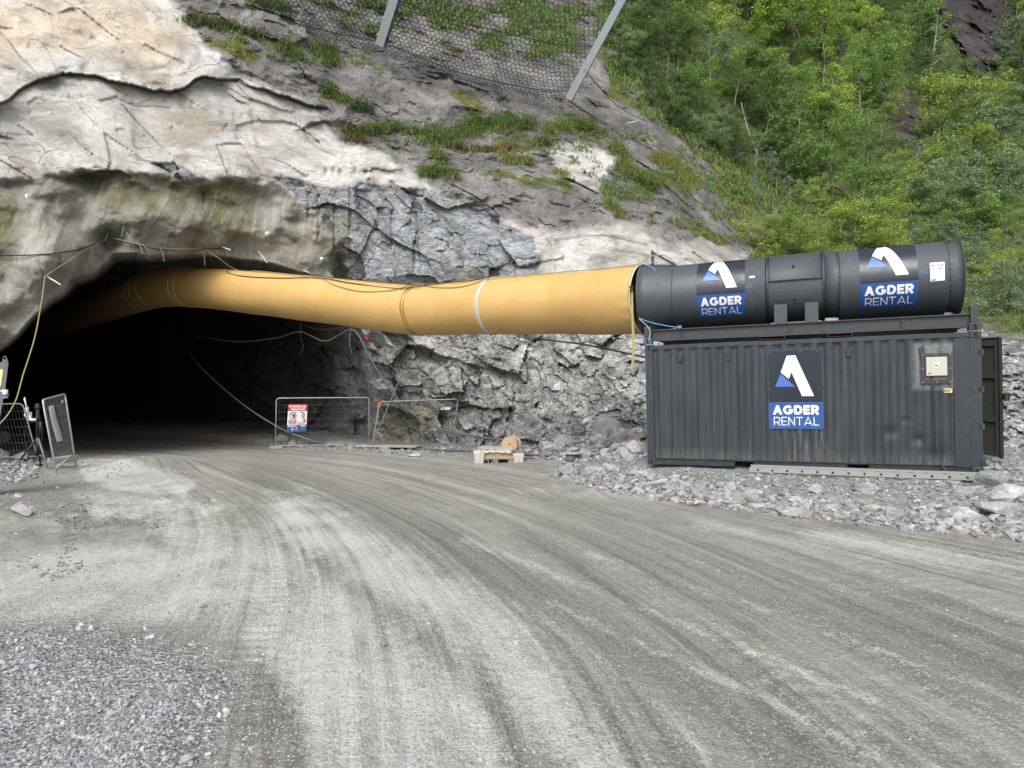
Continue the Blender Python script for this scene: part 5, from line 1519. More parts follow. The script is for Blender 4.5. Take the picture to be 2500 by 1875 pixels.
# concrete foot under the askew panel
b = MB(); bb0 = z8(575, 1310, yF - .6); bb1 = z8(880, 1265, yF + .1); b.beam(bb0, bb1, .24, .16); f_ = b.build('concrete_foot', M_CONC); bv = f_.modifiers.new('bevel', 'BEVEL'); bv.width = .03; bv.segments = 2
tag(f_, 'long concrete fence foot lying under the askew panel', 'fence foot')
b = MB(); b.beam(z8(640, 1350, yF - .62), z8(700, 1340, yF - .6), .1, .05)
b = MB(); bxx = [av(585, 966, yA - .25), av(612, 967, yA - .25)]; b.beam(bxx[0], bxx[1], .22, .10); f_ = b.build('concrete_foot', M_CONC); tag(f_, 'pale fence foot under the left post of the warning sign panel', 'fence foot')
b = MB(); b.beam(av(778, 962, yA + .05), av(815, 964, yA + .05), .22, .10); f_ = b.build('concrete_foot', M_CONC); tag(f_, 'grey fence foot between the two middle fence panels', 'fence foot')
# white tag on the leaning panel
b = MB(); c0 = bil(cB, .80, .78) - Vector((0, .03, 0)); dx = (cB[1] - cB[0]).normalized(); b.add([c0, c0 + dx * .36, c0 + dx * .36 + Vector((0, 0, .10)), c0 + Vector((0, 0, .10)), c0 + Vector((0, .01, 0)), c0 + dx * .36 + Vector((0, .01, 0)), c0 + dx * .36 + Vector((0, .01, .10)), c0 + Vector((0, .01, .10))], [(0, 1, 2, 3), (7, 6, 5, 4), (0, 4, 5, 1), (3, 2, 6, 7)])
tag(b.build('tag', M_WHITE), 'small white tag on the leaning fence panel', 'tag')
# white sheet and tag on the askew panel
b = MB()
nrm = (cC[1] - cC[3]).cross(cC[2] - cC[3]).normalized()
if nrm.y > 0: nrm = -nrm
def pl(x, y, o_=.05):
    # point of the askew panel's plane seen at a zoomed position
    d = Vector(ray(x * .2109, 850 + y * .2109)); t = (cC[3] - O_EYE).dot(nrm) / d.dot(nrm); return O_EYE + d * t + nrm * o_
rows_ = [(595, 672, 655, 656), (625, 800, 682, 790), (655, 930, 712, 915), (690, 1080, 747, 1068)]
vs = []
for i, (a_, b_, c_, d_) in enumerate(rows_):
    for j in range(5):
        t = j / 4; vs.append(pl(a_ + (c_ - a_) * t, b_ + (d_ - b_) * t, .05 + .02 * math.sin(j * 1.9 + i)))
b.add(vs, [(i * 5 + j, i * 5 + j + 1, i * 5 + j + 6, i * 5 + j + 5) for i in range(3) for j in range(4)], True)
o = b.build('banner', M_WPAINT); m = o.modifiers.new('thick', 'SOLIDIFY'); m.thickness = .006; tag(o, 'narrow white plastic sheet tied to the askew fence panel', 'banner')
b = MB(); vs = [pl(*q_, .03) for q_ in ((728, 600), (746, 596), (748, 628), (731, 632))]; b.add(vs, [(0, 1, 2, 3)]); o = b.build('tag', M_WHITE); m = o.modifiers.new('thick', 'SOLIDIFY'); m.thickness = .004; tag(o, 'small white tag at the top corner of the askew fence panel', 'tag')

# ================================================================== WARNING SIGN
sg = empty('warning_sign', 'red, white and blue building site sign hung on the mesh panel', 'sign', loc=av(643, 900, yA - .05))
def q5(x, y, o_=0.0):
    # zoomed picture of the sign -> its sheet, slightly skewed and curled as it hangs
    X_, Y_ = 690 + x * (100 / 1382), 960 + y * (120 / 1659)
    cur = .035 * math.sin((y - 370) / 930 * 2.2) * (1 if x < 500 else .4)
    p = at(X_, Y_, yA - .06 - cur); return p + Vector((0, -o_, 0))
def sgx(u, v, o_):     # u 0..1 across, v 0..1 upwards
    xl = 195 + (130 - 195) * (1 - v); xr = 840 + (798 - 840) * (1 - v); yt = 372 + 0 * u; yb = 1315 - 30 * u
    return q5(xl + (xr - xl) * u, yb + (yt - yb) * v, o_)
def rc(a, c, d, e): return [[(a, d), (c, d), (c, e), (a, e)]]
base = fillobj('sheet', rc(0, 1, .255, .755), .05, lambda x, y: sgx(x, y, 0), M_WPAINT)
m = base.modifiers.new('thick', 'SOLIDIFY'); m.thickness = .004; m.offset = -1
fillobj('red_field', rc(0, 1, .756, 1), .05, lambda x, y: sgx(x, y, .001), M_RED, base)
fillobj('blue_field', rc(0, 1, 0, .254), .05, lambda x, y: sgx(x, y, .001), M_SBLUE, base)
fillobj('red_box', rc(.08, .47, .29, .44), .05, lambda x, y: sgx(x, y, .004), M_RED, base); fillobj('red_box', rc(.53, .94, .30, .45), .05, lambda x, y: sgx(x, y, .004), M_RED, base)
def sgt(t, cx, y, sz, wd, mt, bold=.004): text_obj('lettering', t, sz, lambda X_, Y_: sgx(cx + X_, y + Y_, .007), mt, base, bold, width=wd)
sgt('BYGGEPLASS', .5, .885, .105, .86, M_WHITE); sgt('Adgang forbudt', .52, .795, .10, .74, M_WHITE)
sgt('STOPP!', .27, .39, .055, .26, M_WHITE, .002); sgt('Alle besøkende', .27, .35, .035, .34, M_WHITE, .001); sgt('henvises til vakt', .27, .31, .035, .34, M_WHITE, .001)
sgt('Foreldre', .735, .405, .045, .22, M_WHITE, .001); sgt('Hold barna unna', .735, .36, .035, .36, M_WHITE, .001); sgt('byggeplassen', .735, .32, .035, .36, M_WHITE, .001)
sgt('Bruk påbudt verneutstyr', .5, .19, .075, .90, M_WHITE, .003)
M_DKRED = paint('dark_red_print', (.09, .015, .02), .5)
for cx in (.28, .72):
    cy = .59; rx, ry = .165, .115
    ringp = arc(cx, cy, rx, ry, 0, 360, 28)[:-1]
    fillobj('prohibition_ring', thick(ringp, .028, True) + thick([(cx - rx * .7, cy + ry * .7), (cx + rx * .7, cy - ry * .7)], .032), .006, lambda x, y: sgx(x, y, .005), M_DKRED, base)
fillobj('hand_symbol', [[(.27, .53), (.34, .52), (.38, .58), (.395, .63), (.37, .625), (.36, .67), (.34, .64), (.325, .675), (.31, .635), (.295, .655), (.285, .60), (.25, .60), (.26, .57)]], .006, lambda x, y: sgx(x, y, .0046), M_INK, base)
fillobj('people_symbol', [[(.63, .53), (.66, .53), (.67, .58), (.69, .57), (.665, .63), (.64, .65), (.62, .62), (.605, .56)], [(.78, .52), (.81, .52), (.81, .6), (.83, .65), (.80, .68), (.775, .65), (.77, .6)]], .006, lambda x, y: sgx(x, y, .0046), M_INK, base)
for cx, mt in ((.29, M_WHITE), (.52, M_WHITE), (.75, M_YLAB)):
    fillobj('symbol_ring', thick(arc(cx, .10, .075, .052, 0, 360, 22)[:-1], .008, True), .005, lambda x, y: sgx(x, y, .005), mt, base)
fillobj('boot_symbol', [[(.26, .07), (.34, .07), (.34, .085), (.30, .095), (.295, .13), (.265, .13)]], .005, lambda x, y: sgx(x, y, .005), M_WHITE, base)
fillobj('helmet_symbol', [arc(.52, .105, .055, .035, 0, 180, 12)], .005, lambda x, y: sgx(x, y, .005), M_WHITE, base)
fillobj('vest_symbol', [[(.72, .07), (.78, .07), (.78, .12), (.765, .135), (.75, .115), (.735, .135), (.72, .12)]], .005, lambda x, y: sgx(x, y, .005), M_YLAB, base)
adopt(sg, base)
# orange survey number sprayed on the rock
me = text_mesh('25', .62, .022)
mn = min(v.co.x for v in me.vertices)
def onrock(x, y):
    h = hit(917 + x * 26, 988 - y * 26); return h[0] - Vector(ray(917, 985)).normalized() * .05
xs = [v.co.x - mn for v in me.vertices]
for v, x in zip(me.vertices, xs): v.co = onrock(x * .95, v.co.y)
me.materials.clear(); me.materials.append(M_ORANGE); o = bpy.data.objects.new('painted_number', me); COL.objects.link(o); o.parent = cliff

# ================================================================== CABLES AND HOSES
def rockp(x, y, off=.12):
    h = hv(x, y); d = (h[0] - O_EYE).normalized(); return h[0] - d * off
def ductY(x):
    return dc[idx_at(x)].y
BLK = [rockp(-90, 556), rockp(0, 552), rockp(60, 551), rockp(120, 547), rockp(180, 536), rockp(233, 512, .25)]
cord('cable', BLK, .018, M_BLACK, 'black cable strung across the sprayed concrete left of the mouth', 'cable')
BVH_D = BVHTree.FromPolygons([tuple(v) for v in dv], df)
def dtop(x, dy=0, dY=0):
    """a spot on the duct a few pixels below its upper outline"""
    i = idx_at(x); c = dc[i]; p = to_px(c.x, c.y, c.z + .79)
    for k in range(14):
        d_ = Vector(ray(x * V, p[1] + (dy + k) * V)).normalized(); r_ = BVH_D.ray_cast(O_EYE, d_)
        if r_[0] is not None: return r_[0] + Vector((0, -.02, .035 if dy + k < 6 else .01)) - d_ * .02
    return Vector((c.x, c.y, c.z + .83))
def rim(x, y, Y_):
    """a cable point at about the depth Y_ but never inside the rock"""
    h = hv(x, y); return av(x, y, min(Y_, h[0].y - .12))
y0_ = rockp(233, 512, .25).y
cord('cable', [rockp(233, 512, .25), rim(300, 527, y0_ + .3), rim(340, 535, y0_ + .5), rim(400, 538.5, y0_ + .9), rockp(440, 535, .2)], .016, M_YCABLE, 'yellow cable along the rim of the mouth from hook to hook', 'cable')
cord('cable', [rockp(233, 513, .28), rim(290, 528, y0_ + .2), rim(350, 540, y0_ + .5), rim(420, 541, y0_ + .8), rockp(445, 537, .2), rockp(492, 537, .2)], .015, M_BLACK, 'black cable along the rim of the mouth under the yellow one', 'cable')
cord('cable', [rockp(232, 514, .25), rockp(190, 536, .15), rockp(150, 562, .15), rockp(97, 597, .2)], .016, M_YCABLE, 'yellow cable slanting down the brow left of the mouth', 'cable')
ya_ = rockp(97, 597, .2).y
cord('cable', [rockp(97, 597, .2), rim(90, 650, ya_ - .2), rim(75, 730, ya_ - .5), rim(50, 810, ya_ - .9), rim(32, 870, ya_ - 1.2), rim(0, 915, ya_ - 1.5), rim(-60, 960, ya_ - 1.8)], .017, M_YCABLE, 'long yellow cable hanging down in front of the dark mouth at left', 'cable')
cord('cable', [rockp(441, 537, .2), rim(470, 556, y0_ + 1.6), dtop(510, -4), dtop(560, 0), dtop(640, 2), dtop(690, 3), dtop(720, 14, -.5), dtop(780, 24, -.6), dtop(850, 14, -.5), dtop(895, 1), dtop(940, 9, -.4), dtop(1000, 12, -.4), dtop(1060, 3, -.2), dtop(1140, 0), dtop(1250, -1), dtop(1340, -1), dtop(1380, -3), L(-.1, AT - .05, AH + .98), L(.25, AT - .05, AH + .98), L(.5, AT - .1, AH + .78)], .014, M_YCABLE, 'yellow cable lying in slack loops over the duct and on to the fan', 'cable')
cord('cable', [rockp(478, 535, .15), rim(486, 548, 24.6), rim(488, 566, 24.8), dtop(493, 6, -.3), dtop(530, 12, -.4), dtop(600, 10, -.3), dtop(690, 4, -.1), dtop(760, 8), dtop(860, 10), dtop(950, 3), dtop(1010, 3), dtop(1060, 0)], .017, M_BLACK, 'black cable drooping from the brow along the top of the duct', 'cable')
cord('cable', [dtop(455, -3), dtop(520, -2), dtop(640, -1), dtop(760, 2), dtop(900, 3), dtop(980, 0)], .012, M_BLACK, 'thin black cable straight along the crest of the duct', 'cable')
cord('hose', [av(405, 722, 34), av(450, 730, 32), av(520, 738, 30.5), av(600, 729, 29.5), av(648, 717, 28.9), av(700, 737, 27.8), av(735, 722, 27.2), av(757, 712, 26.6), av(775, 725, 26.2), av(800, 775, 26), av(850, 850, 25.5), av(900, 900, 25.2), av(950, 926, 25), av(1010, 939, 24.7), av(1080, 950, 24), av(1115, 954, 23)], .035, M_HOSE, 'grey hose looping out of the tunnel and down to the crate', 'hose', 8, 8)
cord('hose', [av(1118, 955, 22.8), av(1180, 953, 22.3), av(1240, 940, 21.8), av(1290, 922, 21.2), av(1320, 903, 20.8), av(1350, 900, 20.5), av(1395, 914, 19.5), av(1440, 935, 18.8)], .035, M_HOSE, 'grey hose rising over the stone heap to behind the container', 'hose', 8, 8)
yq = hv(760, 969)[0].y
cord('hose', [av(380, 738, 36), av(405, 757, 33), av(440, 800, 31), av(520, 870, 28.8), av(600, 922, 27), av(660, 947, yA - .3), on(720, 964) + Vector((0, 0, .03)), on(790, 966) + Vector((0, 0, .04)), on(900, 972) + Vector((0, 0, .04)), on(1020, 977) + Vector((0, 0, .05)), on(1090, 980) + Vector((0, 0, .05)), on(1160, 986) + Vector((0, 0, .05)), on(1240, 990) + Vector((0, 0, .05))], .035, M_HOSE, 'grey hose falling from the tunnel wall past the warning sign panel', 'hose', 8, 8)
cord('cable', [av(775, 716, 26.6), av(820, 765, 25.8), av(900, 845, 25), av(980, 895, 24), av(1060, 930, 23), av(1150, 965, 21.5), av(1230, 990, 20)], .014, M_HOSE, 'thin straight wire slanting down the rock wall past the crate', 'cable')
b = MB(); b.tube([av(789, 727, 26.3), av(796, 735, 26.2)], .05, 8); tag(b.build('connector', M_RED), 'small red connector on the thin wire under the duct', 'connector')
cord('cable', [av(648, 700, 29.5), av(690, 712, 28.5), av(740, 707, 27.5), av(800, 694, 26.5)], .012, M_HOSE, 'thin wire under the duct from hook to rock', 'cable')
cord('cable', [av(755, 690, 26.7), av(757, 712, 26.6), av(755, 740, 26.6), av(760, 765, 26.6)], .01, M_ROPE, 'short blue tie hanging where the hose is hooked up', 'tie')
cord('cable', [av(650, 695, 29.3), av(650, 730, 29.2), av(655, 750, 29.2), av(648, 765, 29.2)], .01, M_GALVD, 'thin wire hook holding the hose in the tunnel', 'hook')
cord('hose', [L(-3.2, 2.0, 2.95), L(-1.8, 1.6, 2.72), L(-.2, .9, 2.35), L(.1, .6, 2.3)], .022, M_BLACK, 'black cable slanting behind the strap to the container corner', 'cable')
cord('hose', [L(6.3, 2.2, -.1), L(6.8, 1.4, -.12), L(7.5, .9, -.02), L(8.6, .5, .0)], .045, M_HOSE, 'grey hose end lying right of the container door', 'hose', 8)
b = MB(); b.tube([av(862, 822, 25.3), av(802, 966, 24.9)], .022, 6); tag(b.build('pole', M_WOODG), 'thin pale pole leaning on the rock between the fence panels', 'pole')
# steel bars and bolt plates in the sprayed concrete
def bar(a_, b_, r_, mt, label, Yo=.25):
    h0 = hv(*a_); Y_ = h0[0].y - .05; b = MB(); p0 = av(*a_, Y_); p1 = av(*b_, Y_ - Yo); b.tube([p0, p1], r_, 6); return tag(b.build('steel_bar', mt), label, 'steel bar', 'bars sticking out of the rock')
bar((236, 498), (226, 521), .028, M_HOSE, 'rusty grey bar holding the cables at the notch of the brow')
bar((268, 488), (262, 512), .02, M_HOSE, 'short bar with crossed wires right of the notch')
bar((440, 532), (442, 552), .02, M_GALVD, 'bar holding the yellow cable above the duct bend')
bar((478, 533), (498, 540), .022, M_WPAINT, 'short white bar right of the cable hook')
bar((558, 542), (577, 568), .02, M_WPAINT, 'white stick stuck in the sprayed concrete above the duct')
bar((103, 598), (131, 615), .02, M_WPAINT, 'white stick beside the yellow cable at the left brow')
bar((655, 584), (668, 589), .016, M_WPAINT, 'tiny pale bar low on the brow above the duct')
bar((1320, 278), (1377, 261), .03, M_GALV, 'long pale rod jutting from the slope below the net post', 1.2)
bar((1425, 237), (1373, 242), .03, M_GALV, 'long pale rod beside the overhanging rock on the slope', 1.0)
for x, y, lb_ in ((578, 505, 'round white bolt plate on the sprayed concrete above the duct'), (695, 560, 'round bolt plate near the green streak right of centre of the brow'), (61, 424, 'round white bolt plate on the brow at the far left')):
    h = hv(x, y); b = MB(); n_ = h[1]; d_ = (O_EYE - h[0]).normalized(); n_ = (n_ + d_).normalized(); rt = empty('rock_bolt', lb_, 'rock bolt', 'rock bolts in the brow', h[0])
    b.tube([h[0] + n_ * .0, h[0] + n_ * .035], [.09, .075], 14); b1 = b.build('plate', M_WPAINT); b = MB(); b.tube([h[0] + n_ * .03, h[0] + n_ * .16], .016, 6); b2 = b.build('bolt', M_HOSE); adopt(rt, b1, b2)
wires = MB()
for (x, y, dx, dy) in ((290, 522, -4, 24), (300, 527, 8, 22), (325, 533, -5, 26), (345, 533, 10, 32), (305, 528, 14, 12), (441, 552, 2, 22), (270, 500, 14, 20)):
    h = hv(x, y); Y_ = min(h[0].y, 24) - .3; wires.tube(smooth_path([av(x, y, Y_), av(x + dx * .6, y + dy * .4, Y_ - .1), av(x + dx, y + dy, Y_ - .12)], 3), .008, 4)
tag(wires.build('wire_ends', M_GALVD), 'thin cut wire ends dangling from the rim above the mouth', 'wire')

# ================================================================== CRATE, CABLE DRUMS, PLANKS
def z4(x, y, Y): return at(1120 + x * .217, 1020 + y * .217, Y)
hc = hit(1120 + 420 * .217, 1020 + 512 * .217); yc = hc[0].y
cr = empty('crate', 'low wooden crate in torn white plastic wrap beside the road', 'crate', loc=z4(430, 500, yc))
g0 = z4(245, 465, yc); g1 = z4(600, 475, yc + .05); ex = (g1 - g0); ln = ex.length; ex = Vector((ex.x, ex.y, 0)).normalized(); ey = Vector((-ex.y, ex.x, 0)) * 1; hgt = 92 * .217 / FPX * yc
zb = g0.z
def Cc(x, y, z): return Vector((g0.x, g0.y, zb)) + ex * x + ey * y + Vector((0, 0, z))
b = MB(); W_ = ln + .0; DP = .9
for k in range(2):
    z0 = .0 + k * hgt * .5; b.box(0, W_, 0, .025, z0, z0 + hgt * .47, fn=Cc); b.box(0, W_, DP, DP + .025, z0, z0 + hgt * .47, fn=Cc); b.box(-.025, 0, 0, DP, z0, z0 + hgt * .47, fn=Cc); b.box(W_, W_ + .025, 0, DP, z0, z0 + hgt * .47, fn=Cc)
sd_ = b.build('crate_sides', M_WOOD)
b = MB(); 
for x in (-.0, W_ * .42, W_ * .88): b.box(x, x + .12, .02, DP, -.14, -.002, fn=Cc)
feet = b.each('pallet_block', M_WOODG)
b = MB()
rr = random.Random(5)
def skirt(x0, x1, y, top, bot, n=14, face=0):
    vs = []
    for i in range(n + 1):
        x = x0 + (x1 - x0) * i / n
        for j in range(5):
            z = top + (bot + rr.uniform(-.05, .05) - top) * j / 4; o_ = -.015 - .03 * math.sin(i * 1.7 + j * .6) * j / 4 - .01 * j
            vs.append(Cc(x + .02 * math.sin(j + i), y + o_, z) if face == 0 else Cc(y - o_, x, z))
    b.add(vs, [(i * 5 + j, i * 5 + j + 1, i * 5 + j + 6, i * 5 + j + 5) for i in range(n) for j in range(4)], True)
skirt(-.20, .10, -.02, hgt + .03, -.22, 8); skirt(W_ + .02, W_ + .34, .02, hgt * .7, -.18, 9); skirt(0, .9, W_ + .03, hgt + .02, -.02, 9, 1)
skirt(-.02, W_, -.012, hgt + .02, hgt * .78, 16)
tp = MB(); vs = []
for i in range(17):
    for j in range(9):
        x = -.05 + (W_ + .1) * i / 16; y = -.03 + (DP + .06) * j / 8; vs.append(Cc(x, y, hgt + .02 + .05 * max(0, math.sin(i * 1.9) * math.sin(j * 1.3 + 1)) * (1 if i < 8 else .3)))
b.add(vs, [(i * 9 + j, i * 9 + j + 1, i * 9 + j + 10, i * 9 + j + 9) for i in range(16) for j in range(8)], True)
wp = b.build('plastic_wrap', M_TARP); m = wp.modifiers.new('thick', 'SOLIDIFY'); m.thickness = .004
b = MB(); b.tube([Cc(W_ * .44, -.05, hgt + .03), Cc(W_ * .44, -.055, -.2)], .008, 5); b.tube([Cc(0.2, -.05, -.02), Cc(.25, -.07, -.14), Cc(.32, -.06, -.15), Cc(.33, -.05, -.03)], .007, 5); stp = b.build('strapping', M_ROPEW)
adopt(cr, sd_, *feet, wp, stp)
# round drum standing on the crate
def drum(root, c, ax, R, w, mcore, hole=True):
    ax = ax.normalized(); u = ax.cross(Vector((0, 0, 1)))
    if u.length < .2: u = ax.orthogonal()
    u.normalize(); v = u.cross(ax)
    def ringv(off, r, n=40): return [c + ax * off + (u * math.cos(2 * PI * k / n) + v * math.sin(2 * PI * k / n)) * r for k in range(n)]
    ps = []
    for o_ in (-w / 2, w / 2):
        b = MB(); n = 40; A_ = ringv(o_ - .012, R); B_ = ringv(o_ + .012, R); b.add(A_ + B_, [tuple(range(n)), tuple(range(2 * n - 1, n - 1, -1))] + [(k, (k + 1) % n, n + (k + 1) % n, n + k) for k in range(n)]); ps.append(b.build('drum_flange', M_WOOD if hole else M_TARP))
    b = MB(); b.tube([c - ax * (w / 2 - .013), c + ax * (w / 2 - .013)], R * .62, 28); ps.append(b.build('drum_core', mcore))
    if hole:
        b = MB()
        f0 = -w / 2 - .0145
        b.add([c + ax * f0 + (u * math.cos(k * PI / 6) + v * math.sin(k * PI / 6)) * R * .11 for k in range(12)], [tuple(range(12))])
        for a in (.5, 1.6, 3.7, 4.8, 5.6):
            q_ = c + ax * f0 + (u * math.cos(a) + v * math.sin(a)) * R * .55; b.add([q_ + (u * math.cos(k * PI / 4) + v * math.sin(k * PI / 4)) * R * .05 for k in range(8)], [tuple(range(8))])
        ps.append(b.build('drum_holes', M_DARK))
    adopt(root, *ps)
ydr = yc + .45; cdr = z4(575, 298, ydr); Rdr = 92 * .217 / FPX * ydr
dax = Vector((.32, .92, 0))
dr = empty('cable_drum', 'round wooden cable drum standing on edge on the wrapped crate', 'cable drum', 'wooden cable drums', cdr)
drum(dr, cdr + dax.normalized() * .15, dax, Rdr, .34, M_HOSE)
hb = hit(1120 + 1275 * .217, 1020 + 512 * .217)[0]; Rb = 105 * .217 / FPX * hb.y; hh_ = 105 * .217 / FPX * hb.y
dr2 = empty('cable_drum', 'pale cable drum lying flat among the stones right of the crate', 'cable drum', 'wooden cable drums', hb)
drum(dr2, Vector((hb.x, hb.y + .2, hb.z + hh_ * .5)), Vector((.03, .03, 1)), Rb, hh_, M_HOSE, False)
def plank(a_, b_, w, h, label, mt=M_WOODG, z=.05, nm='plank'):
    p = on(*a_) + Vector((0, 0, z)); q_ = on(*b_) + Vector((0, 0, z)); b = MB(); b.beam(p, q_, w, h); o = b.build(nm, mt); bv = o.modifiers.new('bevel', 'BEVEL'); bv.width = .008; return tag(o, label, 'plank', 'old planks on the ground')
plank((1310, 986), (1368, 962), .12, .06, 'weathered plank sloping up to the left foot of the container', z=.12)
plank((1366, 955), (1394, 948), .3, .16, 'stack of short boards against the left end of the container', z=.14)
plank((775, 968), (905, 970), .5, .05, 'flat pale board on the verge in front of the fence panels', M_TARP, z=.10)
plank((1090, 990), (1180, 990), .12, .02, 'thin strip of wood beside the fallen cable drum', z=.02)

# ================================================================== ANTENNA TRIPOD
tp_ = hit(92, 1142)[0]; yT = tp_.y
tr = empty('antenna_tripod', 'black tripod mast with a white panel of antenna rods at the left fence', 'tripod', loc=z8(440, 1380, yT))
b = MB(); b.tube([z8(435, 640, yT), z8(438, 1030, yT)], .045, 10); b.tube([z8(438, 1030, yT), z8(440, 1250, yT)], .05, 10); b.tube([z8(434, 670, yT), z8(434, 700, yT)], .07, 10); b.tube([z8(436, 790, yT), z8(436, 830, yT)], .065, 10); ma = b.build('mast', M_BLACK)
ps = [ma]
for (x, y, dY) in ((232, 1295, -.2), (550, 1385, -.35), (470, 1378, .45)):
    b = MB(); b.tube([z8(440, 1030, yT), z8(x, y, yT + dY)], [.026, .022], 8); b.tube([z8(440, 1240, yT), (z8(440, 1030, yT) + z8(x, y, yT + dY)) * .5 + Vector((0, 0, -.1))], .014, 6); ps.append(b.build('leg', M_BLACK if x < 500 else M_HOSE))
b = MB(); b.tube([z8(325, 680, yT - .1), z8(330, 835, yT - .1)], .02, 6)
for k in range(7):
    y = 595 + k * 27; x = 287 + k * 5; b.tube([z8(x, y - 22, yT - .25), z8(x + 6, y + 22, yT - .05)], .016, 5)
b.tube([z8(280, 580, yT - .25), z8(326, 745, yT - .12)], .016, 6); b.tube([z8(300, 690, yT - .2), z8(328, 790, yT - .1), z8(290, 795, yT - .2), z8(286, 760, yT - .2)], .014, 6)
ps.append(b.build('antenna', M_WPAINT))
b = MB(); b.tube(smooth_path([z8(353, 740, yT - .1), z8(353, 815, yT - .1), z8(362, 828, yT - .1), z8(420, 828, yT - .05)], 4), .035, 10); ps.append(b.build('plastic_pipe', M_WPAINT))
b = MB(); b.tube(smooth_path([z8(465, 850, yT), z8(500, 950, yT), z8(480, 1100, yT), z8(540, 1220, yT), z8(640, 1330, yT)], 5), .012, 6); b.tube(smooth_path([z8(420, 855, yT), z8(340, 870, yT), z8(290, 960, yT), z8(300, 1130, yT), z8(335, 1240, yT), z8(300, 1310, yT)], 5), .010, 6)
b.tube([z8(470, 850, yT - .03), z8(478, 1000, yT - .03)], .04, 8); ps.append(b.build('cables', M_BLACK))
adopt(tr, *ps)
# grey steel post with lifting eye at the left edge
yP = 12.5
def zp(x, y, o_=0): return z8(x, y, yP + o_)
po = empty('steel_post', 'grey steel post with lifting eye and yellow plate at the left edge', 'steel post', loc=zp(-160, 1700))
b = MB(); out = [(-190, 175), (25, 160), (97, 168), (60, 470), (0, 790), (-85, 1710), (-210, 1710)]
n = len(out); b.add([zp(x, y, 0) for x, y in out] + [zp(x, y, .25) for x, y in out], [tuple(range(n)), tuple(range(2 * n - 1, n - 1, -1))] + [(k, (k + 1) % n, n + (k + 1) % n, n + k) for k in range(n)])
b1 = b.build('post_body', paint('primer_grey_steel', (.13, .14, .15), .5, 0, .2, 5, (.3, .3, .3), .2))
b = MB(); b.tube([zp(52, 170, .1), zp(52, 228, .1)], .004, 4); b.box(-1, 1, -1, 1, -1, 1, fn=lambda x, y, z: zp(56 + x * .8, 205 + z * 35, -.01 - (y + 1) * .004)); b3 = b.build('weld_mark', M_ALU)
b = MB(); ringo = [(25, 158), (33, 105), (45, 90), (60, 88), (72, 97), (97, 166)]; hole = arc(51, 114, 13, 17, 0, 360, 14)[:-1]
oo = ringo; vs = []
# lug as a ring of quads between outline and hole
outl = [(25 + 72 * t / 6, 158 + 8 * t / 6) for t in range(7)][::-1] + [(25, 158), (29, 130), (33, 105), (45, 90), (60, 88), (72, 97), (85, 130)]
m_ = len(outl)
hol = [(51 + 14 * math.cos(-2 * PI * k / m_ + .9), 114 - 18 * math.sin(-2 * PI * k / m_ + .9)) for k in range(m_)]
for o_ in (.08, .14): vs += [zp(x, y, o_) for x, y in outl] + [zp(x, y, o_) for x, y in hol]
fs = []
for k in range(m_):
    l = (k + 1) % m_; fs += [(k, l, m_ + l, m_ + k), (2 * m_ + k, 2 * m_ + l, 3 * m_ + l, 3 * m_ + k), (k, l, 2 * m_ + l, 2 * m_ + k), (m_ + k, m_ + l, 3 * m_ + l, 3 * m_ + k)]
b.add(vs, fs); b2 = b.build('lifting_eye', b1.data.materials[0])
b = MB(); b.add([zp(-80, 250, -.01), zp(38, 243, -.01), zp(12, 440, -.01), zp(-80, 440, -.01)], [(0, 1, 2, 3)]); b4 = b.build('yellow_plate', M_YLAB)
b = MB(); b.tube([zp(62, 480, -.12), zp(62, 578, -.12)], .042, 12); b.tube([zp(10, 500, -.1), zp(60, 495, -.12)], .02, 8); b5 = b.build('white_cylinder', M_WPAINT)
b = MB(); b.tube([zp(62, 535, -.12), zp(62, 552, -.12)], .066, 14); b.tube([zp(20, 548, -.12), zp(90, 543, -.15)], .018, 8); b6 = b.build('blue_clamp', paint('blue_clamp_plastic', (.05, .13, .35), .5))
adopt(po, b1, b2, b3, b4, b5, b6)

# ================================================================== ROCKFALL NET
nb = empty('rockfall_barrier', 'rockfall barrier of dark ring netting on leaning steel posts above the mouth', 'rockfall barrier', loc=av(1225, 216, 34.5))
NBp = [(60, -60), (110, -30), (150, 6), (230, 14), (320, 12), (430, 8), (470, 14), (560, 40), (640, 66), (720, 88), (822, 112), (905, 140), (980, 170), (1080, 195), (1160, 212), (1225, 218)]
NBY = [(60, 27), (430, 28.8), (822, 32.0), (1225, 34.2)]
def nbot(x):
    y = np.interp(x, [a for a, b_ in NBp], [b_ for a, b_ in NBp]); Y_ = np.interp(x, [a for a, b_ in NBY], [b_ for a, b_ in NBY]); return av(x, y, Y_)
def ntop(x):
    # direction of the two posts, blended
    t = (x - 822) / 403; dx = 40 + (118 - 40) * max(-.6, min(1.2, t)); y = np.interp(x, [a for a, b_ in NBp], [b_ for a, b_ in NBp]); Y_ = np.interp(x, [a for a, b_ in NBY], [b_ for a, b_ in NBY])
    return av(x + dx * 1.25, y - 215 * 1.25 - 25, Y_ - 1.6)
def npt(x, v):
    p = nbot(x).lerp(ntop(x), v); sag = -.25 * math.sin((x - 822) / 403 * PI) ** 2 * 0; return p + Vector((0, -.35 * math.sin(v * PI) * (.5 + .5 * math.sin(x * .02)), 0))
xs_ = [60]; 
pv = MB()
DIA = .235
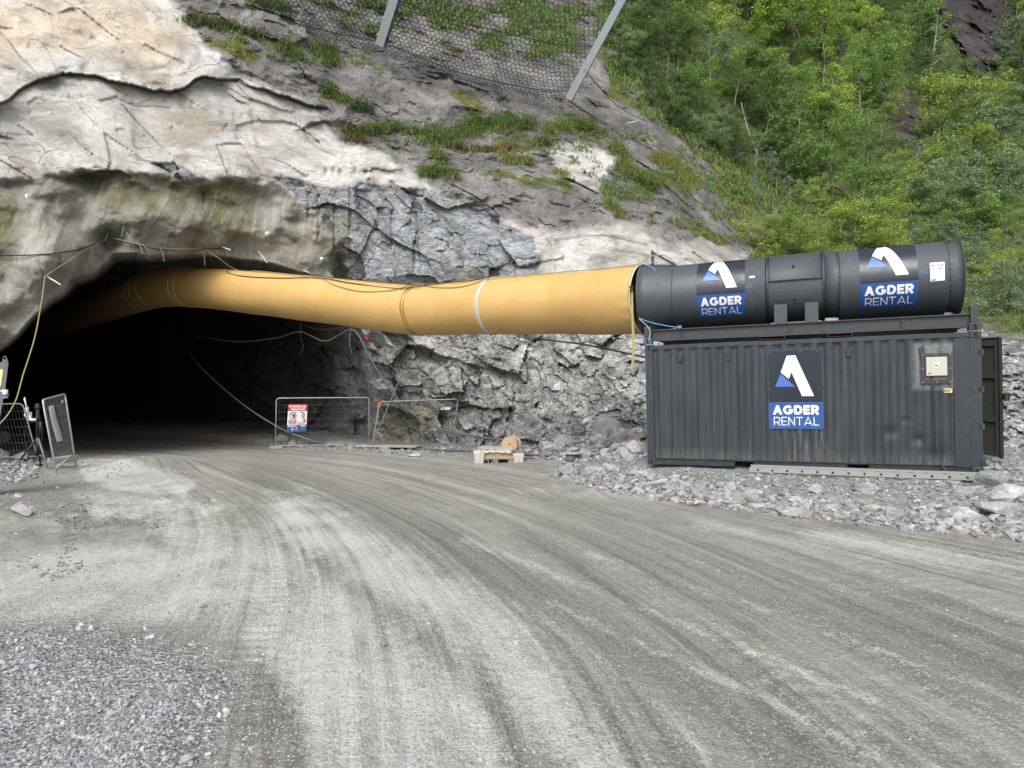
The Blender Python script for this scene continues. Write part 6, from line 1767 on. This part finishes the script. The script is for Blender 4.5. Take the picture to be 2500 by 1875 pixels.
# arc length table along the bottom
tx = np.linspace(60, 1225, 400); pts_ = [nbot(x) for x in tx]; al = [0]
for a_, b_ in zip(pts_[:-1], pts_[1:]): al.append(al[-1] + (b_ - a_).length)
hgt_n = (ntop(1000) - nbot(1000)).length; nrow = int(hgt_n / (DIA * .82)); ncol = int(al[-1] / (DIA * .95))
rvs = []; rfs = []; nn = 0
rj = np.random.default_rng(3)
for j in range(nrow):
    v0 = (j + .5) / nrow
    # rows bunch together where the net is gathered at its foot
    v0 = v0 ** 1.25
    for i in range(ncol):
        s_ = (i + .5 * (j % 2)) / ncol * al[-1]; x = float(np.interp(s_, al, tx)); c = npt(x, v0 + rj.normal(0, .004))
        q1 = to_px(c.x, c.y, c.z)
        if q1[1] < -30 or q1[0] < -60: continue
        a1 = (npt(x + 3, v0) - npt(x, v0)).normalized(); a2 = (npt(x, v0 + .01) - npt(x, v0)).normalized(); nm_ = a1.cross(a2).normalized()
        R_ = DIA * .5 * rj.uniform(.96, 1.08); sq = 1.0 if v0 > .15 else .8; n = 12; w = .0105
        tilt = rj.normal(0, .12)
        for k in range(n):
            a = 2 * PI * k / n; d_ = a1 * math.cos(a) + a2 * math.sin(a) * sq
            p = c + d_ * R_ + nm_ * (tilt * .06 * math.cos(a))
            rvs += [p + d_ * w, p - d_ * w, p + nm_ * w * 1.4]
        for k in range(n):
            l = (k + 1) % n
            for u_ in range(3):
                w_2 = (u_ + 1) % 3; rfs.append((nn + k * 3 + u_, nn + l * 3 + u_, nn + l * 3 + w_2, nn + k * 3 + w_2))
        nn += n * 3
net = mesh_np('ring_net', [tuple(p) for p in rvs], rfs, M_NET, False)
nparts = [net]
for v0, lab in ((.06, 0), (.40, 0), (.74, 0)):
    b = MB(); b.tube([npt(x, v0 + .012 * math.sin((x - 822) / 403 * PI) ** 2 * -1.5) + Vector((0, -.12, 0)) for x in np.linspace(60, 1232, 60)], .022, 5); nparts.append(b.build('net_cable', M_NET))
M_POST = paint('galvanised_post', (.27, .30, .32), .5, .3, .2, 4, (.4, .4, .4), .3)
def post(xb, yb, Yb, xt, yt, Yt, w, nm='barrier_post'):
    a_ = av(xb, yb, Yb); t_ = av(xt, yt, Yt); b = MB(); d_ = (t_ - a_).normalized(); sd = d_.cross(Vector((0, 1, 0))).normalized(); fr = sd.cross(d_)
    for o_ in (-1, 1): b.beam(a_ + sd * o_ * w * .5, t_ + sd * o_ * w * .5, .02, w * .95, sd) if False else None
    # H section: two flanges joined by a web
    def slab_(c, hw, ht):
        x = sd * hw; y = fr * ht; vs = [p + c + x * i + y * j for p in (a_, t_) for i, j in ((-1, -1), (1, -1), (1, 1), (-1, 1))]
        b.add(vs, [(3, 2, 1, 0), (4, 5, 6, 7), (0, 1, 5, 4), (1, 2, 6, 5), (2, 3, 7, 6), (3, 0, 4, 7)])
    slab_(fr * (-w * .5), w * .5, .012); slab_(fr * (w * .5), w * .5, .012); slab_(Vector((0, 0, 0)), .011, w * .5 - .013)
    for k in (.12, .45, .7): 
        c = a_.lerp(t_, k); slab_2 = [c + sd * i * w * .5 + fr * j * w * .5 for i, j in ((-1, -1), (1, -1), (1, 1), (-1, 1))]; b.add(slab_2 + [p + d_ * .02 for p in slab_2], [(0, 1, 2, 3), (7, 6, 5, 4)])
    o = b.build(nm, M_POST)
    b = MB()
    for k in (.10, .30, .53, .78):
        c = a_.lerp(t_, k) + sd * w * .6 - fr * 0.0 + Vector((0, -w * .3, 0)); b.tube([c + Vector((0, 0, .14)), c + sd * .05, c + Vector((0, 0, -.14)), c - sd * .03], .022, 5, closed=True)
    b.each('shackle', M_ALU, o); return o
nparts += [post(1228, 216, 33.9, 1372, -52, 32.2, .36), post(822, 100, 31.6, 880, -82, 30.2, .42)]
adopt(nb, *nparts)
def guy(pts, label):
    return cord('guy_cable', pts, .018, M_NET, label, 'cable', 5, 4, 'anchor cables of the rockfall barrier')
guy([av(1228, 216, 33.8), rockp(1300, 262, .3), rockp(1370, 295, .2), rockp(1430, 322, .2)], 'dark anchor cable running down right from the foot of the net post')
guy([av(1228, 218, 33.8), rockp(1310, 272, .3), rockp(1400, 318, .2), rockp(1445, 332, .1)], 'second dark anchor cable just below the first one on the slope')
guy([av(1262, 150, 33.2), rockp(1330, 225, .8), rockp(1400, 262, .3), rockp(1425, 240, .2)], 'anchor cable from the middle of the net post to the overhanging rock')
guy([av(1340, 20, 32.5), av(1400, 110, 34), av(1450, 230, 35), rockp(1500, 335, .1)], 'steep anchor cable from the top of the post into the wooded slope')
guy([av(1430, 0, 40), av(1450, 90, 39), av(1470, 220, 37), rockp(1502, 337, .1)], 'steepest anchor cable hanging in front of the trees')

# ================================================================== TREES, SHRUBS, GRASS
def leaf_mat(name, tr=.35):
    n = N(name); oi = n.n('ObjectInfo'); tone, t2, t3 = n.attr('tone')
    c = n.mix(tone, (.74, .74, .76), (1.32, 1.32, 1.25))
    c = n.mix(1.0, c, oi.outputs['Color'], 'MULTIPLY')
    c = n.mix(n.math('MULTIPLY', t2, .3), c, n.mix(1.0, c, (1.9, 1.35, .6), 'MULTIPLY'))
    tl = n.n('BsdfTranslucent'); n.put(tl.inputs[0], n.mix(1.0, c, (1.25, 1.3, .6), 'MULTIPLY')); mx = n.n('MixShader'); mx.inputs[0].default_value = tr
    n.put(n.b.inputs['Base Color'], c); n.b.inputs['Roughness'].default_value = .55; n.b.inputs['Specular IOR Level'].default_value = .35
    n.t.links.new(n.b.outputs[0], mx.inputs[1]); n.t.links.new(tl.outputs[0], mx.inputs[2]); n.t.links.new(mx.outputs[0], n.o.inputs[0]); return n.m
M_LEAF = leaf_mat('leaves')
M_BARK = paint('grey_bark', (.075, .066, .055), .9, 0, .5, 9, (.2, .19, .17), .4, .5)
M_BIRCH = paint('pale_birch_bark', (.30, .29, .26), .85, 0, .6, 12, (.05, .05, .045), .5, .3)
def leaves_np(cent, size, r, up=.35, asp=.62):
    """one small bent leaf quad per centre"""
    n = len(cent); d = r.standard_normal((n, 3)); d /= np.linalg.norm(d, axis=1)[:, None]
    nr = r.standard_normal((n, 3)); nr[:, 2] += up * 3; nr -= (nr * d).sum(1)[:, None] * d; nr /= np.linalg.norm(nr, axis=1)[:, None]; sd = np.cross(d, nr)
    s = size * r.uniform(.6, 1.3, (n, 1))
    a = cent - d * s * .5; b_ = cent + sd * s * asp * .5; c = cent + d * s * .5; e = cent - sd * s * asp * .5
    v = np.stack([a, b_, c, e], 1).reshape(-1, 3); f = np.arange(4 * n).reshape(n, 4); return v, f
def make_tree(seed, kind):
    """unit-height tree: returns crown (verts, faces, tone) and trunk builder"""
    r = np.random.default_rng(seed); tk = MB(); cl = []
    wd = {'broad': .36, 'tall': .22, 'bush': .50, 'open': .33}[kind]; y0 = {'broad': .22, 'tall': .2, 'bush': .04, 'open': .3}[kind]
    nst = {'broad': 1, 'tall': 1, 'bush': 6, 'open': 2}[kind]
    lean = r.normal(0, .05, 2)
    for s in range(nst):
        off = r.normal(0, .02 if nst == 1 else .05, 2); l2 = lean + (r.normal(0, .16, 2) if nst > 1 else 0); H = .93 * (1 if nst == 1 else r.uniform(.6, 1))
        pts = [Vector((off[0] + l2[0] * t * t + .012 * math.sin(6 * t + seed), off[1] + l2[1] * t * t, t * H - .02)) for t in np.linspace(0, 1, 8)]
        rd = (.016 if nst == 1 else .008); tk.tube(pts, [rd * (1 - .88 * t) for t in np.linspace(0, 1, 8)], 6)
        nl = {'broad': 13, 'tall': 15, 'bush': 5, 'open': 9}[kind]
        for k in range(nl):
            t = y0 + (1 - y0) * (k + r.random()) / nl; i = min(int(t * 7), 6); p = pts[i].lerp(pts[i + 1], t * 7 - i)
            a = r.uniform(0, 2 * PI); fall = math.sin(PI * min(1, max(0, (t - y0) / (1 - y0))) ** .75) * .85 + .25
            if kind == 'tall': fall = 1.1 * (1 - (t - y0) / (1 - y0)) ** .7 + .12
            ln = wd * fall * r.uniform(.55, 1.1); up_ = r.uniform(.1, .7) * ln
            e = p + Vector((math.cos(a) * ln, math.sin(a) * ln, up_)); m = (p + e) / 2 + Vector((0, 0, ln * .12)); tk.tube([p, m, e], [rd * .42, rd * .28, rd * .08], 4, False)
            for q_, w in ((e, 1), (m, .8), (p.lerp(e, .75) + Vector(r.normal(0, .035, 3)), .8), (e + Vector(r.normal(0, .05, 3)), .7)): cl.append((q_, w))
        cl.append((pts[-1], .8)); cl.append((pts[-2], .7))
    vs, fs, tn, nn = [], [], [], 0
    nleaf = {'broad': 78, 'tall': 66, 'bush': 80, 'open': 62}[kind]; lsz = {'broad': .026, 'tall': .021, 'bush': .032, 'open': .022}[kind]
    for q_, w in cl:
        R_ = np.array([.085, .085, .05]) * (wd / .3) * w * r.uniform(.7, 1.25)
        n = int(nleaf * w * r.uniform(.5, 1.35)); d = r.standard_normal((n, 3)); d /= np.linalg.norm(d, axis=1)[:, None]; d *= (r.random((n, 1)) ** .42)
        cen = np.array(q_[:]) + d * R_; cen[:, 2] -= (d[:, :2] ** 2).sum(1) * R_[2] * .5
        v, f = leaves_np(cen, lsz, r); t = np.clip(r.beta(2.2, 2.2) + r.normal(0, .12, n), 0, 1); t2 = np.clip(r.beta(1.2, 3) + r.normal(0, .08, n), 0, 1)
        vs.append(v); fs.append(f + nn); nn += len(v); tn.append(np.repeat(np.stack([t, t2, t], 1), 4, 0))
    return np.concatenate(vs), np.concatenate(fs), np.concatenate(tn), tk
TREES = []
for k, kd in enumerate(['broad', 'tall', 'bush', 'open', 'broad', 'bush', 'tall', 'broad', 'bush']):
    v, f, t, tk = make_tree(500 + k, kd)
    cr_ = mesh_np('crown', v, f, M_LEAF, False, {'tone': t}); tr_ = tk.build('trunk', M_BIRCH if kd in ('tall', 'open') else M_BARK)
    TREES.append((kd, cr_.data, tr_.data)); bpy.data.objects.remove(cr_); bpy.data.objects.remove(tr_)
COLS = {'bright': [(0.224, 0.336, 0.062), (0.263, 0.358, 0.065)], 'mid': [(0.151, 0.241, 0.062), (0.174, 0.263, 0.069)], 'grey': [(0.174, 0.241, 0.118), (0.193, 0.255, 0.129)], 'dark': [(0.087, 0.14, 0.04), (0.101, 0.157, 0.047)], 'yellow': [(0.258, 0.308, 0.073), (0.23, 0.286, 0.067)]}
NAMES = {'bright': 'bright fresh green', 'mid': 'mid green', 'grey': 'greyish green', 'dark': 'dark green', 'yellow': 'yellowish green'}
SHAPE = {'broad': 'round-crowned tree', 'tall': 'slender birch', 'bush': 'bushy shrub', 'open': 'loose open tree'}
def plant(x, y, hpx, kind, colr, r, label=None, group=None, cat=None):
    h = hit(x, y)
    if h is None: return None
    P = h[0]; sc = hpx / FPX * P.y; cand = [t for t in TREES if t[0] == kind]; kd, cm, tm = cand[r.integers(len(cand))]
    nm = 'tree' if kind != 'bush' else 'shrub'
    root = empty(nm, label, cat or nm, group, P - Vector((0, 0, .15)))
    a = r.uniform(0, 6.28); c_ = COLS[colr][r.integers(2)]; j = r.uniform(.88, 1.14)
    for m_, n_ in ((cm, 'crown'), (tm, 'trunk')):
        o = bpy.data.objects.new(n_, m_); COL.objects.link(o); o.parent = root; o.color = (c_[0] * j * 1.04, c_[1] * j * 1.12, c_[2] * 1.45, 1)
        o.rotation_euler = (r.normal(0, .04), r.normal(0, .04), a); o.scale = (sc * r.uniform(.92, 1.1), sc * r.uniform(.92, 1.1), sc)
    root['px'] = x; root['py'] = y; root['ht'] = float(hpx); return root
FOR = [(1500,-60),(1490,60),(1500,170),(1560,250),(1640,330),(1720,370),(1790,410),(1860,450),(1930,510),(1900,575),(1850,625),(1850,660),(2120,640),(2400,720),(2440,800),(2640,860),(2640,-60)]
FORP = np.array(FOR, float)
cragp = PV([(1935,-900),(1950,-60),(1985,0),(2030,40),(2060,75),(2075,120),(2110,165),(2160,130),(2212,85),(2600,40),(4200,0),(4200,-900)])
gapp = np.array([(2155,235),(2210,215),(2250,290),(2240,370),(2200,330),(2165,290)], float)
r = np.random.default_rng(2024)
def colour_at(x, y):
    f = float(vnoise(np.array([[x / 150., y / 120., .5]]), 900)[0])
    if y > 520 and x < 2250: return ['yellow', 'mid', 'bright', 'grey'][r.choice(4, p=[.4, .3, .1, .2])]
    if x > 2250 and y > 380: return ['grey', 'mid', 'yellow'][r.choice(3, p=[.5, .3, .2])]
    if 1840 < x < 2150 and y < 330: return ['bright', 'mid', 'yellow'][r.choice(3, p=[.7, .2, .1])]
    if x < 1720: return ['dark', 'mid', 'grey', 'bright'][r.choice(4, p=[.38, .34, .16, .12])]
    return ['mid', 'dark', 'grey', 'bright'][r.choice(4, p=[.35, .25, .2, .2])] if f < .2 else ['bright', 'mid', 'grey', 'yellow'][r.choice(4, p=[.4, .3, .15, .15])]
pts_t = []; tries = 0
while len(pts_t) < 240 and tries < 26000:
    tries += 1
    x, y = r.uniform(1480, 2620), r.uniform(-20, 860)
    if not inside(FORP, np.array([x]), np.array([y]))[0]: continue
    sp = 50 if y < 560 else 46
    if x < 1490 + max(0, y - 120) * .78 + 130: sp = 40
    if any((x - a) ** 2 / 1.5 + (y - b) ** 2 * 1.6 < sp * sp for a, b in pts_t): continue
    pts_t.append((x, y))
ent = []
for x, y in pts_t:
    near = x < 1490 + max(0, y - 120) * .78 + 130
    hp = r.uniform(70, 130) if near else (r.uniform(120, 215) if y < 560 else r.uniform(95, 170))
    if y > 650: hp = min(hp, 150)
    if inside(cragp, np.array([x]), np.array([y - hp * .75]))[0] and x < 2460: continue
    if inside(cragp, np.array([x]), np.array([y]))[0] and x < 2460: continue
    if inside(gapp, np.array([x, x, x]), np.array([y, y - hp * .5, y - hp * .85])).any(): continue
    kd = r.choice(['broad', 'tall', 'open', 'bush'], p=[.40, .24, .18, .18]) if y < 540 and not near else r.choice(['bush', 'open', 'broad', 'tall'], p=[.45, .2, .15, .2])
    ent.append([x, y, hp, str(kd), colour_at(x, y)])
ent.sort(key=lambda e: (e[1], e[0]))
def where(x, y):
    if y < 130: row = 'at the top edge'
    elif y < 260: row = 'high on the slope'
    elif y < 400: row = 'halfway up the slope'
    elif y < 540: row = 'low on the slope'
    elif y < 680: row = 'just above the fan'
    else: row = 'right of the fan outlet'
    marks = [(1560, 'beside the leaning net post'), (1660, 'above the overhanging rock'), (1760, 'over the left fan sign'), (1860, 'over the fan tag'), (1960, 'over the motor housing'), (2060, 'over the second flange'), (2160, 'over the right fan sign'), (2260, 'over the type plate'), (2360, 'over the fan outlet'), (2460, 'near the right edge'), (9999, 'cut by the edge')]
    col = [m for a, m in marks if x < a][0]; return row, col
cnt = {}
for e in ent: 
    row, col = where(e[0], e[1]); k = (NAMES[e[4]], SHAPE[e[3]], col, row); cnt.setdefault(k, []).append(e)
for k, es in cnt.items():
    es.sort(key=lambda e: e[2])
    for i, e in enumerate(es):
        pre = '' if len(es) == 1 else ('smaller ' if i == 0 else 'taller ') if len(es) == 2 else ['smallest ', 'middle-sized ', 'tallest ', 'second tallest ', 'third tallest '][min([0, 1, 2][i] if len(es) == 3 else i, 4)]
        lb_ = pre + k[0] + ' ' + k[1] + ' ' + k[2] + ', ' + k[3]
        w_s = lb_.split()
        plant(e[0], e[1], e[2], e[3], e[4], r, lb_, 'trees and shrubs on the wooded slope')
# bare pale stem at the edge of the wood
b = MB(); q0 = rockp(1735 / V, 335 / V, .2); b.tube([hit(1850, 400)[0] + Vector((0, -.3, .2)), hit(1815, 345)[0] + Vector((0, -.8, .6)), hit(1795, 300)[0] + Vector((0, -1.2, 1.0))], [.07, .05, .03], 6)
tag(b.build('dead_stem', M_BIRCH), 'bare pale tree stem lying down the slope at the edge of the wood', 'dead tree')
# low growth between the trees
def sprinkle(poly, n, seed, fn, cond=None):
    rr_ = np.random.default_rng(seed); p = np.array(poly, float); x0, y0 = p.min(0); x1, y1 = p.max(0); k = 0; out = []; tries = 0
    while k < n and tries < n * 6:
        tries += 1
        x, y = rr_.uniform(x0, x1), rr_.uniform(y0, y1)
        if not inside(p, np.array([x]), np.array([y]))[0]: continue
        if cond and not cond(x, y): continue
        h = hit(x, y)
        if h is None: continue
        out.append((h, rr_)); k += 1
        fn(h, rr_)
    return out
class Leaves:
    def __init__(s): s.v = []; s.f = []; s.t = []; s.n = 0
    def add(s, v, f, t): s.v.append(v); s.f.append(f + s.n); s.n += len(v); s.t.append(t)
    def build(s, name, mat, col):
        o = mesh_np(name, np.concatenate(s.v), np.concatenate(s.f), mat, False, {'tone': np.concatenate(s.t)}); o.color = (*col, 1); return o
ug = Leaves()
def bushlet(h, rr_):
    P = np.array(h[0][:]); k = P[1] / FPX; R_ = rr_.uniform(9, 24) * k; n = rr_.integers(20, 46)
    d = rr_.standard_normal((n, 3)); d /= np.linalg.norm(d, axis=1)[:, None]; d[:, 2] = np.abs(d[:, 2]); v, f = leaves_np(P + d * R_ * np.array([1, 1, .8]) * rr_.random((n, 1)) ** .4, 4.2 * k, rr_)
    t = np.clip(rr_.beta(2, 2) + rr_.normal(0, .1, n), 0, 1); t2 = np.clip(rr_.beta(1.3, 2) + rr_.normal(0, .1, n), 0, 1); ug.add(v, f, np.repeat(np.stack([t, t2, t], 1), 4, 0))
sprinkle(FOR, 2300, 5, bushlet, lambda x, y: not (inside(cragp, np.array([x]), np.array([y]))[0] and x < 2440) and not inside(gapp, np.array([x]), np.array([y]))[0])
sprinkle([(2080,700),(2640,780),(2640,830),(2360,805),(2200,790)], 160, 6, bushlet)
sprinkle([(2300,620),(2640,640),(2640,845),(2420,812),(2330,790)], 800, 7, bushlet)
sprinkle([(1860,560),(2400,520),(2400,700),(1850,660)], 700, 8, bushlet)
o = ug.build('undergrowth', M_LEAF, (.15, .225, .07)); tag(o, kind='stuff')
# grass: blades
def blades(P, n, spread, length, rr_, width=.03, droop=.35):
    c = np.array(P) + rr_.normal(0, 1, (n, 3)) * np.array([spread, spread * .6, spread * .35])
    a = rr_.uniform(0, 6.28, n); ln = length * rr_.uniform(.5, 1.25, n); o_ = np.stack([np.cos(a), np.sin(a) - .3, np.zeros(n)], 1) * (ln * rr_.uniform(.15, .75, n))[:, None]
    tip = c + o_ + np.stack([0 * ln, 0 * ln, ln * rr_.uniform(.5, 1, n)], 1); mid = c + o_ * .35 + np.stack([0 * ln, 0 * ln, ln * .6], 1); tip[:, 2] -= droop * ln
    w = np.stack([np.sin(a), -np.cos(a), 0 * a], 1) * width * .5
    w2 = np.stack([np.ones(n), np.zeros(n), np.zeros(n)], 1) * width * .35
    v = np.stack([c - w - w2, c + w + w2, mid + (w + w2) * .8, mid - (w + w2) * .8, mid - (w + w2) * .8, mid + (w + w2) * .8, tip + w2 * .15, tip - w2 * .15], 1).reshape(-1, 3)
    base = np.arange(n)[:, None] * 8; f = np.concatenate([base + np.array([[0, 1, 2, 3]]), base + np.array([[4, 5, 6, 7]])]); t = np.clip(rr_.beta(2, 2, n), 0, 1); t2 = np.clip(rr_.beta(1.5, 1.6, n), 0, 1)
    return v, f, np.repeat(np.stack([t, t2, t], 1), 8, 0)
gs = Leaves()
def grassf(h, rr_):
    P = h[0]; k = P.y / FPX
    gs.add(*blades(P, 9, 9 * k, 14 * k, rr_, 2.0 * k))
NETG = PV([(440,-60),(560,10),(700,50),(820,80),(900,70),(985,100),(1050,115),(1130,140),(1215,140),(1260,95),(1300,60),(1345,60),(1352,-60)])
def gcond(x, y):
    i = int(np.clip((y + 150) / 4, 0, 350)); return True
sprinkle(NETG, 2300, 15, grassf, lambda x, y: float(fbm(np.array([[x / 60., y / 28., 1.5]]), 3, 77)[0]) > .0)
sprinkle(PV([(1290,70),(1340,60),(1400,200),(1440,215),(1500,250),(1560,300),(1600,330),(1690,400),(1700,450),(1640,470),(1560,400),(1470,300),(1400,260),(1330,200),(1300,140)]), 1300, 16, grassf, lambda x, y: float(fbm(np.array([[x / 50., y / 40., 2.5]]), 3, 78)[0]) > -.15)
sprinkle(PV([(1640,540),(1700,500),(1780,560),(1830,600),(1800,610),(1640,570)]), 700, 17, grassf)
ledge = [([(700,262),(950,262),(1160,240),(1330,262),(1500,330),(1500,440),(1330,440),(1200,330),(1000,330),(880,320)], 520, 21), ([(440,30),(820,110),(830,180),(620,140),(470,100)], 220, 22), ([(1280,400),(1600,430),(1650,540),(1500,500),(1330,470)], 240, 23), ([(1400,330),(1690,400),(1690,470),(1500,410)], 420, 24)]
def tuftf(h, rr_):
    P = h[0]; k = P.y / FPX; gs.add(*blades(P, int(rr_.integers(3, 14)), rr_.uniform(3, 9) * k, rr_.uniform(7, 15) * k, rr_, 2.0 * k))
for pl_, n_, sd__ in ledge: sprinkle(PV(pl_), n_, sd__, tuftf, lambda x, y: float(fbm(np.array([[x / 45., y / 22., 4.5]]), 3, 79)[0]) > .05)
o = gs.build('grass', M_LEAF, (.115, .185, .052)); tag(o, kind='stuff')
# clumps on the ledges of the rock, each a thing
def clump(line, thick_, n, hl, label, col=(.06, .10, .028), leafy=.5, name='plant_clump', cat='plants', seed=0):
    rr_ = np.random.default_rng(3000 + seed); L_ = Leaves(); p = smooth_path([Vector((x, y, 0)) for x, y in line], 8) if len(line) > 2 else [Vector((line[0][0] + (line[1][0] - line[0][0]) * t, line[0][1] + (line[1][1] - line[0][1]) * t, 0)) for t in np.linspace(0, 1, 8)]
    hs_ = []
    for i in range(n):
        q_ = p[rr_.integers(len(p))]; dn = .5 + .5 * float(fbm(np.array([[q_.x / 26., q_.y / 20., seed + .5]]), 3, 83)[0]) * 2.2
        if rr_.random() > dn + .25: continue
        x = q_.x + rr_.normal(0, 8); y = q_.y + rr_.normal(.1, .42) * thick_ * max(.35, dn)
        h = hv(x, y)
        if h is None: continue
        k = V * h[0].y / FPX; P = h[0] - Vector(ray(x * V, y * V)).normalized() * .06; hs_.append(P)
        if rr_.random() < leafy:
            m_ = 11; d = rr_.standard_normal((m_, 3)); d /= np.linalg.norm(d, axis=1)[:, None]; R_ = rr_.uniform(.25, .7) * hl * k
            v, f = leaves_np(np.array(P[:]) + d * R_ * np.array([1, .7, .7]) + np.array([0, -.3 * R_, R_ * .6]), 3.6 * k, rr_); t = np.clip(rr_.beta(2, 2) + rr_.normal(0, .1, m_), 0, 1); L_.add(v, f, np.repeat(np.stack([t, t * .4, t], 1), 4, 0))
        else: L_.add(*blades(P, 9, 4.2 * k, hl * k * rr_.uniform(.4, 1.15), rr_, 1.0 * k, .35))
    if not hs_: return
    o = L_.build(name, M_LEAF, col); c = sum(hs_, Vector()) / len(hs_); c.z = min(q_.z for q_ in hs_)
    o.data.transform(Matrix.Translation(-c)); o.location = c; tag(o, label, cat, 'plant clumps on the rock ledges')
G1, G2, G3 = (.10, .155, .048), (.135, .19, .058), (.18, .215, .07)
CL = [
 ([(408,42),(450,52),(500,62),(560,78)], 20, 330, 20, 'long dark grass tuft along the ledge under the left end of the net', (.075, .11, .038), .1),
 ([(608,100),(628,112),(645,128)], 26, 170, 22, 'small round grass tuft left of centre below the net', G1, .1),
 ([(682,108),(706,118),(722,140)], 30, 220, 24, 'dense green tuft just left of the first net post', G1, .4),
 ([(700,192),(725,210),(760,228),(798,236)], 24, 340, 24, 'dark fern clump spilling right along the dark rock', (.075, .135, .045), .85),
 ([(750,290),(800,288),(850,280),(900,288),(945,296)], 26, 620, 24, 'long mixed clump of grass and ferns above the marble edge', G1, .5),
 ([(965,302),(1010,280),(1050,268),(1100,270),(1150,275)], 30, 760, 28, 'broadest leafy clump, on the middle ledge below the net', G1, .7),
 ([(1180,285),(1230,278),(1270,275),(1308,292)], 22, 420, 24, 'leafy clump above the pale marble patch', G2, .7),
 ([(1160,305),(1178,312)], 16, 90, 18, 'small leafy tuft at the left of the pale marble patch', G1, .6),
 ([(915,378),(945,370),(982,384)], 22, 260, 24, 'lone rounded tuft on the rock above the blue-grey face', G2, .6),
 ([(935,330),(958,345)], 14, 80, 18, 'small grass tuft above the lone rounded one', G2, .2),
 ([(1315,318),(1340,330),(1352,345)], 22, 180, 24, 'leafy tuft right of the pale marble patch', G2, .8),
 ([(1340,360),(1365,375),(1400,395),(1420,400)], 22, 340, 24, 'bright leafy clump stepping down right of the marble patch', G2, .8),
 ([(1410,345),(1440,350),(1480,380),(1500,400)], 26, 380, 26, 'broad pale grass clump among the loose rock', G3, .4),
 ([(1575,445),(1600,455),(1625,472)], 18, 160, 18, 'grass tuft on the grey hump left of the wood', G3, .1),
 ([(1200,370),(1225,385)], 14, 60, 14, 'sparse twig tuft on the lower edge of the marble patch', G3, .3),
 ([(1310,440),(1330,455),(1350,470)], 14, 110, 14, 'low sparse tuft on the stony slope above the lower marble', G3, .2),
 ([(1520,340),(1560,355),(1610,372)], 18, 280, 18, 'grass strip below the overhanging rock', G3, .1),
 ([(1640,560),(1690,552),(1760,556),(1800,560)], 34, 700, 34, 'bright green grass mound behind the fan motor section', (.15, .22, .055), .2),
 ([(1060,320),(1110,345),(1140,350)], 18, 160, 16, 'thin weedy clump on the dark rock under the broad leafy clump', G3, .2),
 ([(760,300),(790,306)], 10, 70, 16, 'brown withered grass fringe above the marble', (.16, .12, .07), .0),
 ([(990,318),(1060,325),(1110,318)], 12, 170, 16, 'brown withered grass hanging under the broad leafy clump', (.17, .13, .065), .0)]
for k, c in enumerate(CL): clump(c[0], c[1], c[2], c[3], c[4], c[5], c[6], seed=k)
